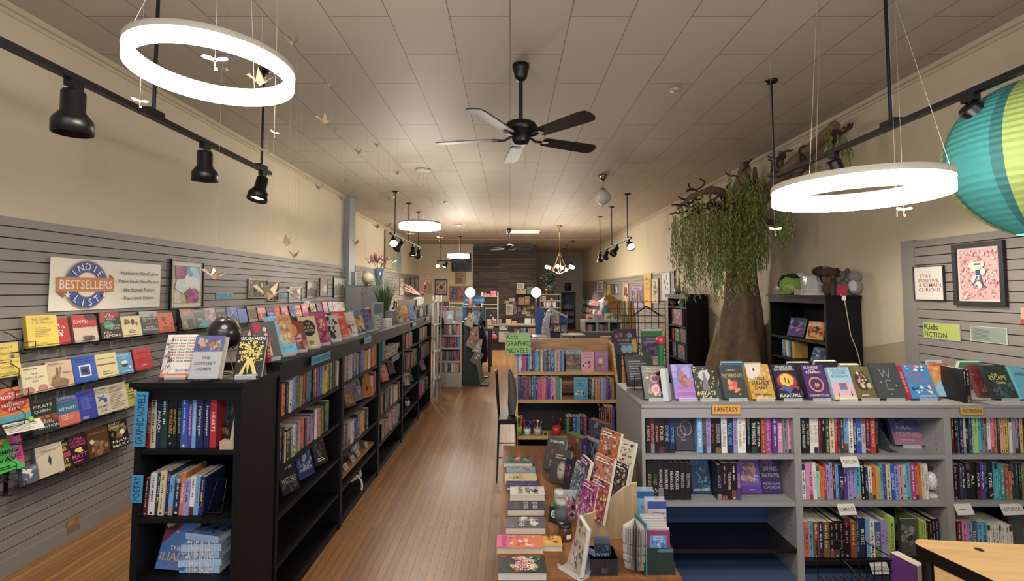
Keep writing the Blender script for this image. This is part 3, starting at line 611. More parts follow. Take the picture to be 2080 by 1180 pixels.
facing([
    (62, 120, .188, 'e8c62c', 'bright yellow hardback REGIME CHANGE on the top rack', [('t', 'REGIME', .5, .88, .6, .09, 'a8862a'), ('t', 'CHANGE', .52, .76, .68, .09, 'a8862a'), ('l', .25, .3, .8, .62, 6, 'b09030'), ('l', .15, .06, .85, .14, 2, 'b09030')], {'t': .034, 'sp': 'd8b41c', 'turn': R(16)}),
    (122, 150, .165, 'r', 'red cover with white brush strokes behind the yellow hardback', [('n', 9, ['w', 'w'], (.2, .3, .8, .75), .12, 4)], {'dx': -.02}),
    (152, 203, .175, 'cbb49a', 'red and beige memoir cover lettered DAVID SEDARIS', [('r', 0, .55, 1, 1, 'c02c2c'), ('t', 'DAVID', .36, .76, .6, .13, 'w'), ('t', 'SEDARIS', .5, .6, .85, .14, '8a2020'), ('r', .55, .8, 1, 1, '5a3438'), ('n', 8, ['3a3030', '6c4c48'], (.4, .04, .8, .16), .12, 2)], {'sp': '8a6a5c', 't': .03}),
    (205, 253, .185, '37302c', 'dark hardback with red sweeps and green head lettered ARTIFICIAL STATE', [('p', [(0, .6), (.1, 1), (.35, 1), (.25, .6)], 'b03c38'), ('p', [(.4, 1), (.95, 1), (.95, .82), (.5, .7)], 'a02c30'), ('e', .4, .5, .24, .16, '3c8c6a'), ('t', 'THE', .45, .9, .22, .06, 'w'), ('t', 'RISE', .5, .82, .4, .07, 'w'), ('t', 'FALL', .55, .72, .42, .07, 'w'), ('t', 'ARTIFICIAL', .6, .46, .72, .07, 'c8d8b8'), ('t', 'STATE', .65, .36, .42, .07, 'c8d8b8'), ('t', 'JILL', .3, .22, .4, .09, 'w'), ('t', 'LEPORE', .5, .09, .8, .1, 'w')], {'sp': '1c1a1c', 't': .042, 'sa': [('l', .3, .1, .7, .9, 30, 'w')]}),
    (253, 288, .15, 'd8c896', 'small cream cover with a brown leafy sprig', [('n', 14, ['6a5030', '8a6c3c', '4c3c28'], (.2, .5, .8, .85), .1, 3), ('l', .3, .15, .7, .35, 3, '6a5a3c')]),
    (290, 325, .178, '4c4c48', 'grey landscape cover with white lettering beside the orange book', [('r', 0, .75, 1, 1, 'b8b8b4'), ('n', 12, ['2c2c2c', '6c746c', '84846c'], (.05, .4, .95, .8), .15, 6), ('t', 'UNCOMPELLING', .5, .68, .8, .05, 'w'), ('t', 'PAYNES', .5, .3, .5, .06, 'w'), ('t', 'UNDERSTAPLES', .5, .2, .85, .07, 'w')]),
    (325, 354, .158, 'e0541c', 'plain orange red cover with a small dark figure', [('e', .42, .68, .13, .14, '8a5a3c'), ('e', .5, .45, .03, .05, '5c3c2c'), ('l', .25, .1, .85, .3, 3, '8a3018')], {'sp': 'c84818'})], 1.264)
facing([
    (372, 398, .178, '5f6c44', 'green and orange cover lettered VILLA COCO', [('r', 0, .75, 1, 1, 'c8764c'), ('t', 'VILLA', .45, .88, .7, .13, 'w'), ('t', 'COCO', .5, .72, .85, .14, 'W'), ('r', .15, .1, .45, .45, 'b8a070'), ('r', .5, .08, .85, .5, '3c5a44'), ('r', .42, .1, .52, .4, '2c4c70')], {'sp': '2f4024', 't': .03}),
    (399, 419, .168, 'G', 'dark green cover with a turquoise triangle', [('t', 'Mark King', .5, .88, .7, .08, 'w'), ('p', [(.1, 0), (1, 0), (1, .5)], '28b4b4'), ('l', .3, .35, .8, .55, 3, 'w')], {'sp': '1a2a24', 't': .028}),
    (421, 441, .175, 'c8a8a4', 'pale pink landscape cover behind the black globe', [('r', 0, 0, 1, .4, '8a94a4'), ('n', 10, ['e0c4b8', '9c8c94'], (.05, .3, .95, .9), .2, 2)]),
    (443, 463, .168, '2c2c34', 'black cover with yellow capital letters', [('t', 'VERAMOS', .5, .86, .9, .16, 'e0c02c'), ('n', 10, ['c8a02c', '5c5c64'], (.1, .1, .9, .6), .2, 4)]),
    (464, 486, .17, '5468b0', 'blue cover of floating blossoms', [('n', 26, ['8ca4d8', 'c8d4e8', '3c4c98', '6c88c8'], (.05, .1, .95, .95), .12, 5), ('t', 'ANNOTATED', .5, .9, .8, .07, 'w')]),
    (487, 503, .15, '3c74c4', 'plain bright blue cover standing low', []),
    (506, 524, .175, '3c3428', 'black cover with red, green and yellow block letters', [('t', 'COLSON', .5, .87, .9, .13, 'e0a81c'), ('t', 'WHITEHEAD', .5, .7, .9, .13, 'c82c24'), ('t', 'COOL', .5, .48, .85, .15, '3c8a3c'), ('t', 'MACHINE', .5, .28, .9, .14, 'e0a81c'), ('r', 0, 0, 1, .16, '9c9480')], {'sp': '284c20'}),
    (526, 543, .15, 'c85c54', 'coral red cover with three white figures', [('r', 0, .6, 1, .95, 'e0a0a0'), ('n', 7, ['w', 'f0d0c0'], (.15, .1, .85, .6), .14, 4)])], 1.264, turn=R(4))
for i, (x0, x1, h, c, lb, ar) in enumerate([
    (545, 559, .15, '3c3c60', 'navy cover with pale pink lettering', [('t', 'HAPPY', .5, .75, .8, .12, 'P'), ('n', 6, ['P', 'l'], (.2, .1, .8, .5), .2, 2)]),
    (560, 570, .148, 'd8483c', 'narrow red orange cover', [('n', 8, ['y', 'f'], (.2, .2, .8, .8), .2, 2)]),
    (571, 590, .15, 'd8788c', 'pink cover with white text blocks', [('l', .2, .5, .8, .85, 3, 'w'), ('n', 5, ['w', 'r'], (.2, .1, .8, .4), .15, 2)]),
    (591, 602, .148, '503c74', 'purple cover with blue lettering', [('t', 'LUCKY', .5, .75, .8, .1, 'q'), ('n', 5, ['q', 'P'], (.2, .1, .8, .5), .2, 7)]),
    (603, 612, .148, 'd8a898', 'cream and pink striped cover', [('l', .1, .1, .9, .9, 6, 'r')]),
    (613, 629, .155, 'd8643c', 'orange cover with a blue house shape', [('r', .2, .15, .8, .35, '4c84b4'), ('l', .2, .6, .8, .85, 2, 'w')]),
    (631, 645, .16, 'a86c2c', 'brown and gold cover', [('n', 8, ['k', 'y'], (.2, .1, .8, .9), .2, 7)]),
    (646, 656, .15, '5c3c4c', 'dark plum cover', [('n', 8, ['P', 'c'], (.2, .1, .8, .9), .14, 7)]),
    (657, 668, .17, 'c82c3c', 'tall red cover with pink title', [('l', .2, .55, .8, .85, 3, 'P')]),
    (669, 678, .16, '8ca0b8', 'pale blue and pink cover', [('n', 6, ['P', 'w'], (.2, .1, .8, .9), .2, 1)]),
    (679, 687, .155, 'd88ca0', 'soft pink cover', [('l', .2, .5, .8, .8, 2, 'R')]),
    (688, 694, .15, '6c9c54', 'green cover', [('e', .5, .6, .3, .2, 'w')]),
    (695, 701, .15, 'cfc8b0', 'cream cover at the rack end', [('n', 5, ['r', 'g'], (.2, .2, .8, .8), .2, 1)])]):
    facing([(x0, x1, h, c, lb + ' on the far FICTION rack', ar)], 1.264, turn=R(4), small=i > 6)
wallsign(616, 627, 612, 625, 'white card standing above the orange house cover', 'd8d0c4', [('l', .15, .3, .85, .85, 4, 'k')], X=XL + .06, name='card', cat='card')
facing([
    (58, 105, .155, 'd8cca4', 'cream cover with two rose cheeks THE DARK on the second rack', [('t', 'THE', .5, .72, .25, .07, '4c4438'), ('t', 'INTO DARK', .5, .58, .75, .07, '4c4438'), ('t', 'SEA', .5, .44, .25, .07, '4c4438'), ('l', .1, .88, .9, .94, 1, '4c4438'), ('e', .22, .12, .2, .14, 'b87868'), ('e', .75, .14, .2, .14, 'b87868')]),
    (106, 157, .165, 'cbb08c', 'beige cover with a brown hare in profile', [('e', .45, .18, .36, .18, '8a6644'), ('e', .32, .35, .18, .13, '94704c'), ('p', [(.3, .42), (.38, .78), (.46, .76), (.42, .42)], '7c5c3c'), ('p', [(.38, .42), (.52, .8), (.6, .72), (.46, .4)], '94704c'), ('e', .28, .37, .025, .02, 'k'), ('l', .1, .86, .7, .94, 2, '7c5c48'), ('l', .6, .5, .9, .6, 2, '6c5c48')], {'sp': 'b03038'}),
    (158, 204, .17, '2458b8', 'blue cover with a white framed dancing figure', [('r', .25, .22, .75, .66, 'w'), ('r', .3, .27, .7, .61, '2c50a0'), ('n', 6, ['k', 'k'], (.4, .33, .6, .55), .1, 3), ('t', 'KIDS WAIT', .5, .9, .8, .07, '16306c'), ('t', 'TILL YOU', .5, .8, .7, .06, '16306c')]),
    (205, 245, .165, 'd8c890', 'cream hardback with a brown braided band', [('r', .05, .52, .9, .58, '7c5c30'), ('r', .1, .78, .9, .81, '8a7440'), ('l', .25, .1, .75, .3, 2, '8a7440')], {'sp': 'b89c5c', 't': .032}),
    (246, 274, .15, '4c98cc', 'sky blue cover with a bee', [('t', 'HARPER', .45, .9, .7, .07, 'w'), ('t', 'LEE', .5, .78, .3, .08, 'w'), ('e', .5, .42, .18, .1, '3c3024'), ('e', .5, .55, .2, .08, 'd8d8c8'), ('e', .8, .3, .08, .06, 'w'), ('t', 'SWEET', .6, .12, .6, .08, 'w')]),
    (275, 318, .165, 'c01c30', 'plain red hardback at the end of the second rack', [('l', .2, .8, .8, .84, 1, '7c1020'), ('t', 'BREAD', .5, .78, .6, .08, '8a1020'), ('r', .15, .5, .85, .52, '8a1020'), ('t', 'ANGEL', .5, .42, .6, .07, '8a1020'), ('l', .4, .2, .8, .24, 1, 'w')], {'sp': '98101f'})], 1.002, turn=R(6))
facing([(-8, 44, .19, 'dcc23c', 'yellow cover with handwritten title Woody Brown by the window', [('t', 'Upward', .42, .86, .75, .1, '7c6c2c'), ('t', 'Bound', .42, .7, .68, .1, '7c6c2c'), ('e', .45, .46, .28, .045, '3c3424'), ('e', .45, .46, .22, .025, 'dcc23c'), ('e', .75, .58, .07, .05, '6c4080'), ('t', 'Woody', .42, .28, .75, .11, '9c8a38'), ('t', 'Brown', .42, .12, .7, .1, '9c8a38')]),
        (-68, -12, .18, 'a8b4c0', 'pale blue cover at the window end', [('l', .2, .2, .8, .8, 6, 'n')])], 1.122, py=730)
facing([(6, 62, .19, 'e08028', 'orange cover with a red oval THE BORROWED LIFE', [('e', .5, .6, .46, .33, 'c42c1c'), ('t', 'the', .45, .84, .18, .06, 'W'), ('t', 'BORROWED', .5, .74, .75, .1, 'W'), ('t', 'LIFE', .5, .62, .3, .08, 'W'), ('t', 'FREDERICK', .5, .5, .75, .09, 'W'), ('t', 'FIFE', .5, .38, .35, .08, 'W'), ('r', 0, 0, 1, .2, '3c9cac')], {'sp': 'b82818', 't': .03}),
        (-60, 0, .18, '8a2c2c', 'dark red cover at the window end of the middle rack', [('l', .2, .2, .8, .8, 6, 'w')])], .867, py=820)
facing([(-10, 52, .18, '38c848', 'neon green and pink cover THE COMING WAVE', [('p', [(.0, 1), (.5, 1), (.2, .5), (0, .4)], 'e0a020'), ('p', [(.6, 1), (1, 1), (1, .1), (.75, .3)], 'd83c8c'), ('p', [(.55, .45), (.8, .9), (.95, .9), (.7, .35)], '8c8c90'), ('t', 'THE', .3, .8, .3, .09, 'k'), ('t', 'COMING', .45, .6, .8, .13, 'k'), ('t', 'WAVE', .5, .38, .85, .16, 'k'), ('l', .1, .08, .8, .2, 2, 'k')]),
        (-75, -14, .18, 'd8d0bc', 'cream cover at the window end of the lowest rack', [('l', .2, .2, .8, .8, 6, 'k')])], .602, py=900)
facing([
    (72, 126, .185, '26342c', 'dark green cover PIRATE QUEEN', [('r', 0, .28, 1, .55, '84441c'), ('n', 9, ['a85c28', '5c3018'], (.05, .3, .95, .52), .2, 3), ('t', 'PIRATE', .5, .86, .7, .1, 'c8d0bc'), ('t', 'QUEEN', .45, .7, .6, .1, 'c8d0bc'), ('t', 'ARIEL', .55, .34, .5, .09, 'c8d0bc'), ('t', 'LAWHON', .6, .18, .75, .1, 'c8d0bc')]),
    (128, 166, .185, '2c6c8c', 'blue and red sunset cover KIT PARTY', [('r', 0, .0, 1, .42, 'c85c4c'), ('r', 0, .8, 1, .95, '5c5c94'), ('t', 'KIT PARTY', .5, .58, .85, .09, 'w'), ('t', 'LEARNINGS', .5, .94, .8, .09, 'b8c8dc'), ('l', .1, .2, .7, .4, 3, 'e8a094')]),
    (168, 201, .19, '3440a0', 'plain royal blue hardback back cover', [('l', .2, .35, .8, .8, 7, '5c68c0'), ('r', .15, .05, .5, .13, '8088c8')], {'t': .03}),
    (203, 226, .19, 'c0b89c', 'cream and blue shirt pattern cover THE AMITY', [('t', 'THEM', .45, .92, .8, .07, '3c4454'), ('t', 'SOCKETS', .5, .8, .85, .06, '3c4454'), ('L', [(.2, .5), (.7, .68)], .01, '2c4c8c'), ('L', [(.2, .66), (.7, .52)], .01, '2c4c8c'), ('e', .75, .5, .14, .09, '2c4c8c'), ('t', 'THE AMITY', .5, .3, .85, .08, '4c5464'), ('t', 'CLUB', .5, .16, .5, .08, '4c5464')], {'sp': '2c3c90', 't': .03}),
    (228, 262, .19, 'cbb8a0', 'beige back cover printed with small text', [('l', .1, .1, .9, .92, 14, '7c6c5c')]),
    (262, 282, .17, 'b0a83c', 'olive yellow cover half behind the black end bookcase', [('l', .2, .3, .8, .8, 4, '5c5820')])], .754, turn=R(5), py=800)
facing([
    (54, 84, .1, '5c6474', 'small slate paperback leaning low on the rack', [('n', 6, ['8c94a4', 'w'], (.1, .1, .9, .9), .2, 2)], {'dz': 0}),
    (86, 131, .18, 'd2c4a4', 'cream cover with a single dark feather', [('p', [(.47, .35), (.43, .5), (.5, .68), (.56, .52), (.52, .35)], '3c3c3c'), ('l', .2, .78, .8, .86, 2, '8a7c64')], {'sp': '6c7484', 'turn': R(12)}),
    (133, 150, .17, '28241c', 'black cover with yellow capitals behind the feather book', [('t', 'ON', .5, .88, .5, .12, 'e8c81c'), ('t', 'EL', .5, .72, .5, .12, 'e8c81c'), ('r', .05, .42, .95, .6, 'b82858'), ('t', 'IT', .5, .3, .5, .14, 'e8c81c'), ('t', 'MAN', .5, .12, .6, .13, 'e8c81c')]),
    (151, 182, .18, '2c181c', 'black cover with hot pink comic lettering MATT', [('t', 'CARL', .45, .9, .75, .1, 'e0409c'), ('t', 'DOOMSDAY', .5, .78, .9, .1, 'e0409c'), ('t', 'SCENARIO', .5, .66, .9, .09, 'e0409c'), ('n', 6, ['e8d028'], (.35, .42, .7, .55), .16, 3), ('t', 'MATT', .5, .28, .85, .16, 'e0409c'), ('l', .1, .06, .9, .16, 1, 'e0409c')]),
    (184, 226, .185, '54361f', 'dark brown cover with a round gold seal', [('n', 14, ['8a5a30', 'a06c38', '6c4424'], (.1, .05, .9, .5), .2, 4), ('t', 'ORIGINAL SIN', .5, .82, .8, .08, '9c6c44'), ('e', .22, .55, .1, .075, 'd8c88c')], {'t': .034}),
    (227, 264, .185, '1c1814', 'black cover lettered ANDY WEIR HAIL MARY', [('n', 12, ['6c5018', '8a6c20'], (.1, .4, .9, .85), .16, 2), ('e', .7, .56, .12, .1, 'e8d8b8'), ('t', 'ANDY', .35, .92, .6, .09, 'c8b88c'), ('t', 'WEIR', .5, .8, .7, .1, 'c8b88c'), ('t', 'HAIL', .55, .26, .8, .1, 'd8d0bc'), ('t', 'MARY', .55, .1, .85, .11, 'd8d0bc')], {'t': .034})], .489, turn=R(5), py=900)
# note card clipped to the third rack, orange sticker low on the wall
A = at(62, 868, X=XL + .2); b = MB(); b.box((-.08, -.001, 0), (.08, .001, .075), 'd4d0c0'); Face(b, (-.08, -.001, 0), (1, 0, 0), (0, 0, 1), .16, .075).lines(.06, .1, .94, .9, 6, '7c7868')
e = thing('note_card', 'white handwritten note card held by a green clip', 'card', (A.x - .02, A.y, A.z - .02), rot=(R(-52), 0, R(70))); b.build('card', e); MB().box((.03, -.012, .055), (.05, .006, .085), mat('8cb42c')).build('clip', e)
wallsign(134, 160, 1052, 1081, 'faded orange square sticker low on the slatwall', 'a0742c', [('n', 8, ['8a6c34', 'b0843c'], (.1, .1, .9, .9), .2, 2)], name='sticker', cat='sticker')
# ================================================================ black bookcases along the aisle
XF, XBK = -1.146, -1.62
ZS = [.05, .245, .48, .715, .96]; YU = [2.35, 3.25, 4.15, 5.05, 5.95, 6.85]; ZT = 1.245
CASEM = mat('0d0d10', rough=.55, var=.1, scale=6); CASEM.node_tree.nodes['Principled BSDF'].inputs['Specular IOR Level'].default_value = .22
UNIT = ['black bookcase unit under the HISTORICAL FICTION sign', 'black bookcase unit with the wooden guitar, second of the aisle row', 'black bookcase unit with the box games, third of the aisle row',
        'black bookcase unit with the white potted plant, fourth of the aisle row', 'black bookcase unit beside the white wire rack, last of the aisle row']
for i in range(5):
    y0, y1 = YU[i], YU[i + 1]; t = thing('bookcase', UNIT[i], 'bookcase', (XF, (y0 + y1) / 2, 0), group='black double-sided bookcases along the aisle'); L_ = (y1 - y0) / 2; W_ = XF - XBK
    for s in (-1, 1): MB().box((-W_, s * L_ - (.022 if s > 0 else 0), 0), (0, s * L_ + (.022 if s < 0 else 0), ZT - .05), CASEM).build('side_panel', t)
    MB().box((-W_ / 2 - .005, -L_ + .022, .05), (-W_ / 2 + .005, L_ - .022, ZT - .05), CASEM).build('back_panel', t)
    MB().box((-W_ - .0, -L_, ZT - .05), (.0, L_, ZT - .012), CASEM).box((-W_ - .012, -L_, ZT - .012), (.012, L_, ZT), CASEM).box((-.015, -L_ + .022, ZT - .1), (0, L_ - .022, ZT - .05)).build('top', t)
    MB().box((-W_, -L_ + .022, 0), (-.01, L_ - .022, .03), CASEM).build('base', t)
    for z in ZS: MB().box((-W_ + .01, -L_ + .022, z - .02), (-.006, L_ - .022, z), CASEM).build('shelf', t)
# end case facing the door
EX0, EX1, EY = -1.6, -1.15, 2.03
t = thing('bookcase', 'black end bookcase with GRAPHIC NOVELS and POETRY signs', 'bookcase', ((EX0 + EX1) / 2, EY, 0)); hw = (EX1 - EX0) / 2
eb = 1.21
for s in (-1, 1): MB().box((s * hw - (.028 if s > 0 else 0), 0, 0), (s * hw + (.028 if s < 0 else 0), .3, eb - .02), CASEM).build('side_panel', t)
MB().box((-hw + .028, .29, 0), (hw - .028, .3, eb - .02), CASEM).build('back_panel', t)
MB().box((-hw - .02, -.02, eb - .02), (hw + .02, .3, eb), CASEM).box((-hw - .01, -.01, eb - .03), (hw + .01, .3, eb - .02)).box((-hw + .028, 0, eb - .075), (hw - .028, .012, eb - .03)).build('top', t)
EZ = [at(400, 1176, Y=2.05).z, at(400, 1050, Y=2.05).z, at(400, 912, Y=2.05).z]
for z in EZ: MB().box((-hw + .028, .004, z - .018), (hw - .028, .29, z), CASEM).build('shelf', t)
MB().box((-hw + .028, .0, 0), (hw - .028, .02, EZ[0] - .018), CASEM).build('kick_board', t)
# books of the end case
ef = R(-90)
def xr(px, Y): return at(px, 900, Y=Y).x
spine_row((xr(296, 2.06), 2.055, EZ[2]), ef, 'rcnGkkkbpsnnr', xr(437, 2.06) - xr(296, 2.06), 'GRAPHIC NOVELS shelf', ('wall end', 'aisle end'), h=(.21, .235), d=(.16, .19), seed=3, what='comic spine',
          titles={0: ('PRINCESS', .5, 'w'), 2: ('MARCH', .42, 'w'), 4: ('MONSTRESS', .5, 'd'), 5: ('MONSTRESS', .5, 'd'), 6: ('MONSTRESS', .5, 'i'), 8: ('Heartstopper', .6, 'w'), 9: ('Heartstopper', .6, 'w'), 10: ('Heartstopper', .6, 'w'), 11: ('Heartstopper', .6, 'w'), 12: ('HEARTS', .4, 'w')})
spine_row((xr(296, 2.06), 2.055, EZ[1]), ef, 'miGcnsnolwsn'.replace('i', 'w', 1), xr(418, 2.06) - xr(296, 2.06), 'POETRY shelf', ('wall end', 'aisle end'), h=(.15, .19), d=(.12, .15), seed=8, tilt=R(3),
          titles={7: ('AENEID', .5, 'w'), 10: ('Poems', .4, 'r')})
q = at(452, 905, Y=2.11); book((q.x, 2.10, EZ[2] + .001), R(-38), .14, .2, .02, '1f2f2c', 'dark green cover lettered in gold, leaning at the aisle end of the comics shelf', [('t', 'TOLKIEN', .45, .3, .8, .12, 'b8a04c'), ('n', 8, ['2c4a40', '3a5a54'], (.1, .45, .9, .95), .2, 2)], lean=R(8))
tag(MB().box((-.03, 0, 0), (.03, .05, .035), wood('pale_block', 'a8907a', 'b8a088')).build('wooden_block', loc=(xr(470, 2.08), 2.045, EZ[2])), 'pale wooden block on the comics shelf beside the dark green book', 'block')
q = at(435, 1040, Y=2.1)
t = thing('book_easel', 'small empty black wire easel at the aisle end of the POETRY shelf', 'book stand', (xr(446, 2.1), 2.08, EZ[1])); b = MB().use(METAL_BLK)
for s in (-1, 1): b.tube([(s * .03, -.03, .02), (s * .03, -.03, .003), (s * .03, .0, .003), (s * .02, .05, .13)], .003, 5)
b.cyl((-.03, 0, .003), (.03, 0, .003), .003, n=5).cyl((-.02, .05, .13), (.02, .05, .13), .003, n=5); b.build('wire_frame', t)
ILI = [('p', [(0, 1), (1, 1), (0, .42)], '7c2434'), ('n', 12, ['c89858', '5c2028', 'd8b88c'], (.08, .6, .5, .98), .14, 3), ('t', 'THE', .55, .36, .4, .08, 'W'), ('t', 'ILIAD', .5, .22, .85, .13, 'd8b86c'), ('t', 'HOMER', .55, .1, .6, .06, 'b8445c')]
book((xr(362, 2.12), 2.09, EZ[0] + .001), R(-6), .135, .225, .04, '4c78b4', 'blue and maroon cover THE ILIAD standing on the bottom shelf', ILI, lean=R(20))
for k, (rz, h_, lb) in enumerate(((88, .2, 'pale blue thick paperback at the base of the ILIAD pile'), (94, .2, 'pale blue paperback second from the base of the ILIAD pile'), (84, .2, 'pale blue paperback third up in the ILIAD pile'), (92, .19, 'pale blue paperback second from the top of the ILIAD pile'), (78, .19, 'photo-covered paperback on top of the ILIAD pile'))):
    q = xr(438, 2.14) + .05; zt = EZ[0] + .001 + .031 * (k + 1)
    book((q + .02, 2.2 - .055, zt), 0, .115, h_ * .9, .03, '8ab4dc' if k < 4 else '6c8cb4', lb, [('n', 14, ['2c3440', 'a8b8cc'], (.1, .1, .9, .9), .14, 2)] if k > 3 else [], rot=(R(-90), 0, R(rz - 90 + 180 - 90)), spine='a8c8e8', sp_art=[('t', 'THE ILIAD', .5, .5, 4.0, .35, 'w', -90)] if k < 4 else None, group='pile of pale blue paperbacks on the bottom shelf')
# blue shelf signs hanging at the case corner
for (x0, x1, y0, y1), s, lb in (((267, 292, 796, 908), 'GRAPHIC NOVELS', 'tall blue vertical sign GRAPHIC NOVELS on the end bookcase'), ((263, 285, 966, 1022), 'POETRY', 'blue vertical sign POETRY below the GRAPHIC NOVELS sign')):
    A = at((x0 + x1) / 2, y1, Y=2.0); B = at((x0 + x1) / 2, y0, Y=2.0); w_ = (x1 - x0) / F * 2.02; h_ = B.z - A.z
    sheet((A.x, 2.005, A.z), 0, w_, h_, lb, '2c90c0', [('t', s, .5, .5, .9 * h_ / w_, .6 * w_ / h_, '16304c', 90)], name='shelf_sign', rot=(0, R(1.5), 0), group=None)
# shelf contents of the aisle row ------------------------------------------------------------
af = 0.0
def yr(px, X=XF): return at(px, 800, X=X).y
def srow(u, k, x0, x1, cols, name, seed, **kw):
    y0 = max(yr(x0), YU[u] + .03); y1 = min(yr(x1), YU[u + 1] - .03)
    return spine_row((XF - .012, y0, ZS[k]), af, cols, y1 - y0, name, ('near end', 'far end'), seed=seed, **kw)
srow(0, 4, 579, 693, 'funwslevvrGvbEkcnMbsydrgveGuhwss'[:30], 'top shelf of historical fiction', 21, h=(.16, .195))
srow(0, 3, 577, 673, 'nkcknvWjbhofnPmlkwlodvGEg', 'second shelf of historical fiction', 22, h=(.15, .19))
srow(1, 4, 703, 771, 'dlickLnoiSbplndymwcrfrfg'.replace('L', 's'), 'top shelf of the guitar case', 23, h=(.15, .195))
srow(1, 3, 761, 771, 'cRMPrf', 'pink shelf beside the guitar', 24, h=(.16, .19))
srow(1, 2, 704, 752, 'mkicwlpneddymG', 'third shelf of the guitar case', 25, h=(.15, .19))
srow(2, 4, 779, 785, 'tEG', 'box game shelf', 26, h=(.18, .19))
srow(2, 2, 778, 815, 'xknbGEkwmlwckm', 'third shelf of the third case', 27, h=(.15, .18))
srow(2, 1, 779, 816, 'kEumPRlMpj', 'fourth shelf of the third case', 28, h=(.15, .18))
srow(3, 4, 823, 840, 'mRPkhkwE', 'top shelf of the plant case', 29, h=(.15, .18))
srow(3, 3, 823, 848, 'kEmolxpdkck', 'second shelf of the plant case', 30, h=(.15, .18))
srow(4, 4, 856, 868, 'wmhwGo', 'top shelf of the last case', 31, h=(.14, .17), small=True)
srow(4, 3, 856, 873, 'kElSkmEnk', 'second shelf of the last case', 32, h=(.14, .17), small=True)
srow(4, 1, 856, 873, 'PMlpkESn', 'fourth shelf of the last case', 33, h=(.14, .17), small=True)
# tilted display shelf of covers low in unit one and others
def disp(px0, px1, z, h, col, lb, art, X=XF - .06, turn=R(16), lean=R(18), **kw):
    A = at(px0, 850, X=X); B = at(px1, 850, X=X)
    return book((X + kw.pop('dx', 0), (A.y + B.y) / 2, z), R(90) - turn, min(B.y - A.y, .16) if 'w' not in kw else kw.pop('w'), h, kw.pop('th', .025), col, lb, art, lean=lean, **kw)
disp(578, 613, ZS[2] + .002, .19, '20242c', 'black cover RESISTANCE on the third shelf of historical fiction', [('t', 'RESISTANCE', .5, .85, .85, .12, 'w'), ('t', 'OF THE', .6, .7, .4, .08, 'w'), ('t', 'WITCHES', .5, .35, .8, .18, 'c8c0a0'), ('n', 8, ['3c4c5c', '5c4c3c'], (.1, .05, .9, .25), .14, 1)], w=.13, group='covers on the historical fiction display shelf')
disp(612, 642, ZS[2] + .002, .19, '2c3c78', 'thick navy blue cover in the middle of that low display', [('n', 18, ['8c94b4', '4c5c94', 'a8a8c0'], (.05, .3, .95, .95), .16, 2), ('t', 'WARRIOR', .5, .25, .8, .09, 'w')], w=.13, th=.04, spine='1c3c8c', group='covers on the historical fiction display shelf')
disp(645, 668, ZS[2] + .002, .18, '2c3034', 'dark smoky cover at the far side of the low display', [('n', 12, ['6c5c50', '4c5458', '8c7c6c'], (.05, .3, .95, .95), .16, 4), ('l', .2, .1, .8, .25, 2, 'w')], w=.12, group='covers on the historical fiction display shelf')
disp(705, 722, ZS[3] + .002, .17, '6c4c28', 'brown cover FULL in yellow letters near the guitar', [('t', 'BELLY', .5, .5, .7, .16, 'd8b02c'), ('t', 'FULL', .5, .25, .8, .22, 'e0b82c'), ('n', 8, ['8a9090', '5c6c74'], (.1, .6, .9, .95), .2, 3)], w=.12)
disp(722, 738, ZS[3] + .002, .17, '6a6e72', 'grey and red cover between FULL and the guitar', [('n', 10, ['8c2c34', '9ca0a4', '4c5054'], (.1, .1, .9, .95), .2, 3)], w=.12)
disp(775, 792, ZS[3] + .002, .16, 'c86c4c', 'coral cover at the near end of the tilted display, third case', [('n', 10, ['G', 'h', 'P'], (.1, .1, .9, .95), .2, 3)], w=.12, small=True)
disp(786, 806, ZS[3] + .03, .16, '2a1c24', 'dark red and black cover behind the coral one, third case', [('n', 10, ['8c2c44', '5c3044', 'c85c6c'], (.1, .1, .9, .95), .2, 5)], w=.13, small=True)
disp(824, 832, ZS[2] + .002, .15, 'b8a8a0', 'pale cover leaning in the plant case', [('n', 6, ['k', 'm'], (.1, .1, .9, .9), .2, 5)], w=.11, small=True)
disp(832, 840, ZS[2] + .002, .16, '4c6c4c', 'green and white cover leaning in the plant case', [('n', 8, ['w', 'k'], (.1, .1, .9, .9), .2, 6)], w=.11, small=True)
disp(857, 865, ZS[2] + .002, .15, 'a898a0', 'pale lilac cover leaning in the last case', [('n', 6, ['k', 'm'], (.1, .1, .9, .9), .2, 5)], w=.11, small=True)
disp(865, 872, ZS[2] + .002, .15, '3a3a44', 'dark cover leaning in the last case', [('n', 6, ['w', 'm'], (.1, .1, .9, .9), .2, 5)], w=.11, small=True)
# orange sloping shelf with covers, second case
OW = wood('orange_shelf_wood', '9c6c34', 'b98444', axis=1)
tag(MB().box((-.16, -.41, -.012), (.035, .41, .006), OW).build('display_board', loc=(XF - .06, 3.7, ZS[1] + .055), rot=(0, R(8), 0)), 'orange wooden board sloping across the guitar case with cards on it', 'shelf board')
for y, c, lb, ar in ((3.38, '3c4434', 'dark green small cover on the orange board', []), (3.58, '1c1c20', 'black small cover with yellow letters on the orange board', [('t', 'WILD', .5, .7, .7, .2, 'd8c88c'), ('t', 'DARK', .5, .4, .7, .2, 'd8c88c')]), (3.84, '78a8c4', 'pale blue cover at the far side of the orange board', [('t', 'A HOPE', .5, .5, .7, .12, 'w'), ('n', 8, ['w', 's'], (.1, .1, .9, .4), .2, 2)])):
    book((XF - .09, y, ZS[1] + .064), R(78), .11, .155, .02, c, lb, ar, lean=R(16))
for y in (3.46, 3.62, 3.74, 3.95): sheet((XF - .035, y, ZS[1] + .066), R(90), .07, .045, 'small shelf talker card on the orange board, %s' % {3.46: 'near end', 3.62: 'by the black cover', 3.74: 'middle', 3.95: 'far end'}[y], 'a89888', [('l', .1, .2, .9, .8, 2, 'k')], name='card', cat='card', lean=R(30))
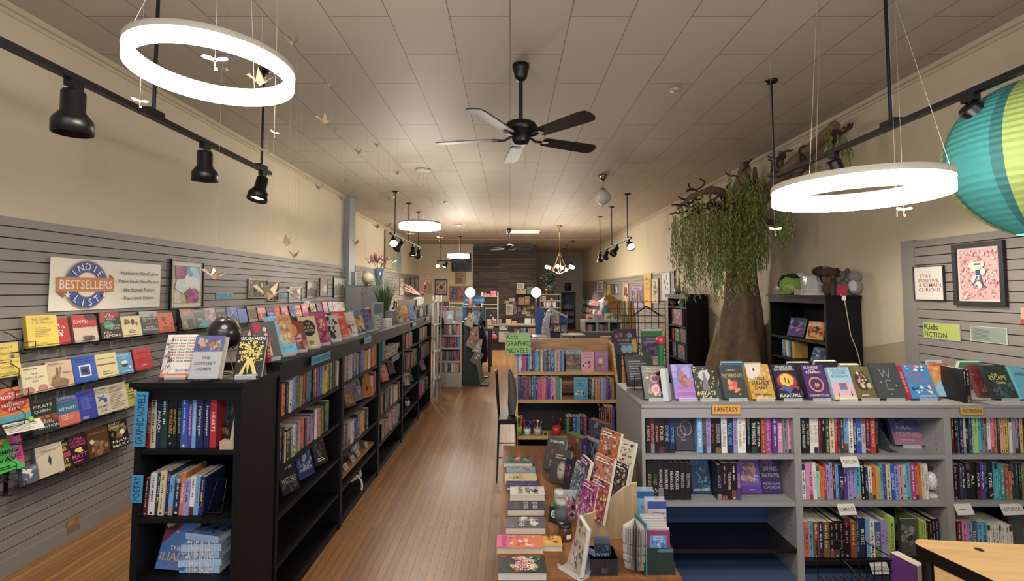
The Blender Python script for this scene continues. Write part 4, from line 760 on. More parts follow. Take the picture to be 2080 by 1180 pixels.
# wooden guitar shape
GW = wood('guitar_wood', '8a5528', 'b4763c', axis=2); t = thing('wooden_guitar', 'flat wooden guitar-shaped ornament standing among the books', 'ornament', (XF - .035, yr(747, XF - .035), ZS[3] + .004), rot=(R(-8), 0, R(55))); t.scale = (1.15, 1, 1.05)
pr = [(0, 0), (.035, .002), (.05, .03), (.048, .06), (.03, .085), (.033, .105), (.03, .13), (.02, .15), (.02, .17), (-.02, .17), (-.02, .15), (-.03, .13), (-.033, .105), (-.03, .085), (-.048, .06), (-.05, .03), (-.035, .002)]
b = MB().use(GW); n = len(pr); b.add([(x * 1.1, 0, z * 1.15) for x, z in pr] + [(x * 1.1, .014, z * 1.15) for x, z in pr], [tuple(range(n)), tuple(range(2 * n - 1, n - 1, -1))] + [(i, i + n, (i + 1) % n + n, (i + 1) % n) for i in range(n)]); gb = b.build('body', t)
Face(sh := MB(), (-.05, -.0005, 0), (1, 0, 0), (0, 0, 1), .1, .2).ell(.5, .35, .12, .07, '3a2010'); sh.build('sound_hole', gb)
# box games, white ornaments
for k, (px, z_, w_) in enumerate(((788, 0, .1), (797, 0, .11), (806, 0, .1), (800, .05, .09), (810, .05, .08))):
    tag(MB().box((-.1, 0, 0), (0, w_, .048), 'c8b8a0').box((0, .01, .012), (.0006, w_ - .01, .036), 'x').build('game_box', loc=(XF - .02, yr(px), ZS[4] + z_)), 'small cream and red card box in the third case, %s' % ('near side', 'middle', 'far side', 'stacked upper', 'stacked upper far')[k], 'box', 'small card boxes on the third case top shelf')
t = thing('empty_frame_stand', 'empty white square frame standing on the bottom shelf of the guitar case', 'picture frame', (XF - .12, yr(727, XF - .12), ZS[0]), rot=(R(-10), 0, R(70)))
MB().box((-.07, 0, 0), (.07, .02, .02), 'W').box((-.07, 0, .12), (.07, .02, .14)).box((-.07, 0, .02), (-.05, .02, .12)).box((.05, 0, .02), (.07, .02, .12)).build('frame', t); MB().box((-.05, .012, .02), (.05, .018, .12), '2a2a2c').build('backing', t)
tag(MB().lathe([(.09, 0), (.1, 0), (.1, .02), (.09, .02), (.09, 0)], 24, 'W').build('white_ring_stand', loc=(XF - .1, yr(708, XF - .1) + .06, ZS[0] + .03), rot=(R(60), 0, R(40))), 'white round stand leaning beside the empty white frame', 'ornament')
t = thing('potted_plant', 'tiny plant in a white pot on the fourth shelf of the plant case', 'potted plant', (XF - .07, yr(826, XF - .07) + .04, ZS[1])); MB().lathe([(0, 0), (.028, 0), (.032, .055), (.026, .055), (0, .045)], 14, 'W').build('pot', t)
b = MB().use(mat('2f5a34'))
for k in range(12): a = k * 2.4; b.tube([(0, 0, .045), (.015 * math.cos(a), .015 * math.sin(a), .08), (.035 * math.cos(a), .035 * math.sin(a), .1)], [.004, .006, .001], 4)
b.build('leaves', t)
# blue section signs on the case tops
def casesign(x0, x1, y0, y1, s, lb, c='2f94b4', z=None):
    loc, rz, w, h = on_wall(XF + .016, 1, x0, x1, y0, y1); h = max(h, .045)
    return sheet(loc, rz, w, h, lb, c, [('t', s, .5, .5, .88, .55, '163450')] if s else [('l', .1, .2, .9, .8, 2, '1c4c68')], name='shelf_sign')
casesign(633, 671, 719, 735, 'HISTORICAL FICTION', 'blue HISTORICAL FICTION sign on the front black bookcase unit')
for x0, x1, y0, y1, lb in ((740, 754, 686, 696, 'blue section sign over the guitar case'), (797, 811, 722, 732, 'blue section sign hanging inside the third case'), (838, 845, 656, 663, 'blue section sign over the plant case'), (866, 872, 644, 650, 'pale section sign over the last case')):
    casesign(x0, x1, y0, y1, '', lb, '4aa0b8' if 'pale' not in lb else 'a8a898')
# covers displayed on top of the row, facing the aisle
TOPS = [(528, 572, .185, '5c5c5c', 'grey cover with a long-haired standing figure, first on the case top', [('p', [(.4, .1), (.45, .7), (.58, .7), (.65, .1)], 'c8b890'), ('e', .5, .8, .08, .06, 'd8c8a0'), ('e', .5, .35, .06, .14, '2c2c2c'), ('t', 'ALICE', .4, .52, .8, .1, 'c83040'), ('e', .2, .85, .15, .12, 'c01c4c')], .012, '8c3040'),
        (556, 610, .2, 'b88c5c', 'tan and sky blue cover with a horned figure', [('r', 0, 0, .35, 1, '6cb4d0'), ('n', 14, ['c8a070', 'a86c3c', '8cc4d4', 'd8b884'], (.25, .1, .8, .8), .18, 4), ('t', 'DAUGHTER', .5, .9, .8, .08, 'b84830'), ('r', .3, .02, 1, .25, '6cb4d0'), ('t', 'EGYPT', .6, .15, .5, .06, '2c5c7c')], .036, '6cb4d4'),
        (592, 625, .165, '7c3c30', 'small rust red cover behind the first label holders', [('e', .4, .7, .2, .2, 'd8803c'), ('n', 12, ['c85c4c', '4c6c84', 'a0a0a0'], (.1, .05, .9, .5), .16, 6), ('l', .2, .3, .8, .5, 2, 'P')], .02, None),
        (617, 652, .18, 'c8b684', 'cream cover with a black oval', [('e', .5, .62, .4, .27, '1c1c1c'), ('t', 'THE', .5, .76, .25, .06, 'c8b684'), ('t', 'BOOK', .5, .65, .55, .09, 'c8b684'), ('t', 'WITCH', .5, .53, .6, .09, 'c8b684'), ('e', .5, .15, .15, .07, '8a6c4c')], .03, '2a2a20'),
        (637, 676, .2, '9c3460', 'magenta purple thick cover with gold archer', [('n', 9, ['d8b060', 'c89c54'], (.45, .35, .8, .85), .12, 5), ('n', 9, ['6c2444', 'b05c6c'], (.1, .05, .9, .35), .18, 2), ('t', 'ISHTAR', .5, .9, .8, .09, 'c87c94')], .034, 'b04c74'),
        (672, 690, .17, 'b8b0a8', 'small white and black cover between magenta and red books', [('n', 9, ['k', 'E'], (.1, .1, .9, .9), .2, 4)], .02, None),
        (680, 713, .185, 'd23c20', 'bright red orange hardback with a curling yellow line', [('L', [(.4, .55), (.45, .4), (.55, .33), (.68, .4), (.62, .5)], .006, 'e8b83c'), ('t', 'Dark', .35, .9, .5, .08, 'w'), ('t', 'SISTERS', .45, .78, .7, .09, 'w'), ('t', 'WEISS', .7, .08, .4, .06, 'w')], .036, '24242c'),
        (703, 727, .175, 'd0c8bc', 'white cover with red script', [('t', 'Last Dance', .5, .6, .8, .09, 'a83c3c'), ('n', 7, ['8a9088', 'a8445c'], (.1, .1, .9, .5), .14, 2)], .02, None),
        (717, 746, .175, 'c8943c', 'blue and gold cover of running shapes', [('r', 0, .8, 1, 1, '4c84bc'), ('r', 0, 0, 1, .2, '3c3c50'), ('n', 14, ['c8a050', '8c5c30', 'd8b878'], (.15, .15, .9, .85), .16, 9)], .02, None),
        (738, 757, .175, '4c4c84', 'indigo blue cover beside the plain red one', [('n', 9, ['6c6ca8', '34346c'], (.1, .1, .9, .9), .2, 4)], .03, None),
        (748, 771, .18, 'c0202c', 'glossy red cover with a white thread line', [('L', [(.5, .85), (.45, .7), (.6, .55), (.55, .4)], .004, 'w')], .03, '8c1420'),
        (809, 820, .165, 'a8843c', 'bronze gold cover among the far trio', [('n', 9, ['5c4c3c', 'd8b060'], (.1, .1, .9, .9), .2, 4)], .02, '3a3430'),
        (820, 832, .165, 'c84c34', 'yellow and red flame cover among the far trio', [('r', 0, .5, 1, 1, 'd8a838'), ('n', 6, ['d8743c'], (.1, .3, .9, .7), .2, 4), ('r', 0, 0, 1, .2, '6c5c64')], .02, None),
        (832, 846, .165, '5c70a8', 'blue streaked cover among the far trio', [('n', 8, ['8ca4c8', '3c4c84'], (.1, .1, .9, .9), .2, 4)], .02, None)]
for k, (x0, x1, h, c, lb, ar, th, sp) in enumerate(TOPS):
    X = XF - .07; A = at(x0, 690, X=X); B = at(x1, 690, X=X); y = (A.y + B.y) / 2
    book((X, y, ZT + .001), R(72), min(B.y - A.y, .15), h * 1.08, th, c, lb + (' on the black case' if len(lb.split()) < 11 else ''), ar, lean=R(17), spine=sp, group='covers facing the aisle on the black case tops')
    easel((X, y, ZT + .0), R(72), .1, R(17), label='clear stand under the %s' % ' '.join(lb.split()[:4]))
spine_row((XF - .04, at(545, 700, X=XF - .04).y, ZT + .002), R(-20), 'R', .022, 'the case top corner', h=(.13, .13), d=(.1, .1), titles={0: ('FAIR PLAY', .7, 'w')}, seed=3, tilt=R(-10))
# books facing the other way, seen from behind
for k, (px, y_, w_) in enumerate(((505, 684, .17), (545, 668, .13), (600, 668, .15), (640, 646, .13), (667, 640, .15), (700, 640, .14), (733, 632, .13), (760, 628, .13))):
    A = at(px, y_ + 14, X=-1.5)
    book((-1.5, A.y, ZT + .002), R(-90), w_, (.15, .16, .17, .17, .18, .17, .18, .18)[k], .028, ('8c1c30', 'c8bfa8', 'e', 'i', 'd', 'w', 'c', 'S')[k], 'book turned to the wall on the case top, ' + ('maroon back', 'cream back', 'grey back', 'silver back', 'gold back', 'white back', 'pale yellow back', 'steel blue back')[k], [], lean=R(20), group='books facing the wall on the black case tops')
# books and globe on the end case
ET = eb
YEARS = [('r', 0, 0, 1, .08, 'd86c2c')] + [('t', 'FEAR FEAR FEAR', .55, .93 - .07 * k, .8, .035, ('k' if k % 3 else 'c83c34')) for k in range(9)] + [('n', 60, ['2c2c34', 'c86434', '3c3c44'], (.04, .1, .3, .9), .03, 3), ('t', 'TRACY K SMITH', .72, .15, .5, .05, '3c5c9c')]
def endbook(px, py, Y, rz, w, h, t, c, lb, ar, **kw):
    q = at(px, py, Y=Y); e = book((q.x, Y, ET + kw.pop('dz', .001)), rz, w, h, t, c, lb, ar, lean=kw.pop('lean', R(17)), **kw); return e
endbook(356, 750, 2.1, R(8), .125, .19, .022, 'd8d0c0', 'white cover patterned with words and orange base on the end case', YEARS, spine='d8d0c0')
endbook(412, 760, 2.04, R(4), .125, .187, .036, 'a8a8a8', 'grey and blue cover THE ODYSSEY on the end case', [('r', 0, .62, 1, 1, '4c5488'), ('n', 16, ['8a6850', 'a8907c', '5c4444'], (.15, .64, .9, .92), .14, 3), ('t', 'THE', .48, .48, .28, .07, '5c584c'), ('t', 'ODYSSEY', .48, .35, .72, .07, '5c584c'), ('t', 'HOMER', .48, .22, .5, .06, '5c584c')])
endbook(502, 748, 2.1, R(4), .12, .185, .024, '1c1c20', 'black and gold tree cover GILGAMESH on the end case corner', [('t', 'GILGAMESH', .5, .93, .9, .08, 'w')] + [('n', 90, ['d8c050', 'c8b044'], (.08, .35, .92, .86), .06, 3), ('p', [(.2, .06), (.45, .45), (.6, .45), (.85, .06), (.7, .06), (.55, .3), (.5, .06), (.42, .3), (.35, .06)], 'd0b84c'), ('t', 'SIMON ARMITAGE', .5, .04, .8, .04, 'w')])
for px, Y, lb in ((360, 2.1, 'clear stand under the word-patterned cover'), (502, 2.1, 'clear stand under the GILGAMESH cover')): easel((at(px, 750, Y=Y).x, Y, ET), R(4), .09, R(17), label=lb)
t = thing('book_easel', 'small black wire easel under THE ODYSSEY', 'book stand', (at(414, 762, Y=2.03).x, 2.04, ET)); b = MB().use(METAL_BLK)
for s in (-1, 1): b.tube([(s * .04, -.03, .014), (s * .036, -.035, .002), (s * .03, 0, .003), (s * .02, .05, .1)], .0022, 5)
b.cyl((-.036, -.033, .003), (.036, -.033, .003), .0022, n=5).cyl((-.02, .05, .1), (.02, .05, .1), .0022, n=5); b.build('wire_frame', t)
q = at(456, 678, Y=2.22); t = thing('globe', 'black world globe on a gold wire stand behind THE ODYSSEY', 'globe', (q.x, 2.22, ET)); gz = q.z - ET
GM = mat('1f1d20', rough=.25, var=.6, scale=18); MB().ball((0, 0, gz), .072, GM, 28).build('sphere', t)
MB().tube([(.078 * math.cos(R(a)), 0, gz + .078 * math.sin(R(a))) for a in range(-60, 250, 15)], .0025, 5, BRASS).build('meridian_ring', t)
b = MB().use(BRASS)
for a in (0, 120, 240): b.cyl((.05 * math.cos(R(a)), .05 * math.sin(R(a)), 0), (.02 * math.cos(R(a + 60)), .02 * math.sin(R(a + 60)), gz - .065), .003, n=6)
b.tube([(.05, 0, .003), (-.025, .043, .003), (-.025, -.043, .003), (.05, 0, .003)], .0025, 5); b.build('stand', t)
# ================================================================ grey bookcases across the front
GY, GD = 2.65, .62
GREY = mat('949490', rough=.5, var=.03, scale=5); NAVY = mat('3a4f72', rough=.6); BSH = mat('101013', rough=.3)
gz = lambda py, Y=GY: at(1600, py, Y=Y).z
GT = gz(822); GS1, GS2, GS3 = gz(925), gz(1021), gz(1116)
gx = lambda px, py=840, Y=GY: at(px, py, Y=Y).x
VX = [gx(1303), gx(1618), gx(1923), gx(1923) + (gx(1923) - gx(1618))]
for u in range(3):
    x0, x1 = VX[u], VX[u + 1]; L_ = (x1 - x0) / 2; low = [GS3, gz(1140), gz(1140)][u]
    t = thing('bookcase', ('grey bookcase unit under the FANTASY sign with a black lower shelf', 'grey bookcase unit between the FANTASY and FICTION signs', 'grey bookcase unit under the yellow FICTION sign')[u], 'bookcase', ((x0 + x1) / 2, GY, 0), group='grey painted bookcases in the shop middle')
    for s in (-1, 1): MB().box((-L_, 0, 0) if s < 0 else (L_ - .019, 0, 0), (-L_ + .019, GD, GT - .02) if s < 0 else (L_, GD, GT - .02), GREY).build('side_panel', t)
    MB().box((-L_ + .019, GD / 2 - .008, 0), (L_ - .019, GD / 2 - .002, GT - .055), NAVY).box((-L_ + .019, GD / 2 + .002, 0), (L_ - .019, GD / 2 + .008, GT - .055)).build('back_panel', t)
    MB().box((-L_, -.006, GT - .016), (L_, GD + .006, GT), GREY).box((-L_ + .019, .0, GT - .072), (L_ - .019, GD, GT - .016)).build('top', t)
    for z in (GS1, GS2): MB().box((-L_ + .019, .004, z - .022), (L_ - .019, GD - .004, z), GREY).build('shelf', t)
    MB().box((-L_ + .019, .004, low - .022), (L_ - .019, GD - .004, low), BSH).build('shelf', t)
    MB().box((-L_ + .019, .02, .0), (L_ - .019, GD - .02, .03), NAVY).build('bottom_board', t)
    pins = MB().use('2c2c2c')
    for s in (-1, 1):
        for k in range(26): pins.box((s * (L_ - .0192) - .0004, .05, .1 + .03 * k), (s * (L_ - .0192) + .0004, .056, .106 + .03 * k))
    p = pins.build('pin_holes', t); p['kind'] = 'stuff'
gf = R(-90)
def grow(x0, x1, z, cols, name, seed, **kw):
    Y = GY + .03; a = gx(x0, 900, Y); b_ = gx(x1, 900, Y)
    return spine_row((a, Y, z + .001), gf, cols, b_ - a, name, kw.pop('ends', ('aisle end', 'wall end')), seed=seed, **kw)
SM = dict(h=(.195, .21), d=(.13, .16), recess=.006)
grow(1313, 1372, GS1, 'kmkkkn', 'the FANTASY shelf start', 41, **SM, titles={0: ('HEIRS', .4, 'h'), 1: ('LIGHTLARK', .5, 'h'), 2: ('SKYSHADE', .45, 'h'), 3: ('FOUR', .4, 'h'), 4: ('DIVINE', .45, 's'), 5: ('SCYTHE', .45, 's')}, what='dark hardback')
def face(x0, x1, z, h, c, lb, ar, Y=GY + .06, lean=R(12), turn=0, **kw):
    a = gx(x0, 920, Y); b_ = gx(x1, 920, Y); return book(((a + b_) / 2, Y, z + .001), turn, b_ - a, h, kw.pop('t', .03), c, lb, ar, lean=lean, **kw)
SW = lambda c: [('o', .35, .5, .25, .17, .14, c), ('o', .6, .6, .3, .2, .1, 'b8945c')]
face(1374, 1413, GS1, .2, '322f33', 'charcoal cover with a lilac swirl facing out on the FANTASY shelf', [('t', 'SHADOWS', .5, .92, .85, .08, '9a8a9c')] + SW('9c74b4') + [('l', .3, .25, .7, .3, 1, 'c86c5c')])
grow(1416, 1516, GS1, 'sElkkwnlww', 'the middle of the FANTASY shelf', 42, **SM, titles={0: ('RED QUEEN', .7, 'W'), 1: ("KING'S CAGE", .6, 'e'), 2: ('RULE OF WOLVES', .7, 'k'), 3: ('SIX OF CROWS', .5, 'r'), 4: ('CROOKED KINGDOM', .5, 'i'), 5: ('A CRUEL PRINCE', .7, 'k'), 6: ('WICKED KING', .6, 's'), 7: ('THE PRISONER', .6, 'k'), 8: ('A STOLEN HEIR', .7, 'k'), 9: ('STORIES', .5, 'k')})
grow(1518, 1609, GS1, 'kkkxMpPeP', 'the wall end of the FANTASY shelf', 43, **SM, titles={0: ('ALWAYS NEVER', .6, 'q'), 1: ('THE FOXGLOVE', .6, 'w'), 2: ('A TEMPEST OF TEA', .7, 'w'), 6: ('HUSH', .4, 'w')})
grow(1313, 1402, GS2, 'kkkkkkkk', 'the POWERLESS shelf', 44, h=(.2, .215), d=(.15, .17), recess=.004, soft=0, tk=1, titles={0: ('KING', .3, 'd'), 1: ('GREEN', .3, 'g'), 2: ('POWERLESS', .5, 'w'), 3: ('POWERLESS', .5, 'w'), 4: ('FEARLESS', .5, 'w'), 5: ('RECKLESS', .5, 'w'), 6: ('NEEDLESS', .4, 'i'), 7: ('CROWN', .4, 'i')}, what='black hardback')
face(1405, 1444, GS2, .19, '16344c', 'dark teal cover POWERFUL facing out between black hardbacks', [('t', 'POWERFUL', .5, .85, .9, .12, 's'), ('L', [(.3, .6), (.5, .45), (.35, .3), (.6, .35)], .003, 's'), ('n', 18, ['2c6c7c', '1c4c5c', '3c8c94'], (.5, .1, .95, .8), .12, 2), ('t', 'LAUREN ROBERTS', .5, .1, .85, .06, 'w')], Y=GY + .1)
grow(1455, 1503, GS2, 'kkkkp', 'the HAPPY PLACE shelf end', 45, h=(.19, .2), d=(.15, .17), recess=.004, titles={0: ('VIOLET', .4, 'l'), 2: ('THE BONES', .5, 'w'), 4: ('HOUSE', .4, 'h')})
face(1505, 1546, GS2, .19, '6c4c98', 'purple cover with a swirl of copper hair', [('n', 26, ['b07a6c', 'c8948c', '8c5c5c'], (.1, .35, .75, .85), .2, 2), ('n', 8, ['c8c4e8', '4c6cb4'], (.6, .3, .95, .5), .12, 4), ('r', 0, 0, 1, .2, '54308c'), ('l', .4, .08, .8, .12, 1, 'w')], Y=GY + .1)
face(1547, 1588, GS2, .2, '3c2c54', 'dark violet cover with silver title lettered DAUGHTER', [('n', 14, ['8c4484', '5c3c74', 'a8609c'], (.05, .7, .6, .98), .2, 3), ('t', "SWAN'S", .5, .66, .7, .12, 'i'), ('t', 'DAUGHTER', .5, .48, .85, .11, 'i'), ('t', 'ROSHANI', .5, .26, .8, .07, 'l'), ('t', 'CHOKSHI', .5, .16, .8, .08, 'l')], Y=GY + .1)
grow(1628, 1785, GS1, 'kkwwmkEcrmEswnbimrkwkGv'[:19], 'the THRILLER shelf', 46, **SM, titles={0: ('A CLUE AT MIDNIGHT', .8, 'w'), 1: ('ALL THE HENRY', .6, 'c'), 2: ('GOOD GIRL', .5, 'e'), 3: ('BAD BLOOD', .5, 'e'), 8: ('FIVE', .4, 'P'), 13: ('COOLBREAKER', .6, 'w'), 14: ('CLUE', .4, 'w'), 15: ('ONE DIES', .5, 'E'), 17: ('THE THIRD DANCE', .7, 'c'), 18: ('DEATHLY FATE', .6, 'v')})
face(1822, 1878, GS1, .2, '5c5878', 'mauve cover ALL CREATURES tilted on a clear stand', [('r', 0, 0, 1, .35, '9c6478'), ('n', 12, ['2c2c4c', '4c4868'], (.1, .6, .95, .9), .2, 3), ('t', 'KILL', .45, .5, .5, .1, 'a8b4d8'), ('t', 'CREATURES', .55, .3, .85, .12, 'd89ca8'), ('l', .2, .12, .9, .16, 1, 'c8a0a8')], Y=GY + .13, lean=R(24), turn=R(-6))
easel((gx(1850, 920, GY + .13), GY + .13, GS1), R(-6), .1, R(24), label='clear stand holding the mauve ALL CREATURES cover')
t = thing('metal_bookend', 'curved grey metal bookend holding the THRILLER shelf row', 'bookend', (gx(1790, 920, 2.75), 2.75, GS1))
b = MB().use(mat('7c8084', rough=.35, metal=.7)); pts = [(.0, .0), (.12, 0), (.12, .05), (.08, .1), (.03, .13), (0, .135)]
b.add([(0, -p[0] + .06, p[1]) for p in pts] + [(.003, -p[0] + .06, p[1]) for p in pts], [tuple(range(6)), tuple(range(11, 5, -1))] + [(i, i + 6, (i + 1) % 6 + 6, (i + 1) % 6) for i in range(6)]); b.box((0, -.06, 0), (.06, .06, .0015)); b.build('plate', t)
grow(1628, 1884, GS2, 'wPPwjorllmsnpllqknwodqpcbsPjqMoocw', 'the ROMANCE shelf', 47, h=(.18, .205), d=(.13, .15), recess=.005, tilt=R(-1), titles={1: ('LOVE', .3, 'w'), 3: ('CUPIDITY', .5, 'M'), 6: ('LONESOME', .5, 'y'), 11: ('I.P.', .3, 'w'), 17: ('MY LADY', .5, 'w'), 24: ('SHORE', .5, 'w'), 27: ('WITTY', .4, 'k'), 33: ('OTHER GIRLS', .6, 'k')}, what='paperback')
grow(1628, 1806, gz(1140), 'fqxnDkkkkxGnswSllkmc'[:18], 'the DYSTOPIAN shelf', 48, h=(.19, .215), d=(.17, .2), recess=.006, titles={0: ('STORM YEAR', .6, 'k'), 11: ('RISE', .4, 'w'), 12: ('UNSEEN', .4, 's'), 14: ('ECHO', .4, 'w'), 15: ('CITY', .4, 'p'), 16: ('CITY', .4, 'p'), 17: ('SCAN', .4, 'w')})
spine_row((gx(1806, 1000, 2.66), 2.66, gz(1140) + .001), gf, 'L', .027, 'the DYSTOPIAN shelf beside the dark cover', h=(.225, .225), d=(.18, .18), titles={0: ('MINDWORKS', .7, 'k')}, seed=2)
face(1822, 1858, gz(1140), .2, '4a5048', 'grey green misty cover beside the lime MINDWORKS spine', [('n', 14, ['2c302c', '6c746c', '8a928a'], (.1, .1, .9, .9), .2, 3)], Y=GY + .05, lean=0, t=.02)
grow(1866, 1902, gz(1140), 'Lkkkk', 'the dark stack at the wall end', 50, h=(.19, .21), d=(.17, .2))
t = thing('pineapple_ornament', 'white ceramic pineapple with gold leaves on a white block', 'ornament', (gx(1891, 1000, 2.74), 2.74, GS2))
MB().box((-.035, -.03, 0), (.05, .04, .016), 'W').build('base', t); b = MB().ball((0, 0, .085), .034, mat('e2e0da', rough=.3), 20, sc=(1, 1, 1.5)); b.build('body', t); g_ = MB().use(mat('d9d8d2', rough=.3))
for k in range(7):
    for j in range(10):
        a = R(j * 36 + k * 18); zz = .045 + .0125 * k; rr = .034 * math.sqrt(max(.05, 1 - ((zz - .085) / .051) ** 2)); g_.cyl((rr * math.cos(a) * .9, rr * math.sin(a) * .9, zz), ((rr + .004) * math.cos(a), (rr + .004) * math.sin(a), zz), .005, .001, n=4)
g_.build('bumps', t); b = MB().use(BRASS)
for k in range(8): a = k * .8; b.tube([(0, 0, .13), (.012 * math.cos(a), .012 * math.sin(a), .155), (.02 * math.cos(a), .02 * math.sin(a), .17)], [.004, .004, .001], 4)
b.build('leaves', t)
grow(1935, 2080, GS1, 'mknnikEjLqeewPonhyvwdlnyuldySk'[:24], 'the yellow FICTION shelf', 51, **SM, titles={4: ('OR', .3, 'w'), 5: ('SO', .3, 'w')})
grow(1935, 2085, GS2, 'kEnkkkpkkqttxoEGkvek'[:19], 'the second shelf under FICTION', 52, h=(.185, .205), d=(.13, .15), titles={3: ('DEMON', .4, 'w'), 4: ('ALL', .3, 'w'), 5: ('FOUR', .4, 'w'), 8: ('EYES', .4, 'w')})
grow(1935, 1998, gz(1140), 'mPlSsq', 'the third shelf under FICTION', 53, h=(.19, .2), d=(.15, .17), titles={3: ('SYLVER', .4, 'w')})
grow(1999, 2048, gz(1140), 'wwwwwww', 'the white boxed comic set', 54, h=(.17, .18), d=(.15, .16), tk=1, what='white spine')
face(2053, 2110, gz(1140), .22, '4c5444', 'olive cover with a maroon shape at the edge of the FICTION case', [('n', 14, ['8c4454', '3c5c4c', '6c3c44'], (.2, .1, .9, .9), .25, 3)])
# signs on the grey cases
def gsign(x0, x1, y0, y1, s, c, ink, lb, turn=0):
    a = at(x0, y1, Y=GY - .01); b_ = at(x1, y0, Y=GY - .01); w_ = b_.x - a.x; h_ = b_.z - a.z
    return sheet(((a.x + b_.x) / 2, GY - .012, a.z), turn, w_, h_, lb, c, [('t', s, .5, .5, .82, .52, ink)], name='shelf_sign', edge='d0622c' if s in 'FANTASY' else None)
gsign(1446, 1504, 822, 841, 'FANTASY', 'd89a1c', '2c2418', 'orange edged yellow FANTASY sign on the grey bookcase front'); gsign(1951, 1996, 828, 842, 'FICTION', 'cc9a20', '2c2418', 'yellow FICTION sign on the third grey bookcase unit')
for px, z, s, w_, lb in ((1730, GS1, 'THRILLERS', .1, 'white handwritten card THRILLERS hanging off a shelf'), (1720, GS2, 'ROMANCE', .1, 'white handwritten card ROMANCE hanging off a shelf'), (1958, GS2, '', .1, 'blank looking white card under the second FICTION shelf'), (2056, GS2, 'HISTORICAL', .13, 'white handwritten card HISTORICAL near the frame edge'), (1782, gz(1140), 'DYSTOPIAN', .1, 'white handwritten card DYSTOPIAN behind the wire basket')):
    sheet((gx(px, 950, GY - .02), GY - .022, z - .056), 0, w_, .055, lb, 'd8d4c8', [('t', s, .5, .5, .85, .35, '2c2c2c')] if s else [('l', .2, .4, .8, .6, 1, 'e')], name='shelf_card', cat='card', rot=(R(-25), 0, R(4)))
# covers along the grey top
Y0_ = GY + .09
def top(x0, x1, h, c, lb, ar, turn=R(4), lean=R(21), dy=0., t=.028, st=True, **kw):
    Y = Y0_ + dy; a = at(x0, 806, Y=Y).x; b_ = at(x1, 806, Y=Y).x
    book(((a + b_) / 2, Y, GT + .001), turn, b_ - a, h, t, c, lb, ar, lean=lean, group='covers along the grey bookcase tops', **kw)
    if st: easel(((a + b_) / 2, Y, GT), turn, min(.11, b_ - a), lean, label='clear stand under the ' + ' '.join(lb.split()[:5]))
top(1310, 1360, .19, '26242a', 'black cover with two pink medallions IMMORTAL CONSEQUENCES', [('t', 'IMMORTAL', .5, .92, .6, .07, 'c8b070'), ('t', 'CONSEQUENCES', .5, .83, .8, .08, 'c8b070'), ('n', 26, ['c8a060', 'a88450', 'd8b878'], (.15, .1, .85, .75), .09, 2), ('e', .5, .6, .2, .13, 'c8748c'), ('e', .5, .6, .13, .085, '5c2c4c'), ('e', .5, .28, .2, .13, 'd8a0b0'), ('e', .5, .28, .1, .07, 'c86c88')], spine='1c1c20')
top(1350, 1372, .18, 'ccd0d4', 'pale book standing edge on beside the two medallions cover', [], turn=R(58), st=False, lean=R(6), dy=-.0, t=.03)
top(1372, 1420, .2, '8070b8', 'lavender cover with a red haired figure WITCH OF REVERIE', [('r', 0, 0, 1, .35, '9c74c0'), ('n', 12, ['6c60b4', '9c94d0'], (.05, .5, .95, .95), .2, 3), ('e', .4, .72, .12, .1, 'a85c64'), ('n', 10, ['8c4c54', 'a86c64'], (.3, .35, .7, .65), .16, 6), ('t', 'ROSIE TALBOT', .4, .93, .5, .04, 'l'), ('t', 'WITCH', .5, .3, .75, .1, 'c03c84'), ('t', 'OF REVERIE', .5, .14, .85, .1, 'c03c84')])
top(1416, 1461, .19, '26262a', 'black and yellow cover with a grey statue HECATE', [('n', 40, ['d8c83c', 'c8b834'], (.03, .03, .97, .97), .07, 5), ('e', .5, .7, .27, .17, 'b8b8b8'), ('p', [(.35, .22), (.45, .8), (.55, .8), (.68, .22)], '6c6c74'), ('r', .1, .1, .9, .24, '26262a'), ('t', 'HEKATE', .5, .17, .8, .12, 'd8d088')])
top(1472, 1521, .195, '38403c', 'dark green grey cover FLICKERSTATE with an orange flame figure', [('t', 'FLICKERSTATE', .5, .68, .88, .11, 'd0b04c'), ('n', 14, ['d8643c', 'e0845c', 'c84c34'], (.3, .08, .7, .58), .12, 3), ('t', 'UNHOLY', .5, .85, .35, .05, 'c8c8c0')])
top(1527, 1577, .2, 'c8962c', 'gold cover with an eye and pale face YOUR STRANGE DUET', [('n', 34, ['dca83c', 'a87420', 'e0b858'], (.03, .03, .97, .97), .1, 5), ('p', [(0, 1), (.65, 1), (.6, .75), (.35, .55), (0, .6)], 'dcc8b8'), ('e', .33, .84, .14, .05, 'w'), ('e', .33, .84, .05, .045, '4c3024'), ('t', 'YOUR', .5, .58, .45, .1, 'k'), ('t', 'STRANGE', .5, .45, .75, .11, 'k'), ('t', 'DUET', .5, .32, .55, .1, 'k'), ('t', 'ERIN CRAIG', .5, .12, .7, .06, 'k')])
top(1582, 1632, .195, '24243a', 'dark cover with a yellow sun and two figures BLIGHTFALL', [('t', 'BRANDON', .5, .93, .7, .07, 'w'), ('t', 'SANDERSON', .5, .85, .85, .07, 'w'), ('e', .5, .5, .42, .24, 'a82c44'), ('e', .5, .53, .3, .19, 'e8b81c'), ('r', .42, .42, .46, .6, 'k'), ('r', .55, .42, .59, .58, 'k'), ('n', 12, ['2c5cb4', 'b02c3c'], (.05, .2, .95, .36), .12, 4), ('t', 'BLIGHTFALL', .5, .08, .9, .1, 'W')], t=.04, sp_art=[('t', 'BLIGHTFALL', .5, .5, 3.4, .08, 'P', -90)])
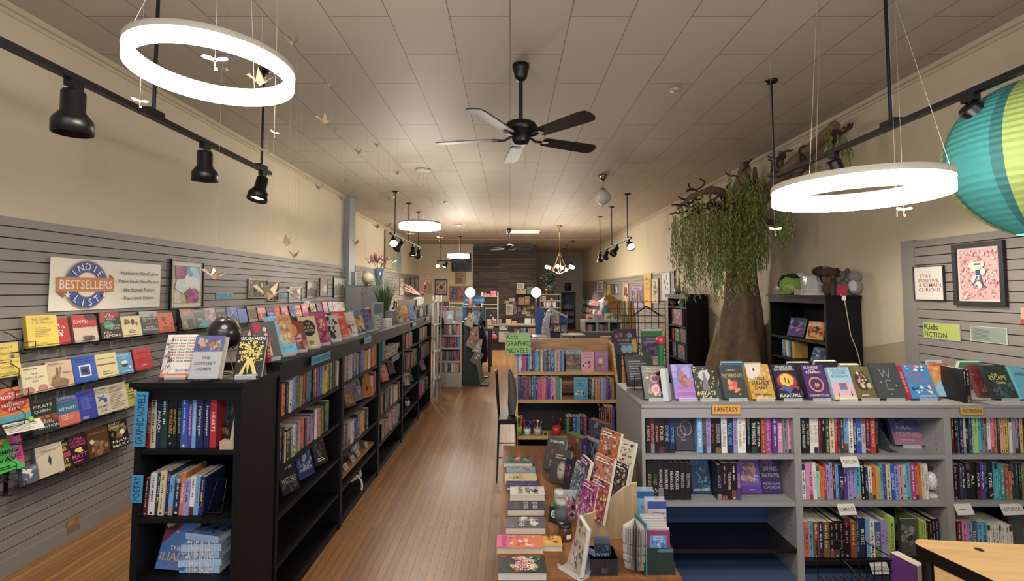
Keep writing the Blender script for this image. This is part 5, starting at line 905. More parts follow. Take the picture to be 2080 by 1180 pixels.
top(1642, 1690, .19, '4c2c6c', 'purple cover with a gold snake and bird SUNRISE ON THE REAPING', [('t', 'SUNRISE', .45, .92, .65, .07, 'W'), ('t', 'ON THE', .45, .84, .3, .04, 'W'), ('t', 'REAPING', .5, .77, .65, .07, 'W'), ('o', .5, .4, .33, .23, .2, 'd8883c'), ('n', 4, ['d8a058'], (.4, .3, .6, .42), .1, 4), ('t', 'SUZANNE COLLINS', .5, .07, .85, .06, 'w')], t=.045, spine='2c1c38')
top(1696, 1744, .185, '9cc4d4', 'pastel pink and blue cover THE WILDEST DREAMS BOOKSHOP', [('r', 0, 0, 1, .5, 'd8a8b8'), ('r', 0, 0, 1, .12, 'd8c888'), ('t', 'THE WILDEST', .5, .92, .8, .08, '3c7ca8'), ('t', 'DREAMS', .5, .82, .6, .08, '3c7ca8'), ('t', 'BOOKSHOP', .5, .71, .75, .08, '3c7ca8'), ('r', .35, .3, .68, .42, '5c7c9c'), ('r', .35, .42, .68, .5, 'b84c50'), ('r', .2, .08, .24, .2, 'r'), ('r', .78, .1, .82, .24, 'n')], t=.02)
top(1744, 1784, .185, '6c6038', 'olive gold cover with a pale sleeping bear', [('e', .45, .55, .36, .3, '3a2c20'), ('n', 12, ['d8b898', 'c8a07c', 'b08864'], (.2, .35, .7, .8), .14, 4), ('e', .75, .4, .13, .09, 'b8b4a8'), ('n', 16, ['9c8c4c', '8a7c44'], (.03, .85, .97, .98), .06, 4), ('l', .2, .08, .8, .14, 1, 'd8c8a0')], t=.03)
top(1785, 1845, .205, '43484a', 'big plain slate grey hardback with an outlined monogram', [('L', [(.3, .85), (.38, .6), (.48, .8), (.58, .58), (.68, .85)], .004, '8c949c'), ('L', [(.62, .5), (.42, .5), (.42, .25), (.62, .25)], .004, '8c949c'), ('e', .25, .45, .02, .014, 'w'), ('e', .75, .35, .02, .014, 'w'), ('e', .5, .12, .02, .014, 'w')], t=.036)
top(1852, 1910, .195, '2c90c8', 'bright blue cover with hockey players FAKE SKATING', [('t', 'FAKE', .4, .7, .6, .14, 'd8286c'), ('t', 'SKATING', .55, .52, .75, .09, 'd8286c'), ('n', 14, ['w', 'd84c6c', '2c3c8c', 'f0e0d0'], (.08, .82, .9, .96), .07, 2), ('n', 16, ['w', 'd84c6c', '2c3c8c', 'f0e0d0'], (.1, .18, .9, .42), .08, 7), ('t', 'LYNN PAINTER', .6, .07, .6, .06, 'w')], t=.034, spine='c8184c', sp_art=[('t', 'FAKE SKATING', .5, .5, 3.4, .09, 'w', -90)])
top(1896, 1925, .18, 'd88c34', 'orange cover with a pale blue corner beside FAKE SKATING', [('p', [(.2, 0), (.9, 0), (.9, .6), (.5, .4)], '8cb8d0'), ('n', 8, ['e8a850', 'd86c34'], (.05, .6, .9, .95), .16, 2)], dy=.06, turn=R(-10), st=False)
top(1920, 1950, .19, 'c8502c', 'deep orange cover between the blue cornered and the black spines', [('n', 8, ['a83c20', 'e07040'], (.05, .1, .9, .95), .16, 2)], dy=.1, st=False)
top(1938, 1968, .175, '1e1c1c', 'black back cover with small print turned sideways', [('l', .1, .3, .85, .9, 9, 'b0a898')], dy=.02, turn=R(-30), st=False, lean=R(4))
spine_row((gx(1968, 806, 2.66), 2.68, GT + .001), gf, 'kk', .035, 'the grey case top', h=(.18, .19), d=(.13, .14), seed=5, what='hardback')
top(1992, 2016, .185, '7c2c2c', 'dark red cover mostly behind the neon title', [('n', 12, ['a84038', '4c2420', '8a6c5c'], (.05, .1, .9, .8), .14, 2)], dy=.08, st=False)
top(2022, 2072, .195, '26342c', 'black green cover with neon yellow title THE ESCAPE GAME', [('n', 16, ['2c4c44', '5c3c6c', '3c6c5c'], (.05, .05, .95, .5), .16, 4), ('t', 'THE', .35, .72, .25, .06, 'd8e03c'), ('t', 'ESCAPE', .45, .62, .75, .12, 'd8e03c'), ('t', 'Game', .5, .48, .4, .08, 'e0d87c')])
top(2076, 2130, .19, '5cb0c4', 'turquoise blue cover cut by the frame edge', [('t', 'After', .35, .75, .5, .1, '1c2c3c')])
# books seen from behind on the far half of the top
for px, py, w_, c, lb, rz, tl in ((1305, 745, .19, '141416', 'black back cover with small print on a wire easel at the aisle corner', R(10), .2), (1478, 735, .14, '3c88bc', 'blue topped book turned away behind HEKATE', R(180), .18), (1518, 745, .12, 'a8a8a0', 'pale book turned away behind FLICKERSTATE', R(180), .17), (1610, 735, .14, '30343c', 'dark book turned away behind BLIGHTFALL', R(180), .18), (1663, 735, .14, '3c3c40', 'cream edged book turned away behind SUNRISE', R(180), .19),
                              (1712, 740, .12, 'a89c84', 'tan book turned away behind the pastel BOOKSHOP cover', R(180), .165), (1950, 740, .14, '5cb4a0', 'mint green book turned away near the note card', R(180), .185), (2050, 745, .13, '6c8c84', 'sea green book turned away behind the neon title', R(180), .18)):
    q = at(px, 800, Y=3.1); art = [('l', .1, .2, .8, .85, 8, 'e')] if rz < 1 else []
    book((q.x, 3.1, GT + .003), rz, w_, tl, .028, c, lb, art, lean=R(18), group=None)
    if rz < 1:
        t = thing('book_easel', 'black wire easel at the aisle corner of the grey case top', 'book stand', (q.x, 3.06, GT)); b = MB().use(METAL_BLK)
        for s in (-1, 1): b.tube([(s * .07, -.03, .09), (s * .07, -.03, .003), (s * .07, .03, .003), (s * .06, .1, .13)], .0025, 5)
        b.cyl((-.07, -.03, .003), (.07, -.03, .003), .0025, n=5).cyl((-.07, -.03, .09), (.07, -.03, .09), .0025, n=5); b.build('wire_frame', t)
q = at(1897, 750, Y=3.05); sheet((q.x, 3.05, GT + .1), R(-5), .1, .09, 'white printed card rising behind the FAKE SKATING book', 'd8d0c0', [('l', .15, .2, .9, .85, 6, 'e')], name='card', cat='card')
t = thing('card_holder', 'clear upright holder under the white printed card', 'card holder', (q.x, 3.055, GT)); MB().box((-.03, .002, 0), (.03, .005, .1), CLEAR).build('plate', t); MB().box((-.03, -.02, 0), (.03, .03, .003), CLEAR).build('foot', t)
# kids' table at the lower corner
TW = wood('pale_laminate', 'c49c68', 'd8b47c', axis=0, rough=.35); zt = .56
P = [at(1850, 1092, Z=zt), at(1848, 1180, Z=zt)]
c0 = at(1846, 1094, Z=zt); tx0, ty1 = c0.x, c0.y; t = thing('activity_table', 'pale wood laminate kids table with black edge at the lower corner', 'table', (tx0, ty1, 0), rz=R(-6))
b = MB().use(TW); r_ = .05; n = 8
out = [(r_ - r_ * math.sin(R(90 * i / n)), -(r_ - r_ * math.cos(R(90 * i / n)))) for i in range(n + 1)][::-1]
out = out + [(.95, 0), (.95, -.75), (.28, -.75)]
out = out[::-1]; m_ = len(out)
b.add([(x, y, zt) for x, y in out], [tuple(range(m_ - 1, -1, -1))]); b.add([(x, y, zt - .03) for x, y in out], [tuple(range(m_))]); b.build('table_top', t)
b = MB().use(BSH); oo = out
b.add([(x, y, zt - .0005) for x, y in oo] + [(x, y, zt - .05) for x, y in oo], [(i, (i + 1) % m_, (i + 1) % m_ + m_, i + m_) for i in range(m_)])
b.build('edge_band', t)
sp = MB().use(TW); sp.add([(.022, -.1, .02), (.27, -.73, .02), (.27, -.73, zt - .05), (.022, -.1, zt - .05), (.042, -.1, .02), (.29, -.73, .02), (.29, -.73, zt - .05), (.042, -.1, zt - .05)], [(0, 1, 2, 3), (7, 6, 5, 4), (3, 2, 6, 7), (0, 4, 5, 1), (0, 3, 7, 4), (1, 5, 6, 2)]); sp.build('side_panel', t)
MB().cyl((.03, -.06, 0), (.03, -.06, zt - .05), .022, n=14, m=BSH).build('leg', t); MB().cyl((.88, -.1, 0), (.88, -.1, zt - .05), .025, n=14, m=BSH).build('leg', t)
for x, y in ((.22, -.06), (.26, -.33)): MB().lathe([(0, .001), (.014, .001), (.016, 0)], 16, mat('2a2620'), at=(x, y, zt)).build('screw_cap', t)
# wire basket and purple box before the grey case
q = at(1700, 1145, Y=2.4); t = thing('wire_basket', 'black wire basket rack standing before the DYSTOPIAN shelf', 'wire rack', (q.x, 2.35, 0)); b = MB().use(METAL_BLK); hz = at(1700, 1138, Y=2.35).z; wq = at(1822, 1145, Y=2.35).x - q.x
b.tube([(0, 0, hz), (wq, 0, hz), (wq, .2, hz - .02), (0, .2, hz)], .003, 5)
for k in range(8): x = wq * k / 7; b.tube([(x, .0, hz), (x, .0, .1), (x, .2, .1)], .0025, 5)
b.tube([(0, 0, hz), (.08, -.16, hz - .12), (.08, -.16, .0)], .003, 5); b.tube([(wq, 0, hz), (wq, -.16, hz - .12), (wq, -.16, .0)], .003, 5)
for x in (0, wq): b.cyl((x, .2, hz - .01), (x, .2, 0), .003, n=5)
b.build('wire_frame', t)
for k in range(4): z = hz - .05 - .07 * k; MB().tube([(0, 0, z), (wq, 0, z)], .0025, 5, METAL_BLK).build('cross_wire', t)
q = at(1835, 1150, Y=2.3); book((q.x, 2.3, .0), R(-75), .12, at(1835, 1136, Y=2.3).z, .05, '6c3c88', 'tall purple book with white pages beside the kids table', [('e', .6, .1, .2, .1, 'P')], soft=True)
# ================================================================ kids' graphic novel cart, chair, low table with new books
PINE = wood('pine', '8a6238', 'b88a58', axis=0, rough=.5); PINEL = wood('pine_light', 'a07a4c', 'c8a272', axis=0, rough=.5)
KY = 4.3
kx = lambda px, Y=KY: at(px, 800, Y=Y).x
K0, K1 = kx(1046), kx(1251); kz = lambda py, Y=KY: at(1150, py, Y=Y).z
ZK = [kz(932, 4.1), kz(882, 4.15), kz(812, 4.2), kz(756, 4.3)]; YK = [4.02, 4.08, 4.18, 4.28]
t = thing('book_cart', 'pine tiered book cart holding kids graphic novels', 'bookcase', ((K0 + K1) / 2, KY, 0)); hw = (K1 - K0) / 2
for s in (-1, 1):
    b = MB().use(PINEL); x = s * hw; x2 = x - s * .022; pts = [(-.3, 0), (-.3, ZK[0] + .04), (-.24, ZK[1] + .06), (-.14, ZK[2] + .08), (-.03, ZK[3] + .06), (.0, ZK[3] + .13), (.06, kz(700)), (.3, kz(700)), (.3, 0)]; n = len(pts)
    b.add([(x, p[0], p[1]) for p in pts] + [(x2, p[0], p[1]) for p in pts], [tuple(range(n)), tuple(range(2 * n - 1, n - 1, -1))] + [(i, i + n, (i + 1) % n + n, (i + 1) % n) for i in range(n)]); b.build('side_panel', t)
for z, y in zip(ZK, YK):
    MB().box((-hw + .022, y - KY, z - .02), (hw - .022, y - KY + .2, z), PINEL).box((-hw, y - KY - .012, z - .02), (hw, y - KY, z + .008)).build('shelf', t)
b = MB().box((-hw + .022, .2, ZK[2] + .0), (hw - .022, .215, kz(692)), PINE); b.build('back_panel', t)
MB().box((-hw + .022, .17, .05), (hw - .022, .18, ZK[2]), mat('2a2422', rough=.6)).build('lower_back_panel', t)
def krow(x0, x1, k, cols, name, seed, **kw):
    Y = YK[k]; a = kx(x0, Y); return spine_row((a, Y + .004, ZK[k]), R(-90), cols, kx(x1, Y) - a, name, ('aisle end', 'tree end'), seed=seed, what='comic', **kw)
krow(1049, 1146, 3, 'lswyMMMnstckSbsqmwynlkESvbtwohlpsq', 'the upper comic shelf', 61, h=(.185, .205), d=(.13, .14))
def kface(x0, x1, k, h, c, lb, ar, **kw):
    Y = YK[k] + .01; a = kx(x0, Y); b_ = kx(x1, Y); book(((a + b_) / 2, Y, ZK[k]), kw.pop('rz', 0), b_ - a, h, kw.pop('t', .02), c, lb, ar, lean=kw.pop('lean', R(3)), **kw)
kface(1150, 1180, 3, .2, '6c6048', 'red and green comic with a pale blue top band facing out', [('r', 0, .8, 1, 1, '78acb8'), ('t', 'ROLLER', .5, .94, .7, .07, 'm'), ('t', 'KNIGHTS', .5, .84, .8, .08, 'b83c34'), ('n', 18, ['b83c34', '5c3c2c', '8c7c5c', '4c5c3c'], (.05, .05, .95, .75), .16, 3), ('r', 0, 0, 1, .1, '8a9a4c')])
kface(1181, 1208, 3, .18, 'e098a8', 'pale pink comic with a line drawn face', [('t', 'SQUAD', .5, .88, .7, .09, 'b83c5c'), ('t', 'GOALS', .5, .76, .6, .09, '3c6ca0'), ('n', 10, ['w', 'c83c5c', '3c3c44'], (.15, .1, .85, .6), .12, 3)])
kface(1209, 1236, 3, .185, 'a06ca0', 'mauve comic with an orange monster face', [('t', 'CASTING', .5, .88, .8, .09, 'd8a050'), ('e', .45, .55, .2, .15, 'd8b078'), ('e', .45, .57, .08, .06, 'w'), ('n', 8, ['7c3c34', 'c87c3c'], (.2, .1, .8, .4), .14, 3)])
krow(1049, 1074, 2, 'SSnnmmmmS', 'the lower comic shelf start', 62, h=(.185, .195), d=(.13, .14)); krow(1075, 1141, 2, 'onSSSnMeMMffMpppPPPvtgj', 'the lower comic shelf', 63, h=(.18, .195), d=(.13, .14))
kface(1166, 1194, 2, .195, '4c9cb0', 'teal blue comic with three cartoon children', [('t', 'NIGHT', .5, .86, .7, .1, '2c6c80'), ('l', .2, .6, .8, .76, 2, '2c6c80'), ('n', 9, ['e8d8c8', '3c2c24', 'w', 'c8b0a0'], (.15, .12, .85, .42), .13, 3)])
krow(1196, 1248, 2, 'kkscmhoPejllMSnpxav', 'the lower comic shelf end', 64, h=(.18, .19), d=(.13, .14))
a = kx(1025, 4.25); sheet((kx(1052, 4.25), 4.22, at(1052, 719, Y=4.25).z), 0, kx(1078, 4.25) - kx(1026, 4.25), .195, 'lime green Kids GRAPHIC NOVELS sign at the corner of the pine cart', '94c454', [('t', 'Kids', .28, .81, .44, .24, '15160f'), ('t', 'GRAPHIC', .5, .5, .9, .22, '15160f'), ('t', 'NOVELS', .48, .18, .84, .22, '15160f')], edge='9a8cc0')
MB_ = MB().cyl((0, 0, 0), (0, 0, .25), .004, m='i', n=6); p = MB_.build('sign_stick', loc=(K0 + .012, 4.245, ZK[3] + .12)); tag(p, 'thin metal stick holding up the lime green cart sign', 'stick')
# trinkets on the lower shelves
def cup(x, k, r, h, c, lb, sticks, name='pen_cup', dy=.05):
    t = thing(name, lb, 'cup', (kx(x, YK[k]), YK[k] + dy, ZK[k])); MB().lathe([(0, 0), (r * .85, 0), (r, h), (r * .92, h), (r * .8, .004), (0, .004)], 18, mat(c, rough=.2, alpha=.75) if c == '9cc83c' else mat(c, rough=.3)).build('cup', t)
    for i, col in enumerate(sticks): a = i * 2.4; MB().cyl((r * .3 * math.cos(a), r * .3 * math.sin(a), .005), (r * .9 * math.cos(a), r * .9 * math.sin(a), h * 1.8 + .01 * (i % 3)), .003, m=col, n=6).ball((r * .9 * math.cos(a), r * .9 * math.sin(a), h * 1.8 + .01 * (i % 3)), .011, col, 8).build('novelty_pen', t)
cup(1053, 1, .036, .08, '9cc83c', 'green cup of orange topped pens on the cart', ['d8743c', 'c8502c', 'L', 'd8743c', 'q', 'o']); cup(1071, 1, .032, .06, 'd8d8d8', 'clear jar of blue and red trinkets on the cart', ['b', 'r', 'n', 'b', 'r']); cup(1092, 1, .036, .06, 'b8b8b4', 'clear jar of mixed figurines on the cart', ['e', 'm', 'w', 'k', 'x'])
cup(1131, 1, .04, .075, 'd02424', 'bright red cup holding a photo card on the cart', ['r', 'm'])
tag(MB().box((-.02, 0, 0), (.02, .02, .03), 'd8c83c').box((-.015, -.001, .005), (.015, 0, .025), 'k').build('mini_box', loc=(kx(1108, 4.1), 4.12, ZK[1])), 'tiny yellow box beside the red cup on the cart', 'box')
for x0, x1, c, lb in ((1046, 1068, '5c7c9c', 'small blue and red boxed game, lowest cart shelf, aisle side'), (1070, 1095, '34407c', 'small navy boxed game on the lowest cart shelf')):
    a, b_ = kx(x0, 4.05), kx(x1, 4.05); m = MB().box((-.05, 0, 0), (.05, .06, .075), mat(c)); Face(m, (-.05, 0, 0), (1, 0, 0), (0, 0, 1), .1, .075).scatter(12, [mat(q) for q in ('w', 'r', 's', 'E')], sz=.18, seed=x0); tag(m.build('game_box', loc=((a + b_) / 2, 4.04, ZK[0])), lb, 'box')
krow(1150, 1192, 1, 'gkbsEM', 'the third cart shelf', 65, h=(.15, .19), d=(.1, .12)); krow(1216, 1248, 1, 'kSuxnob', 'the third cart shelf, tree side', 66, h=(.2, .28), d=(.12, .14))
# black metal chair with grey cloth on its back
q = at(1026, 960, Y=4.0); t = thing('metal_chair', 'black metal cafe chair with a grey cloth bag over its back', 'chair', (kx(1029, 4.1), 4.2, 0)); t.scale = (.42, 1, 1); CH = .5
for x, y in ((-.16, -.17), (-.16, .17), (.19, -.17), (.19, .17)): MB().cyl((x, y, CH), (x * 1.22, y * 1.2, 0), .018, .012, m=METAL_BLK, n=10).build('leg', t)
MB().box((-.18, -.19, CH), (.2, .19, CH + .018), METAL_BLK).box((-.16, -.17, CH - .03), (.18, .17, CH)).build('seat', t)
MB().tube([(-.16, -.17, CH), (-.19, -.16, CH + .25), (-.21, -.12, CH + .37), (-.215, 0, CH + .4), (-.21, .12, CH + .37), (-.19, .16, CH + .25), (-.16, .17, CH)], .011, 8, METAL_BLK).build('back_frame', t)
MB().tube([(-.16, 0, CH), (-.2, 0, CH + .2), (-.215, 0, CH + .4)], [.03, .026, .03], 6, METAL_BLK).build('back_splat', t)
MB().cyl((-.19, -.19, .2), (.21, -.19, .2), .006, m=METAL_BLK, n=6).cyl((-.19, .19, .2), (.21, .19, .2), .006, n=6).build('stretcher', t)
MB().tube([(.14, .0, CH + .03), (.13, .0, CH + .12), (.12, 0, CH + .24), (.08, 0, CH + .34), (.05, 0, CH + .4)], [.1, .11, .09, .06, .02], 10, mat('5c5a52', rough=.9, bump=.4, scale=60)).build('cloth_bag', t)
# low brown table
TBZ = .4; BR = wood('brown_table_wood', '6c4426', '8f6038', axis=1, rough=.4)
TA = [at(1010, 1176, Z=TBZ), at(1385, 1174, Z=TBZ)]; ty0 = TA[0].y; ty1 = at(1042, 905, Z=TBZ).y; tx0 = TA[0].x; tx1 = TA[1].x
t = thing('display_table', 'low brown wooden table covered with new books and stands', 'table', (tx0, ty0, 0)); wx = tx1 - tx0; wy = ty1 - ty0
MB().box((0, 0, TBZ - .03), (wx, wy, TBZ), BR).build('table_top', t); MB().box((.04, .04, TBZ - .1), (wx - .04, wy - .04, TBZ - .03), BR).build('apron', t)
for x in (.04, wx - .09):
    for y in (.04, wy - .09): MB().box((x, y, 0), (x + .05, y + .05, TBZ - .1), BR).build('leg', t)
T1 = TBZ + .001
def flat(px, py, w, h, th, c, lb, art, z=T1, rz=R(-90), **kw):
    """a book lying cover up, spine away from the camera; centre of its cover given by a pixel"""
    q = at(px, py, Z=z + th); M_ = Matrix.Rotation(rz, 3, 'Z'); o = M_ @ Vector((0, -h / 2, 0))
    book((q.x + o.x, q.y + o.y, z + th), 0, w, h, th, c, lb, art, rot=(R(-90), 0, rz), **kw)
FLT = [(1052, 934, .12, .2, .03, '4c6c5c', 'flat book with green and pink blossoms, back of the low table pile', [('n', 16, ['c84c74', '3c7c4c', 'd88ca0', 'k'], (.05, .05, .95, .95), .2, 3)]),
       (1058, 953, .1, .19, .022, '7c9cc0', 'flat blue book with yellow shapes below the blossom cover', [('n', 12, ['d8b84c', 'c8a050', '5c7ca8'], (.1, .1, .9, .9), .18, 3)]),
       (1058, 968, .1, .2, .028, 'd8c48c', 'flat cream book with a snake and red letters', [('t', 'SNAKES', .5, .5, .78, .13, 'b84838'), ('n', 8, ['3c5c34', '5c7c3c'], (.3, .1, .8, .5), .14, 5)]),
       (1071, 996, .11, .2, .034, 'd8d4c8', 'flat white book with black brush lettering', [('n', 9, ['k'], (.3, .5, .7, .85), .14, 5), ('t', 'SEVENS', .5, .75, .78, .13, 'k'), ('t', 'GREAT', .5, .5, .78, .13, 'k'), ('t', 'LAKE', .5, .3, .78, .13, 'k')]),
       (1068, 1026, .105, .2, .034, '3a3450', 'flat dark violet book SO MANY with pale letters', [('t', 'SO OLD', .5, .75, .78, .13, 'w'), ('t', 'SO YOUNG', .5, .5, .78, .13, 'w'), ('t', 'GRADY', .5, .25, .78, .13, 'v')]),
       (1067, 1060, .11, .2, .036, '5c5458', 'flat grey brown photo cover book mid pile', [('n', 10, ['8c8488', '3c3438', 'c8c0bc'], (.1, .1, .9, .9), .22, 3), ('t', 'NIGHT', .5, .7, .78, .13, 'w'), ('t', 'MOTHER', .5, .4, .78, .13, 'w')]),
       (1056, 1099, .11, .215, .03, 'd8743c', 'flat orange and pink illustrated book near the front', [('n', 14, ['c82c3c', 'e8a0b4', 'c83c8c', 'e8c0a0'], (.1, .1, .9, .9), .2, 7), ('r', 0, 0, 1, .28, 'd8508c'), ('t', 'SCHUYLER', .5, .16, .8, .1, '5c1c3c')]),
       (1117, 1098, .09, .11, .026, 'd8a02c', 'small square yellow book with food drawings', [('n', 12, ['c85c2c', 'e0c078', '8c3c24'], (.08, .08, .92, .92), .14, 3)]),
       (1060, 1145, .125, .205, .036, '2a2c2c', 'flat floral black book NEVER WHISTLE AT NIGHT at the table front', [('n', 16, ['3c6c5c', 'a83028', 'c8a060', '6c2c4c', '2c4c3c'], (.03, .03, .97, .97), .18, 3), ('e', .5, .55, .28, .16, 'a82424'), ('t', 'NEVER', .5, .68, .78, .13, 'W'), ('t', 'WHISTLE', .5, .56, .78, .13, 'W'), ('t', 'AT NIGHT', .5, .42, .78, .13, 'W')])]
for k, a in enumerate(FLT): flat(*a, group='flat piles along the edge of the low table')
flat(1062, 982, .1, .2, .02, '3c2c6c', 'thin purple patterned book half under the white brush lettered one', [('n', 30, ['w', 'l'], (.02, .02, .98, .98), .05, 3)], rz=R(-88))
# upright books and holders on the table
def stand(px, py, rz, w, h, th, c, lb, art, lean=R(20), z=T1, **kw):
    q = at(px, py, Z=z); book((q.x, q.y, z), rz, w, h, th, c, lb, art, lean=lean, **kw)
stand(1122, 960, R(-28), .14, .215, .03, '24221f', 'large black cover with a dark haired portrait leaning back', [('t', 'SHADOWS', .5, .85, .7, .08, 'W'), ('e', .5, .55, .2, .15, '8a6450'), ('n', 12, ['1c1410', '3c2820'], (.25, .55, .75, .8), .14, 3), ('l', .3, .1, .8, .3, 3, 'c8b8a0')], lean=R(28))
stand(1132, 985, R(-32), .13, .2, .024, '3c332c', 'black cover with an oval stone portrait in front of the dark haired one', [('e', .6, .38, .22, .26, '8a8070'), ('e', .6, .38, .15, .2, 'b8ac98'), ('l', .2, .7, .8, .85, 2, 'a89878'), ('n', 6, ['6c5c4c', 'c8b8a0'], (.5, .25, .7, .55), .08, 3)], lean=R(24))
stand(1157, 1005, R(-50), .12, .19, .015, '34303c', 'black and mauve cover edge on beside the jars', [('n', 10, ['8c3c6c', 'b85c8c', '5c2c4c'], (.1, .2, .9, .9), .14, 3)], lean=R(12))
# wooden magazine rack with comics
RX = at(1186, 1090, Z=T1); t = thing('magazine_rack', 'plywood rack with curved sides holding kids comics', 'rack', (RX.x, RX.y, T1), rz=R(-8))
RW = at(1290, 1085, Z=T1).x - RX.x; RH = .27; PLY = wood('birch_ply', '8f7a5c', 'a8906c', axis=2, rough=.5); EDG = mat('d8b878', rough=.5)
for yy in (0, .52):
    pts = [(0, 0), (RW, 0), (RW, RH)] + [(RW * (1 - u), RH * (1 - .62 * (u * u * (3 - 2 * u)))) for u in (.1, .25, .4, .55, .7, .85, 1)]; n = len(pts); b = MB().use(PLY)
    b.add([(p[0], yy, p[1]) for p in pts] + [(p[0], yy + .014, p[1]) for p in pts], [tuple(range(n)), tuple(range(2 * n - 1, n - 1, -1))]); b.use(EDG).add([(p[0], yy, p[1]) for p in pts] + [(p[0], yy + .014, p[1]) for p in pts], [(i, i + n, (i + 1) % n + n, (i + 1) % n) for i in range(n)])
    b.build('side_panel', t)
for k in range(3): MB().box((RW * (.06 + .3 * k), .014, .02 + .04 * k), (RW * (.3 + .3 * k), .52, .03 + .04 * k), PLY).build('rack_shelf', t)
def comic(px, py, Y, rz, w, h, c, lb, art, lean=R(20), t_=.012): 
    q = at(px, py, Y=Y); book(q, rz, w, h, t_, c, lb, art, lean=lean, soft=True)
cmx = lambda a, b_, c_: [('n', 30, [a, b_, c_, 'w'], (.03, .03, .97, .97), .16, hash(a + b_) % 97 if 0 else len(a) + ord(b_[0]))]
for px, py, Y, rz, w, h, c, lb, cols in (
    (1225, 960, 2.62, -38, .15, .24, 'b8643c', 'orange and cream comic cover rising at the back of the plywood rack', ('c8743c', '5c7c9c', 'd8b078')),
    (1252, 985, 2.55, -40, .15, .25, 'd8c8b0', 'thick comic with red title over a crowded battle scene', ('5c3c50', 'b0a088', '8c2c34')),
    (1245, 1010, 2.45, -40, .13, .19, '34302c', 'dark comic with dense figures in the middle of the rack', ('8c6c5c', '5c4c44', 'b08c6c')),
    (1212, 1010, 2.5, -38, .14, .22, 'c87c50', 'bright orange and pink comic in the middle of the rack', ('c8508c', '5c8c9c', 'd89858')),
    (1205, 1050, 2.35, -40, .13, .19, 'b04c48', 'red comic with yellow bursts at the front of the rack', ('d8c05c', 'a82c3c', '6c3c5c')),
    (1183, 1055, 2.4, -44, .12, .19, 'b03c84', 'magenta comic beside the red one at the rack front', ('d85c9c', '5c2c5c', 'd8b0c8')),
    (1172, 1000, 2.6, -58, .13, .2, '6c4c7c', 'purple comic seen nearly edge on at the back', ('8c6ca0', '3c2c4c', 'c8a0c8')),
    (1160, 1010, 2.65, -60, .13, .2, '5c7c9c', 'blue comic seen nearly edge on behind the purple one', ('8cacc8', '3c4c6c', 'd8d0b8'))):
    q = at(px, py, Y=Y); book((q.x, Y, max(q.z - .02, T1)), R(rz - 20), w, h, .02, c, lb, [('n', 80, list(cols) + ['d0c4b4', '3a3038'], (.02, .02, .98, .98), .08, px), ('l', .1, .84, .85, .96, 2, 'w')], lean=R(16), soft=True, group='kids comics in the plywood rack')
q = at(1160, 1165, Z=T1); book((q.x + .02, q.y + .02, T1), R(-82), .13, .2, .02, 'c8b8a0', 'book standing edge on in a clear stand at the table front', [('n', 20, ['8c4c3c', '5c7c9c', 'w'], (.05, .05, .95, .95), .15, 4)], lean=R(10), back='8ca8d8'); easel((q.x + .0, q.y + .0, T1), R(-50), .13, R(28), label='large clear stand around the edge-on book', h=.1)
# jars with magnets
for px, py, r, h, c, lb in ((1137, 1038, .032, .11, 'd0d0cc', 'glass jar with a white lid standing behind the magnets jar'), (1140, 1062, .034, .115, '5c6468', 'glass jar with a silver lid on the low table')):
    q = at(px, py, Z=T1); t = thing('glass_jar', lb, 'jar', (q.x, q.y, T1)); MB().lathe([(0, 0), (r, .002), (r, h * .82), (r * .85, h * .88), (r * .85, h * .9)], 22, mat(c, rough=.1, alpha=.55)).build('glass', t); MB().lathe([(r * .9, h * .86), (r * .92, h), (0, h + .002)], 22, mat('c0bcb4' if 'white' in lb else 'a09a90', rough=.35)).build('lid', t)
    MB().lathe([(0, .004), (r * .9, .004), (r * .9, h * .6), (0, h * .6)], 16, mat('8c8c88')).build('contents', t)
t = thing('acrylic_magnet_box', 'clear acrylic box pouring out pink round magnets', 'display box', tuple(at(1165, 1050, Z=T1)), rz=R(-12)); b = MB().use(CLEAR)
b.box((-.05, -.03, 0), (.05, .05, .002)).box((-.05, -.03, 0), (-.048, .05, .09)).box((.048, -.03, 0), (.05, .05, .12)).box((-.05, .048, 0), (.05, .05, .12)); b.build('box', t)
for k in range(9):
    m = MB(); m.M = Matrix.Translation((-.035 + .03 * (k % 3), -.02 + .012 * (k // 3), .02 + .035 * (k // 3))) @ Euler((R(65), 0, R(-20 + 15 * k))).to_matrix().to_4x4()
    m.lathe([(0, 0), (.019, 0), (.019, .003), (0, .003)], 14, mat(['d83c8c', 'd8c8c8', 'c86c9c', 'a89090'][k % 4], rough=.25)); m.lathe([(0, .0032), (.011, .0032)], 10, mat(['w', 'k', 'w'][k % 3])); m.build('magnet', t)
q = at(1148, 1095, Z=T1); t = thing('candle_jar', 'amber candle jar with a black lid and white label', 'candle', (q.x, q.y, T1)); MB().lathe([(0, 0), (.032, .001), (.034, .005), (.034, .06), (.03, .066)], 24, mat('5a3410', rough=.12)).build('glass', t); MB().lathe([(.033, .064), (.033, .074), (0, .075)], 24, METAL_BLK).build('lid', t)
MB().add([(.0345 * math.sin(R(a)), -.0345 * math.cos(R(a)), z) for a in (5, 20, 35, 50) for z in (.015, .035)], [(0, 2, 3, 1), (2, 4, 5, 3), (4, 6, 7, 5)]).use('W').build('label', t)
q = at(1124, 1062, Z=T1); t = thing('pin_card', 'black card with a white emblem leaning by the jars', 'card', (q.x, q.y, T1), rot=(R(-12), 0, R(-30))); m = MB().box((-.03, 0, 0), (.03, .002, .075), 'k'); Face(m, (-.03, 0, 0), (1, 0, 0), (0, 0, 1), .06, .075).ring(.5, .55, .3, .24, .3, mat('w')).lines(.3, .45, .7, .65, 2, mat('w')); m.build('card', t)
MB().box((-.02, .004, 0), (.03, .008, .1), '4c8c2c').build('green_insert', t)
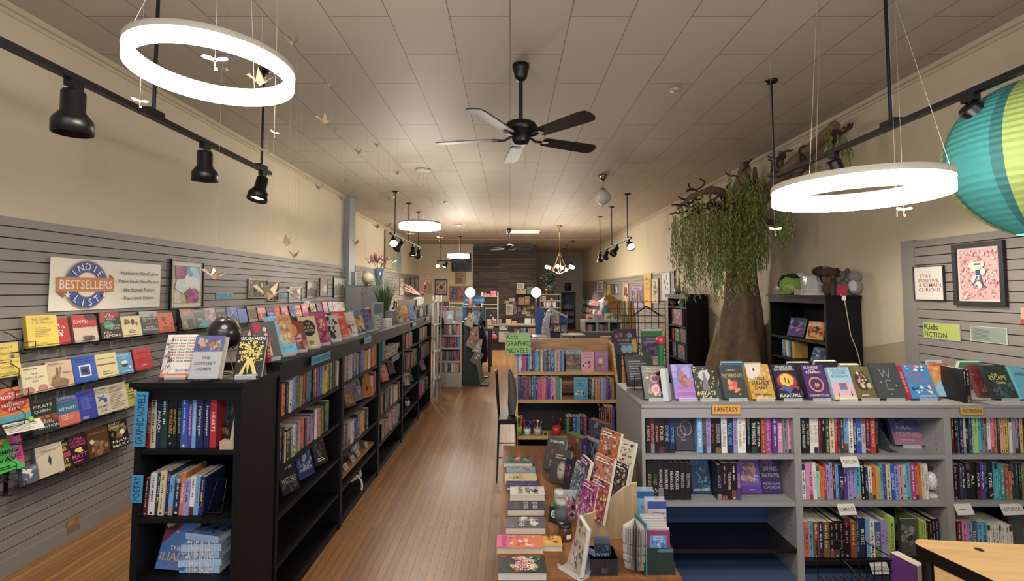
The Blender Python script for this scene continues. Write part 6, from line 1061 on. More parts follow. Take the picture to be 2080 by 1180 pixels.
# black lion-latch box of bookmarks
q = at(1228, 1172, Z=T1); t = thing('wooden_box', 'dark wooden box with a ring latch holding small cards', 'box', (q.x, q.y + .01, T1)); DW = mat('241c18', rough=.5, var=.3, scale=20)
bw = .058; MB().box((-bw, 0, 0), (bw, .1, .068), DW).box((-bw - .003, -.003, .062), (bw + .003, .103, .068)).build('body', t); MB().tube([(-.014, -.006, .045), (-.016, -.01, .03), (0, -.012, .02), (.016, -.01, .03), (.014, -.006, .045)], .002, 6, mat('5c5444', metal=.8)).build('ring_latch', t)
MB().box((-.012, -.004, .012), (.012, 0, .03), mat('6c6450', metal=.8)).build('clasp', t)
for k in range(3):
    m = MB().box((-.034, .02 + .012 * k, .05), (.034, .022 + .012 * k, .115 + .012 * k), mat(('16202c', '4c5464', '5c6474')[k]))
    if k == 0: Face(m, (-.034, .02, .05), (1, 0, 0), (0, 0, 1), .068, .065).text('BOOKS', .5, .35, .05, .018, mat('78b4d8')).scatter(8, [mat('3c7ca8')], .1, .6, .9, .95, .1)
    tag(m.build('gift_card', loc=(q.x, q.y + .01, T1)), ('black gift card printed BOOKS at the front of the dark box', 'slate card behind the BOOKS card', 'grey blue card at the back of the dark box')[k], 'card')
# folded book sculpture, teal covers
q = at(1293, 1165, Z=T1); t = thing('folded_book', 'teal covered book with its pages folded into a frilled pattern', 'folded book', (q.x, q.y + .02, T1), rz=R(-17)); PG = mat('ece6d8', rough=.8)
SHP = [(0, .0), (.02, .03), (.045, .034), (.05, .02), (.055, .04), (.08, .044), (.085, .026), (.09, .042), (.12, .044), (.125, .03), (.13, .044), (.16, .046), (.2, .04)]
for k in range(15):
    a = R(-30 + 60 * k / 14); m = MB().use(PG)
    for (z0, r0), (z1, r1) in zip(SHP, SHP[1:]):
        d = Vector((math.sin(a), -math.cos(a), 0)); o = Vector((0, .05, 0)); m.add([o + Vector((0, 0, z0)) + d * 0, o + Vector((0, 0, z0)) + d * (r0 + .052), o + Vector((0, 0, z1)) + d * (r1 + .052), o + Vector((0, 0, z1))], [(0, 1, 2, 3)])
    m.build('folded_page', t)
for s in (1,): MB().add([(0, .06, 0), (s * .045, -.03, 0), (s * .045, -.03, .215), (0, .06, .215), (s * .004, .062, 0), (s * .05, -.028, 0), (s * .05, -.028, .215), (s * .004, .062, .215)], [(0, 1, 2, 3), (7, 6, 5, 4), (3, 2, 6, 7), (0, 4, 5, 1), (1, 5, 6, 2)]).use('1f7c7c').build('board', t)
bpy_teal = mat('1f7c7c', rough=.4)
for o in t.children:
    if o.name.startswith('board'): o.data.materials.clear(); o.data.materials.append(bpy_teal)
# leaflets and bookmark box
def leaflet(px, py, Y, w, h, n, c, band, lb, arts, lean=R(10)):
    q = at(px, py, Y=Y); t = thing('leaflet_holder', lb, 'leaflet holder', (q.x, Y, q.z)); MB().box((-w / 2 - .004, -.004, 0), (w / 2 + .004, .04, .004), CLEAR).box((-w / 2 - .004, -.004, 0), (w / 2 + .004, -.002, .05)).box((-w / 2 - .004, .036, 0), (w / 2 + .004, .04, h)).build('holder', t)
    for k in range(n):
        m = MB().box((-w / 2 - .003 * k, .002 * k, .005), (w / 2 - .003 * k, .002 * k + .001, h - .004 * (k % 3)), mat(c)); f = Face(m, (-w / 2 - .003 * k, .002 * k, .005), (1, 0, 0), (0, 0, 1), w, h - .01)
        if k == 0: f.rect(0, .86, 1, 1, mat(band)); draw(f, arts)
        o = m.build('leaflet', loc=(q.x, Y, q.z)); tag(o, ('front copy' if k == 0 else 'copy %s' % ORD[k + 1]) + ' of the ' + lb.split(' holder')[0].replace('clear stand of ', ''), 'leaflet', 'leaflets ' + lb.split(' holder')[0].split('of ')[1])
    return t
q = at(1310, 1100, Y=2.35)
tag(MB().box((-.06, 0, 0), (.06, .06, at(1310, 1100, Y=2.35).z - T1), mat('c8c4bc')).build('riser_box', loc=(q.x, 2.35, T1)), 'plain pale riser box under the light blue leaflets', 'box')
leaflet(1313, 1100, 2.352, .085, .245, 4, '78b4dc', '2c5ca0', 'clear stand of light blue KIDS NEXT leaflets holder behind', [('t', 'KIDS', .5, .68, .55, .09, '2c3c5c'), ('t', '2026', .78, .8, .3, .06, 'a83c5c')])
q = at(1335, 1130, Y=2.2)
tag(MB().box((-.055, 0, 0), (.055, .06, at(1335, 1130, Y=2.2).z - T1), mat('b8b4ac')).build('riser_box', loc=(q.x + .002, 2.2, T1)), 'plain pale riser box under the INDIE NEXT leaflets', 'box')
leaflet(1336, 1130, 2.202, .085, .25, 5, 'c8b4bc', '2c4c94', 'clear stand of pink grey INDIE NEXT leaflets holder in front', [('o', .42, .6, .32, .2, .05, '5c5c84'), ('t', 'INDIE NEXT', .42, .6, .6, .07, '3c3c70'), ('t', '2026', .82, .7, .25, .05, 'a83c5c'), ('t', 'SEPTEMBER', .75, .78, .4, .03, 'a83c5c'), ('n', 10, ['3c50a8', '5c70c0'], (.25, .3, .75, .42), .1, 3)])
q = at(1342, 1172, Z=T1); t = thing('card_box', 'dark green two tier card box packed with bookmarks', 'box', (q.x, q.y + .015, T1)); DG = mat('1c2c26', rough=.6, var=.4, scale=25)
MB().box((-.068, 0, 0), (.068, .13, .045), DG).box((-.062, .004, .045), (.062, .126, .105)).build('box', t); MB().box((-.005, .0035, .09), (.06, .0042, .104), '3c7c80').build('label', t)
for k in range(7):
    m = MB().box((-.05 + .003 * (k % 2), .012 + .016 * k, .1), (.05 + .003 * (k % 2), .018 + .016 * k, .175 + .004 * k), mat('c0b8b8' if k else '8c2c64', rough=.7))
    if k == 0: Face(m, (-.05, .012, .1), (1, 0, 0), (0, 0, 1), .1, .075).rect(.15, 0, .85, .75, mat('5c90c0')).rect(.3, .5, .7, .72, mat('a8c8d8')).text('OPEN', .5, .61, .035, .01, mat('2c3c5c')).scatter(8, [mat('3c6ca8'), mat('a8c0d8')], .18, .05, .82, .4, .14)
    tag(m.build('bookmark_pack', loc=(q.x, q.y + .015, T1)), 'pink framed OPEN sign bookmark at the front of the green box' if k == 0 else 'pale edged bookmark bundle, %s from the front of the green box' % ORD[k + 1], 'bookmark', 'bookmark bundles in the green box')
# boxed sets standing behind the plywood rack
for px, py, Y, rz, w, h, th, c, sp, lb, art, spa in ((1166, 925, 3.3, -62, .17, .2, .055, '7c5c50', '3c2c60', 'big boxed set with a green top and violet spine', ('b03c34', '3c5c34', 'c8b078'), 'MONSTER'), (1199, 930, 3.3, -62, .16, .17, .05, '6c7c9c', '8c9cc8', 'boxed set with pink top and lilac blue side', ('8c9cb8', '3c3c4c'), ''), (1213, 905, 3.5, -62, .19, .24, .05, '4c5c6c', '5c8c94', 'tall boxed set with an orange edge and teal side', ('3c4c5c', '8c9ca0'), '')):
    q = at(px, py, Y=Y); m = MB(); z = max(q.z, T1) ; m.box((-w / 2, 0, 0), (w / 2, th, h), mat(c)); Face(m, (-w / 2, 0, 0), (1, 0, 0), (0, 0, 1), w, h).scatter(26, [mat(a) for a in art], sz=.16, seed=px)
    f = Face(m, (w / 2, 0, 0), (0, 1, 0), (0, 0, 1), th, h); f.rect(0, 0, 1, 1, mat(sp))
    if spa: f.text(spa, .5, .45, h * .6, th * .4, mat('8c7cb4'), -90)
    m.box((-w / 2 + .004, .004, h), (w / 2 - .004, th - .004, h + .001), mat({'MONSTER': '4c7c3c'}.get(spa, 'c88ca8' if 'pink' in lb else 'b8643c')))
    tag(m.build('boxed_set', loc=(q.x, Y, T1), rot=(0, 0, R(rz))), lb + ' on the low table', 'boxed set')
    if z - T1 > .02: m2 = MB().box((-w / 2, .0, 0), (w / 2, th, z - T1), PLY); tag(m2.build('riser', loc=(q.x, Y, T1), rot=(0, 0, R(rz))), 'plywood riser under the ' + ' '.join(lb.split()[:6]), 'riser') 
# ================================================================ artificial tree
BARK = mat('84684c', rough=.9, bump=1., scale=14, var=.45); TWIG = mat('3c2a20', rough=.9)
TY = 5.65; T0 = at(1500, 730, Y=TY); tree = thing('artificial_tree', 'artificial weeping tree with sculpted brown trunk against the cream wall', 'tree', (2.74, TY, 0))
def tl(px, py, Y=None, X=None): return at(px, py, Y=TY if Y is None and X is None else Y, X=X) - Vector((2.74, TY, 0))
b = MB().use(BARK); prof = []
for py, x0, x1 in ((330, 1506, 1520), (400, 1484, 1520), (480, 1478, 1527), (560, 1478, 1532), (620, 1470, 1538), (680, 1456, 1546), (740, 1446, 1552), (850, 1430, 1566)):
    a = tl(x0, py); c = tl(x1, py); prof.append(((a.x + c.x) / 2, max(.03, (c.x - a.x) / 2), a.z))
prof[-1] = (prof[-1][0], prof[-1][1], 0.0); n = 36; vs = []; rows = []
for i in range(len(prof) - 1):
    for k in range(5): u = k / 5; rows.append(tuple(prof[i][j] * (1 - u) + prof[i + 1][j] * u for j in range(3)))
rows.append(prof[-1])
for cx_, r, z in rows:
    for k in range(n):
        a = 2 * math.pi * k / n; rr = r * (1 + .14 * math.sin(5 * a + z * 2.2) + .07 * math.sin(11 * a - z * 4) + .06 * math.sin(3 * a + z * 7))
        if z < .95 and abs(a - R(225)) < .5: rr *= 1 - .45 * (1 - abs(a - R(225)) / .5) * min(1, (.95 - z) * 2.5)
        vs.append((cx_ + rr * math.cos(a), min(rr * .8 * math.sin(a), .9), z))
b.add(vs, [(i * n + k, (i + 1) * n + k, (i + 1) * n + (k + 1) % n, i * n + (k + 1) % n) for i in range(len(rows) - 1) for k in range(n)], True); b.build('trunk', tree)
def limb(pts, rs, nm='branch', m=BARK, nn=9): MB().tube(pts, rs, nn, m).build(nm, tree)
W_ = 2.93
limb([tl(1515, 440), tl(1545, 405, X=W_), tl(1575, 375, X=W_), tl(1605, 338, X=W_), tl(1650, 300, X=W_), tl(1698, 253, X=W_)], [.09, .085, .075, .065, .06, .045])
limb([tl(1575, 375, X=W_), tl(1580, 345, X=W_), tl(1588, 308, X=W_)], [.06, .055, .03]); limb([tl(1600, 340, X=W_), tl(1625, 346, X=W_), tl(1640, 345, X=W_)], [.04, .03, .01])
limb([tl(1500, 420), tl(1480, 395), tl(1445, 385, Y=5.4), tl(1405, 398, Y=5.3), tl(1376, 425, Y=5.25)], [.07, .06, .045, .03, .012]); limb([tl(1490, 430), tl(1455, 415, Y=5.9), tl(1420, 420, Y=6.), tl(1395, 450, Y=6.1)], [.05, .04, .03, .01])
limb([tl(1530, 400), tl(1534, 370), tl(1533, 340)], [.04, .04, .02]); limb([tl(1512, 400), tl(1508, 330, Y=5.6), tl(1518, 328, Y=5.6), tl(1524, 345, Y=5.6), tl(1522, 365, Y=5.6)], [.03, .014, .012, .012, .01]); limb([tl(1535, 440), tl(1562, 450, X=W_), tl(1585, 455, X=W_)], [.05, .035, .02])
rr = random.Random(4)
def curl(px, py, ln, n_, X=None, Y=None, amp=7):
    pts = []; a = rr.uniform(-3, 3); x, y = px, py
    for k in range(n_):
        pts.append(tl(x, y, X=X, Y=Y)); a += rr.uniform(-.9, .9); x += ln * math.cos(a) + rr.uniform(-2, 2); y += ln * .8 * math.sin(a)
    limb(pts, [.011] * (n_ - 1) + [.003], 'twig', TWIG, 5)
for k in range(40): curl(rr.uniform(1395, 1500), rr.uniform(388, 430), rr.uniform(4, 8), 7, Y=rr.uniform(5.2, 6.))
for k in range(8): curl(rr.uniform(1560, 1660), rr.uniform(300, 350), rr.uniform(6, 9), 7, X=W_ - .06)
for k in range(7): curl(rr.uniform(1665, 1715), rr.uniform(258, 285), rr.uniform(5, 8), 6, X=W_ - .08)
for k in range(7): curl(rr.uniform(1500, 1560), rr.uniform(345, 380), rr.uniform(5, 9), 6, Y=5.55)
LV = [mat('9cab44', rough=.6), mat('71823a', rough=.6), mat('b4bc52', rough=.6)]
def strand(mb, px, y0, y1, X=None, Y=None, dens=1.):
    p = tl(px, y0, X=X, Y=Y); q = tl(px, y1, X=X, Y=Y); n_ = int((p.z - q.z) / .016 * dens); sway = rr.uniform(-.05, .05)
    mb.use(LV[1]); mb.tube([p, Vector((p.x + sway, p.y, (p.z + q.z) / 2)), Vector((p.x + sway * 1.4, p.y, q.z))], .002, 3, cap=False)
    for k in range(n_):
        u = k / n_; c = Vector((p.x + sway * u * 1.4 + rr.gauss(0, .014), p.y + rr.gauss(0, .014), p.z + (q.z - p.z) * u)); a = rr.uniform(0, 6.28); l = rr.uniform(.035, .065)
        d = Vector((math.cos(a) * .55, math.sin(a) * .55, -.85)) * l; s_ = Vector((-math.sin(a), math.cos(a), 0)) * .0062
        mb.use(rr.choice(LV)).add([c, c + d * .5 + s_, c + d, c + d * .5 - s_], [(0, 1, 2, 3)])
fo = MB()
for k in range(135):
    x = rr.uniform(1366, 1495); strand(fo, x, 386 + abs(x - 1440) * .35 + rr.uniform(0, 50), rr.uniform(490, 560) + (60 if rr.random() < .25 else 0), Y=rr.uniform(5.15, 6.1), dens=1.1)
for k in range(85): x = rr.uniform(1480, 1555); strand(fo, x, rr.uniform(345, 440), rr.uniform(470, 560) + (40 if x < 1530 and rr.random() < .4 else 0), Y=rr.uniform(5.05, 5.35), dens=1.1)
for k in range(10): strand(fo, rr.uniform(1448, 1462), 520, rr.uniform(580, 622), Y=5.2)
for k in range(9): strand(fo, rr.uniform(1392, 1404), 500, rr.uniform(570, 612), Y=5.3)
for k in range(14): strand(fo, rr.uniform(1496, 1520), 500, rr.uniform(560, 602), Y=5.15)
for k in range(16): strand(fo, rr.uniform(1578, 1606), rr.uniform(400, 440), rr.uniform(470, 515), X=W_ - .1)
for k in range(14): strand(fo, rr.uniform(1678, 1690), rr.uniform(262, 275), rr.uniform(290, 308), X=W_ - .1)
for k in range(14): strand(fo, rr.uniform(1706, 1722), rr.uniform(275, 290), rr.uniform(310, 340), X=W_ - .1)
f = fo.build('leaves', tree); f['kind'] = 'stuff'
# ================================================================ black cases on the right wall
def tall_case(pn, y0x, y1x, ztop, label, X=2.72, shelves=(), tilt=()):
    ya = at(y0x, 640, X=X).y; yb = at(y1x, 640, X=X).y; t = thing('bookcase', label, 'bookcase', (X, (ya + yb) / 2, 0)); L_ = (yb - ya) / 2; D_ = XR - X - .035
    for s in (-1, 1): MB().box((0, s * L_ - (.025 if s > 0 else 0), 0), (D_, s * L_ + (.025 if s < 0 else 0), ztop - .02), CASEM).build('side_panel', t)
    MB().box((D_ - .008, -L_ + .025, 0), (D_, L_ - .025, ztop - .02), CASEM).build('back_panel', t); MB().box((-.015, -L_ - .015, ztop - .02), (D_, L_ + .015, ztop), CASEM).box((0, -L_ + .025, ztop - .075), (.015, L_ - .025, ztop - .02)).build('top', t)
    for z in shelves: MB().box((.003, -L_ + .025, z - .02), (D_ - .008, L_ - .025, z), CASEM).build('shelf', t)
    return ya, yb, t
A0, A1, _ = tall_case('a', 1678, 1562, at(1700, 600, X=2.72).z, 'black bookcase topped with plush animals beside the tree', shelves=(.3, .62, at(1680, 745, X=2.72).z, at(1680, 697, X=2.72).z)); ZP = at(1700, 600, X=2.72).z
zs = at(1680, 697, X=2.72).z
def rbook(px0, px1, z, h, c, lb, art, X=2.76, rz=-75, lean=R(22), **kw):
    a = at(px0, 690, X=X); b_ = at(px1, 690, X=X); book((X, (a.y + b_.y) / 2, z), R(rz), min(abs(a.y - b_.y), kw.pop('mw', .16)), h, .02, c, lb, art, lean=lean, **kw)
rbook(1592, 1636, zs, .19, '3c3474', 'violet blue cover with a red and white swirl in the black bookcase', [('n', 16, ['a83c6c', '8c94c8', '5c4ca0'], (.1, .1, .9, .9), .16, 3), ('e', .4, .65, .22, .16, '2c2450')], rz=-68)
rbook(1634, 1672, zs, .17, 'd8902c', 'orange yellow cover LITTLE MONSTERS in the black bookcase', [('t', 'LITTLE', .5, .9, .5, .08, 'w'), ('t', 'MONSTERS', .5, .79, .85, .1, 'W'), ('n', 18, ['5c2c24', 'a86034', '2c2024'], (.12, .2, .88, .7), .14, 3), ('l', .2, .06, .8, .16, 2, 'k')], rz=-68)
spine_row((2.75, at(1590, 745, X=2.75).y + .0, at(1680, 745, X=2.72).z), R(180), 'sywqkd', .2, 'the lower shelf of the plush bookcase', h=(.14, .16), d=(.13, .15), seed=4); rbook(1645, 1675, at(1680, 745, X=2.72).z, .14, '2c5c7c', 'blue cover low in the plush bookcase', [('n', 10, ['s', 'n'], (.1, .1, .9, .9), .2, 3)])
# plush toys and boxes on top
def plush(px, py, name, lb, parts, Y=4.2, s=1., rz=-35, X=None):
    q = at(px, py, Y=Y); t = thing(name, lb, 'plush toy', (q.x, q.y, ZP), rz=R(rz)); t.scale = (s, s, s)
    for nm, balls, m in parts:
        b = MB().use(m)
        for c, r, sc in balls: b.ball(c, r, m, 18, sc)
        b.build(nm, t)
    return t
FUR = lambda c: mat(c, rough=1., bump=1., scale=70, var=.25)
plush(1610, 598, 'plush_monster', 'lime green round plush wearing a dark green droopy cap', [('body', [((0, 0, .1), .1, (1.15, .8, 1.)), ((-.03, -.07, .05), .05, (1, .5, 1)), ((-.07, -.05, .015), .03, (1.3, 1, .6)), ((.06, -.05, .015), .03, (1.3, 1, .6))], FUR('7ca830')), ('belly', [((-.02, -.075, .06), .05, (1.1, .35, .9))], FUR('b8ac80')), ('cap', [((.01, .01, .165), .075, (1.1, 1, .6)), ((-.06, .0, .15), .05, (1, .9, .9)), ((-.1, 0, .1), .03, (.8, .8, 1.4))], FUR('12281e')), ('pompom', [((-.125, 0, .065), .024, (1, 1, 1)), ((.07, -.01, .185), .04, (1.2, 1, .7))], FUR('c8c8c4'))], Y=4.55)
t = plush(1663, 598, 'plush_bear', 'small white plush inside a clear display case', [('body', [((0, 0, .05), .042, (1.1, .9, 1)), ((0, 0, .11), .038, (1.2, 1, .9)), ((-.03, -.02, .02), .02, (1, 1.3, .7)), ((.03, -.02, .02), .02, (1, 1.3, .7))], FUR('c4beb4')), ('scarf', [((.02, -.035, .055), .02, (1, .5, 1))], FUR('8c8478'))], Y=4.3)
q = at(1648, 598, Y=4.3); t = thing('display_case', 'clear plastic display case around the small white plush', 'display case', (q.x + .02, 4.3, ZP), rz=R(-10)); MB().box((-.085, -.06, 0), (.085, .07, .012), 'W').build('base', t); b = MB().use(CLEAR); b.box((-.08, -.055, .012), (.08, -.053, .17)).box((-.08, -.055, .012), (-.078, .065, .17)).box((.078, -.055, .012), (.08, .065, .17)).box((-.08, -.055, .168), (.08, .065, .17)); b.build('cover', t)
plush(1684, 598, 'plush_dog', 'brown plush animal slumped above the clear display case', [('body', [((0, 0, .06), .05, (1, .9, 1.2)), ((0, .0, .2), .055, (1.2, 1, .9)), ((-.02, -.05, .19), .03, (1, 1.2, .8))], FUR('4c3424')), ('ear', [((-.065, 0, .2), .03, (.7, .8, 1.4))], FUR('3a241a')), ('ear', [((.065, 0, .2), .03, (.7, .8, 1.4))], FUR('3a241a')), ('legs', [((-.03, -.04, .14), .02, (1, 1, 1.6)), ((.03, -.04, .14), .02, (1, 1, 1.6)), ((0, 0, .13), .045, (1, 1, 1))], FUR('6c4c38'))], Y=4.12)
plush(1672, 598, 'plush_badger', 'dark brown plush with a cream stripe lying on top of the others', [('body', [((0, .03, .06), .05, (1, .9, 1.4)), ((0, 0, .215), .06, (1.4, 1, .8)), ((.0, .02, .15), .05, (1, 1, 1.2))], FUR('33201a')), ('stripe', [((.02, -.03, .235), .035, (.5, 1, 1))], FUR('a89478'))], Y=4.25)
plush(1712, 598, 'plush_elephant', 'grey shaggy plush with big ears at the end of the black bookcase', [('body', [((0, 0, .07), .06, (1, .9, 1.1)), ((-.02, 0, .17), .05, (1, 1, 1))], FUR('6c6864')), ('ear', [((-.07, 0, .19), .03, (.8, .4, 1.3))], FUR('5c5854')), ('ear', [((.04, 0, .2), .03, (.8, .4, 1.3))], FUR('5c5854')), ('snout', [((-.03, -.05, .14), .02, (.8, 1, 1.5))], FUR('8c7c50'))], Y=4.15)
plush(1737, 598, 'plush_owl', 'pale grey and white fluffy plush at the wall end', [('body', [((0, 0, .07), .062, (1, .85, 1.1)), ((0, 0, .16), .05, (1.15, 1, 1))], FUR('8c8a86')), ('chest', [((-.015, -.04, .08), .04, (.9, .6, 1.3))], FUR('c8c4bc'))], Y=4.1)
for px, w_, h_, c, nm, lb, Y in ((1626, .07, .055, 'b8a884', 'card', 'small tan card leaning on the green plush', 4.4), (1715, .09, .085, 'b01c3c', 'gift_box', 'bright red box in front of the grey plush', 4.04)):
    q = at(px, 598, Y=Y); tag(MB().box((-w_ / 2, 0, 0), (w_ / 2, .06 if nm == 'gift_box' else .004, h_), mat(c)).build(nm, loc=(q.x - .02, Y, ZP), rot=(0, 0, R(-5))), lb, 'box' if nm == 'gift_box' else 'card')
q = at(1697, 598, Y=4.03); tag(MB().box((-.01, 0, 0), (.01, .04, .15), BLK).build('speaker_bar', loc=(q.x, 4.03, ZP)), 'narrow upright black bar between the brown plush and the red box', 'device')
P0 = at(1712, 600, Y=3.99); t = thing('power_cord', 'white power cord hanging down the side of the black bookcase', 'cord', (0, 0, 0)); MB().tube([at(1707, 598, Y=4.0), at(1715, 606, Y=3.94), at(1721, 640, Y=3.935), at(1728, 680, Y=3.935), at(1740, 710, Y=3.935), at(1748, 740, Y=3.935), at(1752, 800, Y=3.935)], .0035, 6, mat('b8b090')).build('cord', t); b = MB(); b.M = Matrix.Translation(at(1714, 603, Y=3.945)); b.box((-.012, -.008, -.03), (.012, .008, .01), 'W'); b.build('plug', t)
B0, B1, _ = tall_case('b', 1394, 1357, at(1400, 598, X=2.7).z, 'black bookcase with boxed games left of the tree', X=2.7, shelves=(.35,) + tuple(at(1394, y, X=2.7).z for y in (625, 665, 700, 735))); ZB = at(1400, 598, X=2.7).z
for i, (px, py, c, w_, h_, lb) in enumerate(((1374, 665, '8c5068', .5, .26, 'large pink and grey boxed game on the second shelf of the game bookcase'), (1366, 698, 'b02c3c', .16, .2, 'red boxed game at the near left of the third game shelf'), (1376, 698, '3c7c44', .2, .2, 'green boxed game in the middle of the third game shelf'), (1388, 700, '5c5c64', .22, .22, 'grey speckled boxed game at the near end of the third game shelf'), (1368, 730, '4c5c8c', .26, .22, 'blue photo boxed game on the fourth game shelf'), (1384, 732, '6c7078', .3, .22, 'grey blue boxed game at the near end of the fourth game shelf'))):
    q = at(px, py, X=2.75); m = MB().box((-w_ / 2, 0, 0), (w_ / 2, .05, h_), mat(c)); Face(m, (-w_ / 2, 0, 0), (1, 0, 0), (0, 0, 1), w_, h_).scatter(24, [mat(k) for k in ('c8b8a8', 'a83c44', '3c3c4c', 'b08c5c')], sz=.13, seed=i); zz = min((at(1394, y, X=2.7).z for y in (665, 700, 735)), key=lambda v: abs(v - q.z)); tag(m.build('board_game', loc=(2.75, q.y, zz + .001), rot=(0, 0, R(-90))), lb, 'boxed game', 'boxed games left of the tree')
t = thing('figurine', 'silver figurine of dancing figures on the top shelf of the game bookcase', 'figurine', (2.78, at(1384, 620, X=2.78).y, at(1394, 625, X=2.7).z)); b = MB().use(mat('a8a49c', rough=.3, metal=.6)); b.lathe([(0, 0), (.07, 0), (.07, .015), (0, .015)], 16)
for a in range(5): b.tube([(.03 * math.cos(a), .03 * math.sin(a), .01), (.04 * math.cos(a), .04 * math.sin(a), .08), (.02 * math.cos(a * 2), .02 * math.sin(a * 2), .14)], [.008, .014, .006], 6).ball((.02 * math.cos(a * 2), .02 * math.sin(a * 2), .15), .014)
b.build('figures', t); t = thing('dragon_figurine', 'orange and brown round figurine beside the silver dancers', 'figurine', (2.78, at(1368, 620, X=2.78).y, at(1394, 625, X=2.7).z)); MB().ball((0, 0, .05), .05, mat('9c5434', bump=1., scale=30), 14, (1.1, 1, .9)).ball((-.04, .03, .09), .025).build('body', t); MB().lathe([(0, 0), (.06, 0), (.05, .01), (0, .01)], 14, 'E').build('base', t)
for px, h_, r_, c, lb in ((1367, .16, .03, '8ca890', 'pale green glass bottle on top of the game bookcase'), (1380, .26, .025, '2c5c54', 'tall teal bottle on top of the game bookcase'), (1388, .12, .035, 'a8a898', 'small clear jar on top of the game bookcase')):
    q = at(px, 598, X=2.82); tag(MB().lathe([(0, 0), (r_, .003), (r_, h_ * .5), (r_ * .4, h_ * .65), (r_ * .4, h_), (0, h_)], 16, mat(c, rough=.15)).build('bottle', loc=(2.82, min(max(q.y, B0 + .06), B1 - .06), ZB)), lb, 'bottle')
# ================================================================ right wall slat panel
XRS = XR - .026
def rsign(x0, x1, y0, y1, lb, c, art, X=XRS, **kw):
    loc, rz, w, h = on_wall(X, -1, x0, x1, y0, y1); loc.x -= .004; return sheet(loc, rz, w, h, lb, c, art, **kw)
def rpic(x0, x1, y0, y1, lb, X=XRS, **kw):
    loc, rz, w, h = on_wall(X, -1, x0, x1, y0, y1); loc.x -= .003; return framed(loc, rz, w, h, lb, **kw)
rpic(1944, 2050, 492, 621, 'large black framed pink patterned print with a small blue striding figure', fw=.028, mcol='dcd2cc', mw=.012, pcol='d8a8a8', d=.02, art=[('n', 150, ['d08c90', 'e0bcb8', 'c87c84', 'e4c8c0'], (.02, .02, .98, .98), .05, 4), ('n', 10, ['e0d8cc'], (.35, .25, .65, .75), .12, 2), ('e', .5, .68, .1, .07, 'e0d4c8'), ('r', .42, .68, .6, .71, '2c4c74'), ('r', .46, .48, .58, .58, '2c4c84'), ('L', [(.5, .46), (.42, .32), (.36, .3)], .01, '3c5c8c'), ('L', [(.56, .46), (.62, .28), (.72, .24)], .01, '3c5c8c')])
rpic(1861, 1923, 540, 610, 'white canvas print STAY POSITIVE AND REMAIN CURIOUS', fcol='2a2a2c', fw=.004, mcol='e4ded6', mw=.003, pcol='e4ded6', d=.016, art=[('t', 'STAY', .4, .72, .42, .11, 'a83054'), ('t', 'POSITIVE', .5, .58, .7, .11, 'a83054'), ('t', '& REMAIN', .54, .44, .76, .11, 'a83054'), ('t', 'CURIOUS', .52, .3, .76, .11, 'a83054')])
rsign(1877, 1953, 656, 690, 'lime green Kids FICTION sign on the slatwall near the frame edge', 'b4c850', [('t', 'Kids', .23, .72, .38, .36, '22241c'), ('t', 'FICTION', .35, .26, .6, .3, '22241c')], edge='9a9ab0', name='shelf_sign')
rsign(1973, 2048, 664, 696, 'grey green notice with white border pinned on the slatwall', '8c9c94', [('l', .08, .15, .6, .85, 8, '5c6c64')], name='notice', cat='notice', edge='d4d8d0')
rsign(2076, 2110, 625, 660, 'pale book cover cut by the frame edge on the slatwall', 'd8a07c', [('r', 0, 0, 1, .3, 'r')], name='poster', cat='poster')
# ================================================================ paper hot-air balloon
BC = at(2114, 306, Y=2.0); t = thing('paper_balloon', 'teal and lime pleated paper hot-air balloon hanging by the wall', 'balloon decoration', (BC.x, BC.y, BC.z)); b = MB(); TEAL = [mat('2a9a98', rough=.6), mat('1f7474', rough=.6), mat('a0b850', rough=.6)]; n, m_ = 48, 64; RB = at(1957, 290, Y=2.0).x; RB = BC.x - RB - .015
vs = []
for i in range(m_ + 1):
    v = i / m_; a = R(90 - 158 * v); r = RB * math.cos(a) if a > R(-12) else RB * math.cos(R(-12)) * (1 - ((R(-12) - a) / R(56)) ** 1.4 * .72); z = RB * math.sin(a) * (1.0 if a > 0 else 1.22)
    for k in range(n): ph = 2 * math.pi * k / n; pl = 1 + (.012 if i % 2 else 0); vs.append((r * pl * math.cos(ph), r * pl * math.sin(ph), z))
bad = len(b.v); b.use(TEAL[0]).use(TEAL[1]).use(TEAL[2]); b.v = vs
for i in range(m_):
    for k in range(n): b.f.append((i * n + k, (i + 1) * n + k, (i + 1) * n + (k + 1) % n, i * n + (k + 1) % n)); q = (k + 1) % 12; b.m.append(2 if 4 <= q <= 8 else (1 if q in (3, 9) else 0)); b.sm.append(False)
b.build('envelope', t); MB().cyl((0, 0, RB), (0, 0, CEIL - BC.z), .002, m=WIRE, n=5).build('hanging_string', t)
MB().cyl((.05, 0, -RB * 1.25), (.04, 0, -RB * 1.7), .0015, m=WIRE, n=4).cyl((-.05, 0, -RB * 1.25), (-.04, 0, -RB * 1.7), .0015, n=4).build('basket_ropes', t); MB().lathe([(0, -RB * 1.95), (.04, -RB * 1.95), (.05, -RB * 1.7), (.045, -RB * 1.7)], 14, mat('a8824c')).build('basket', t)
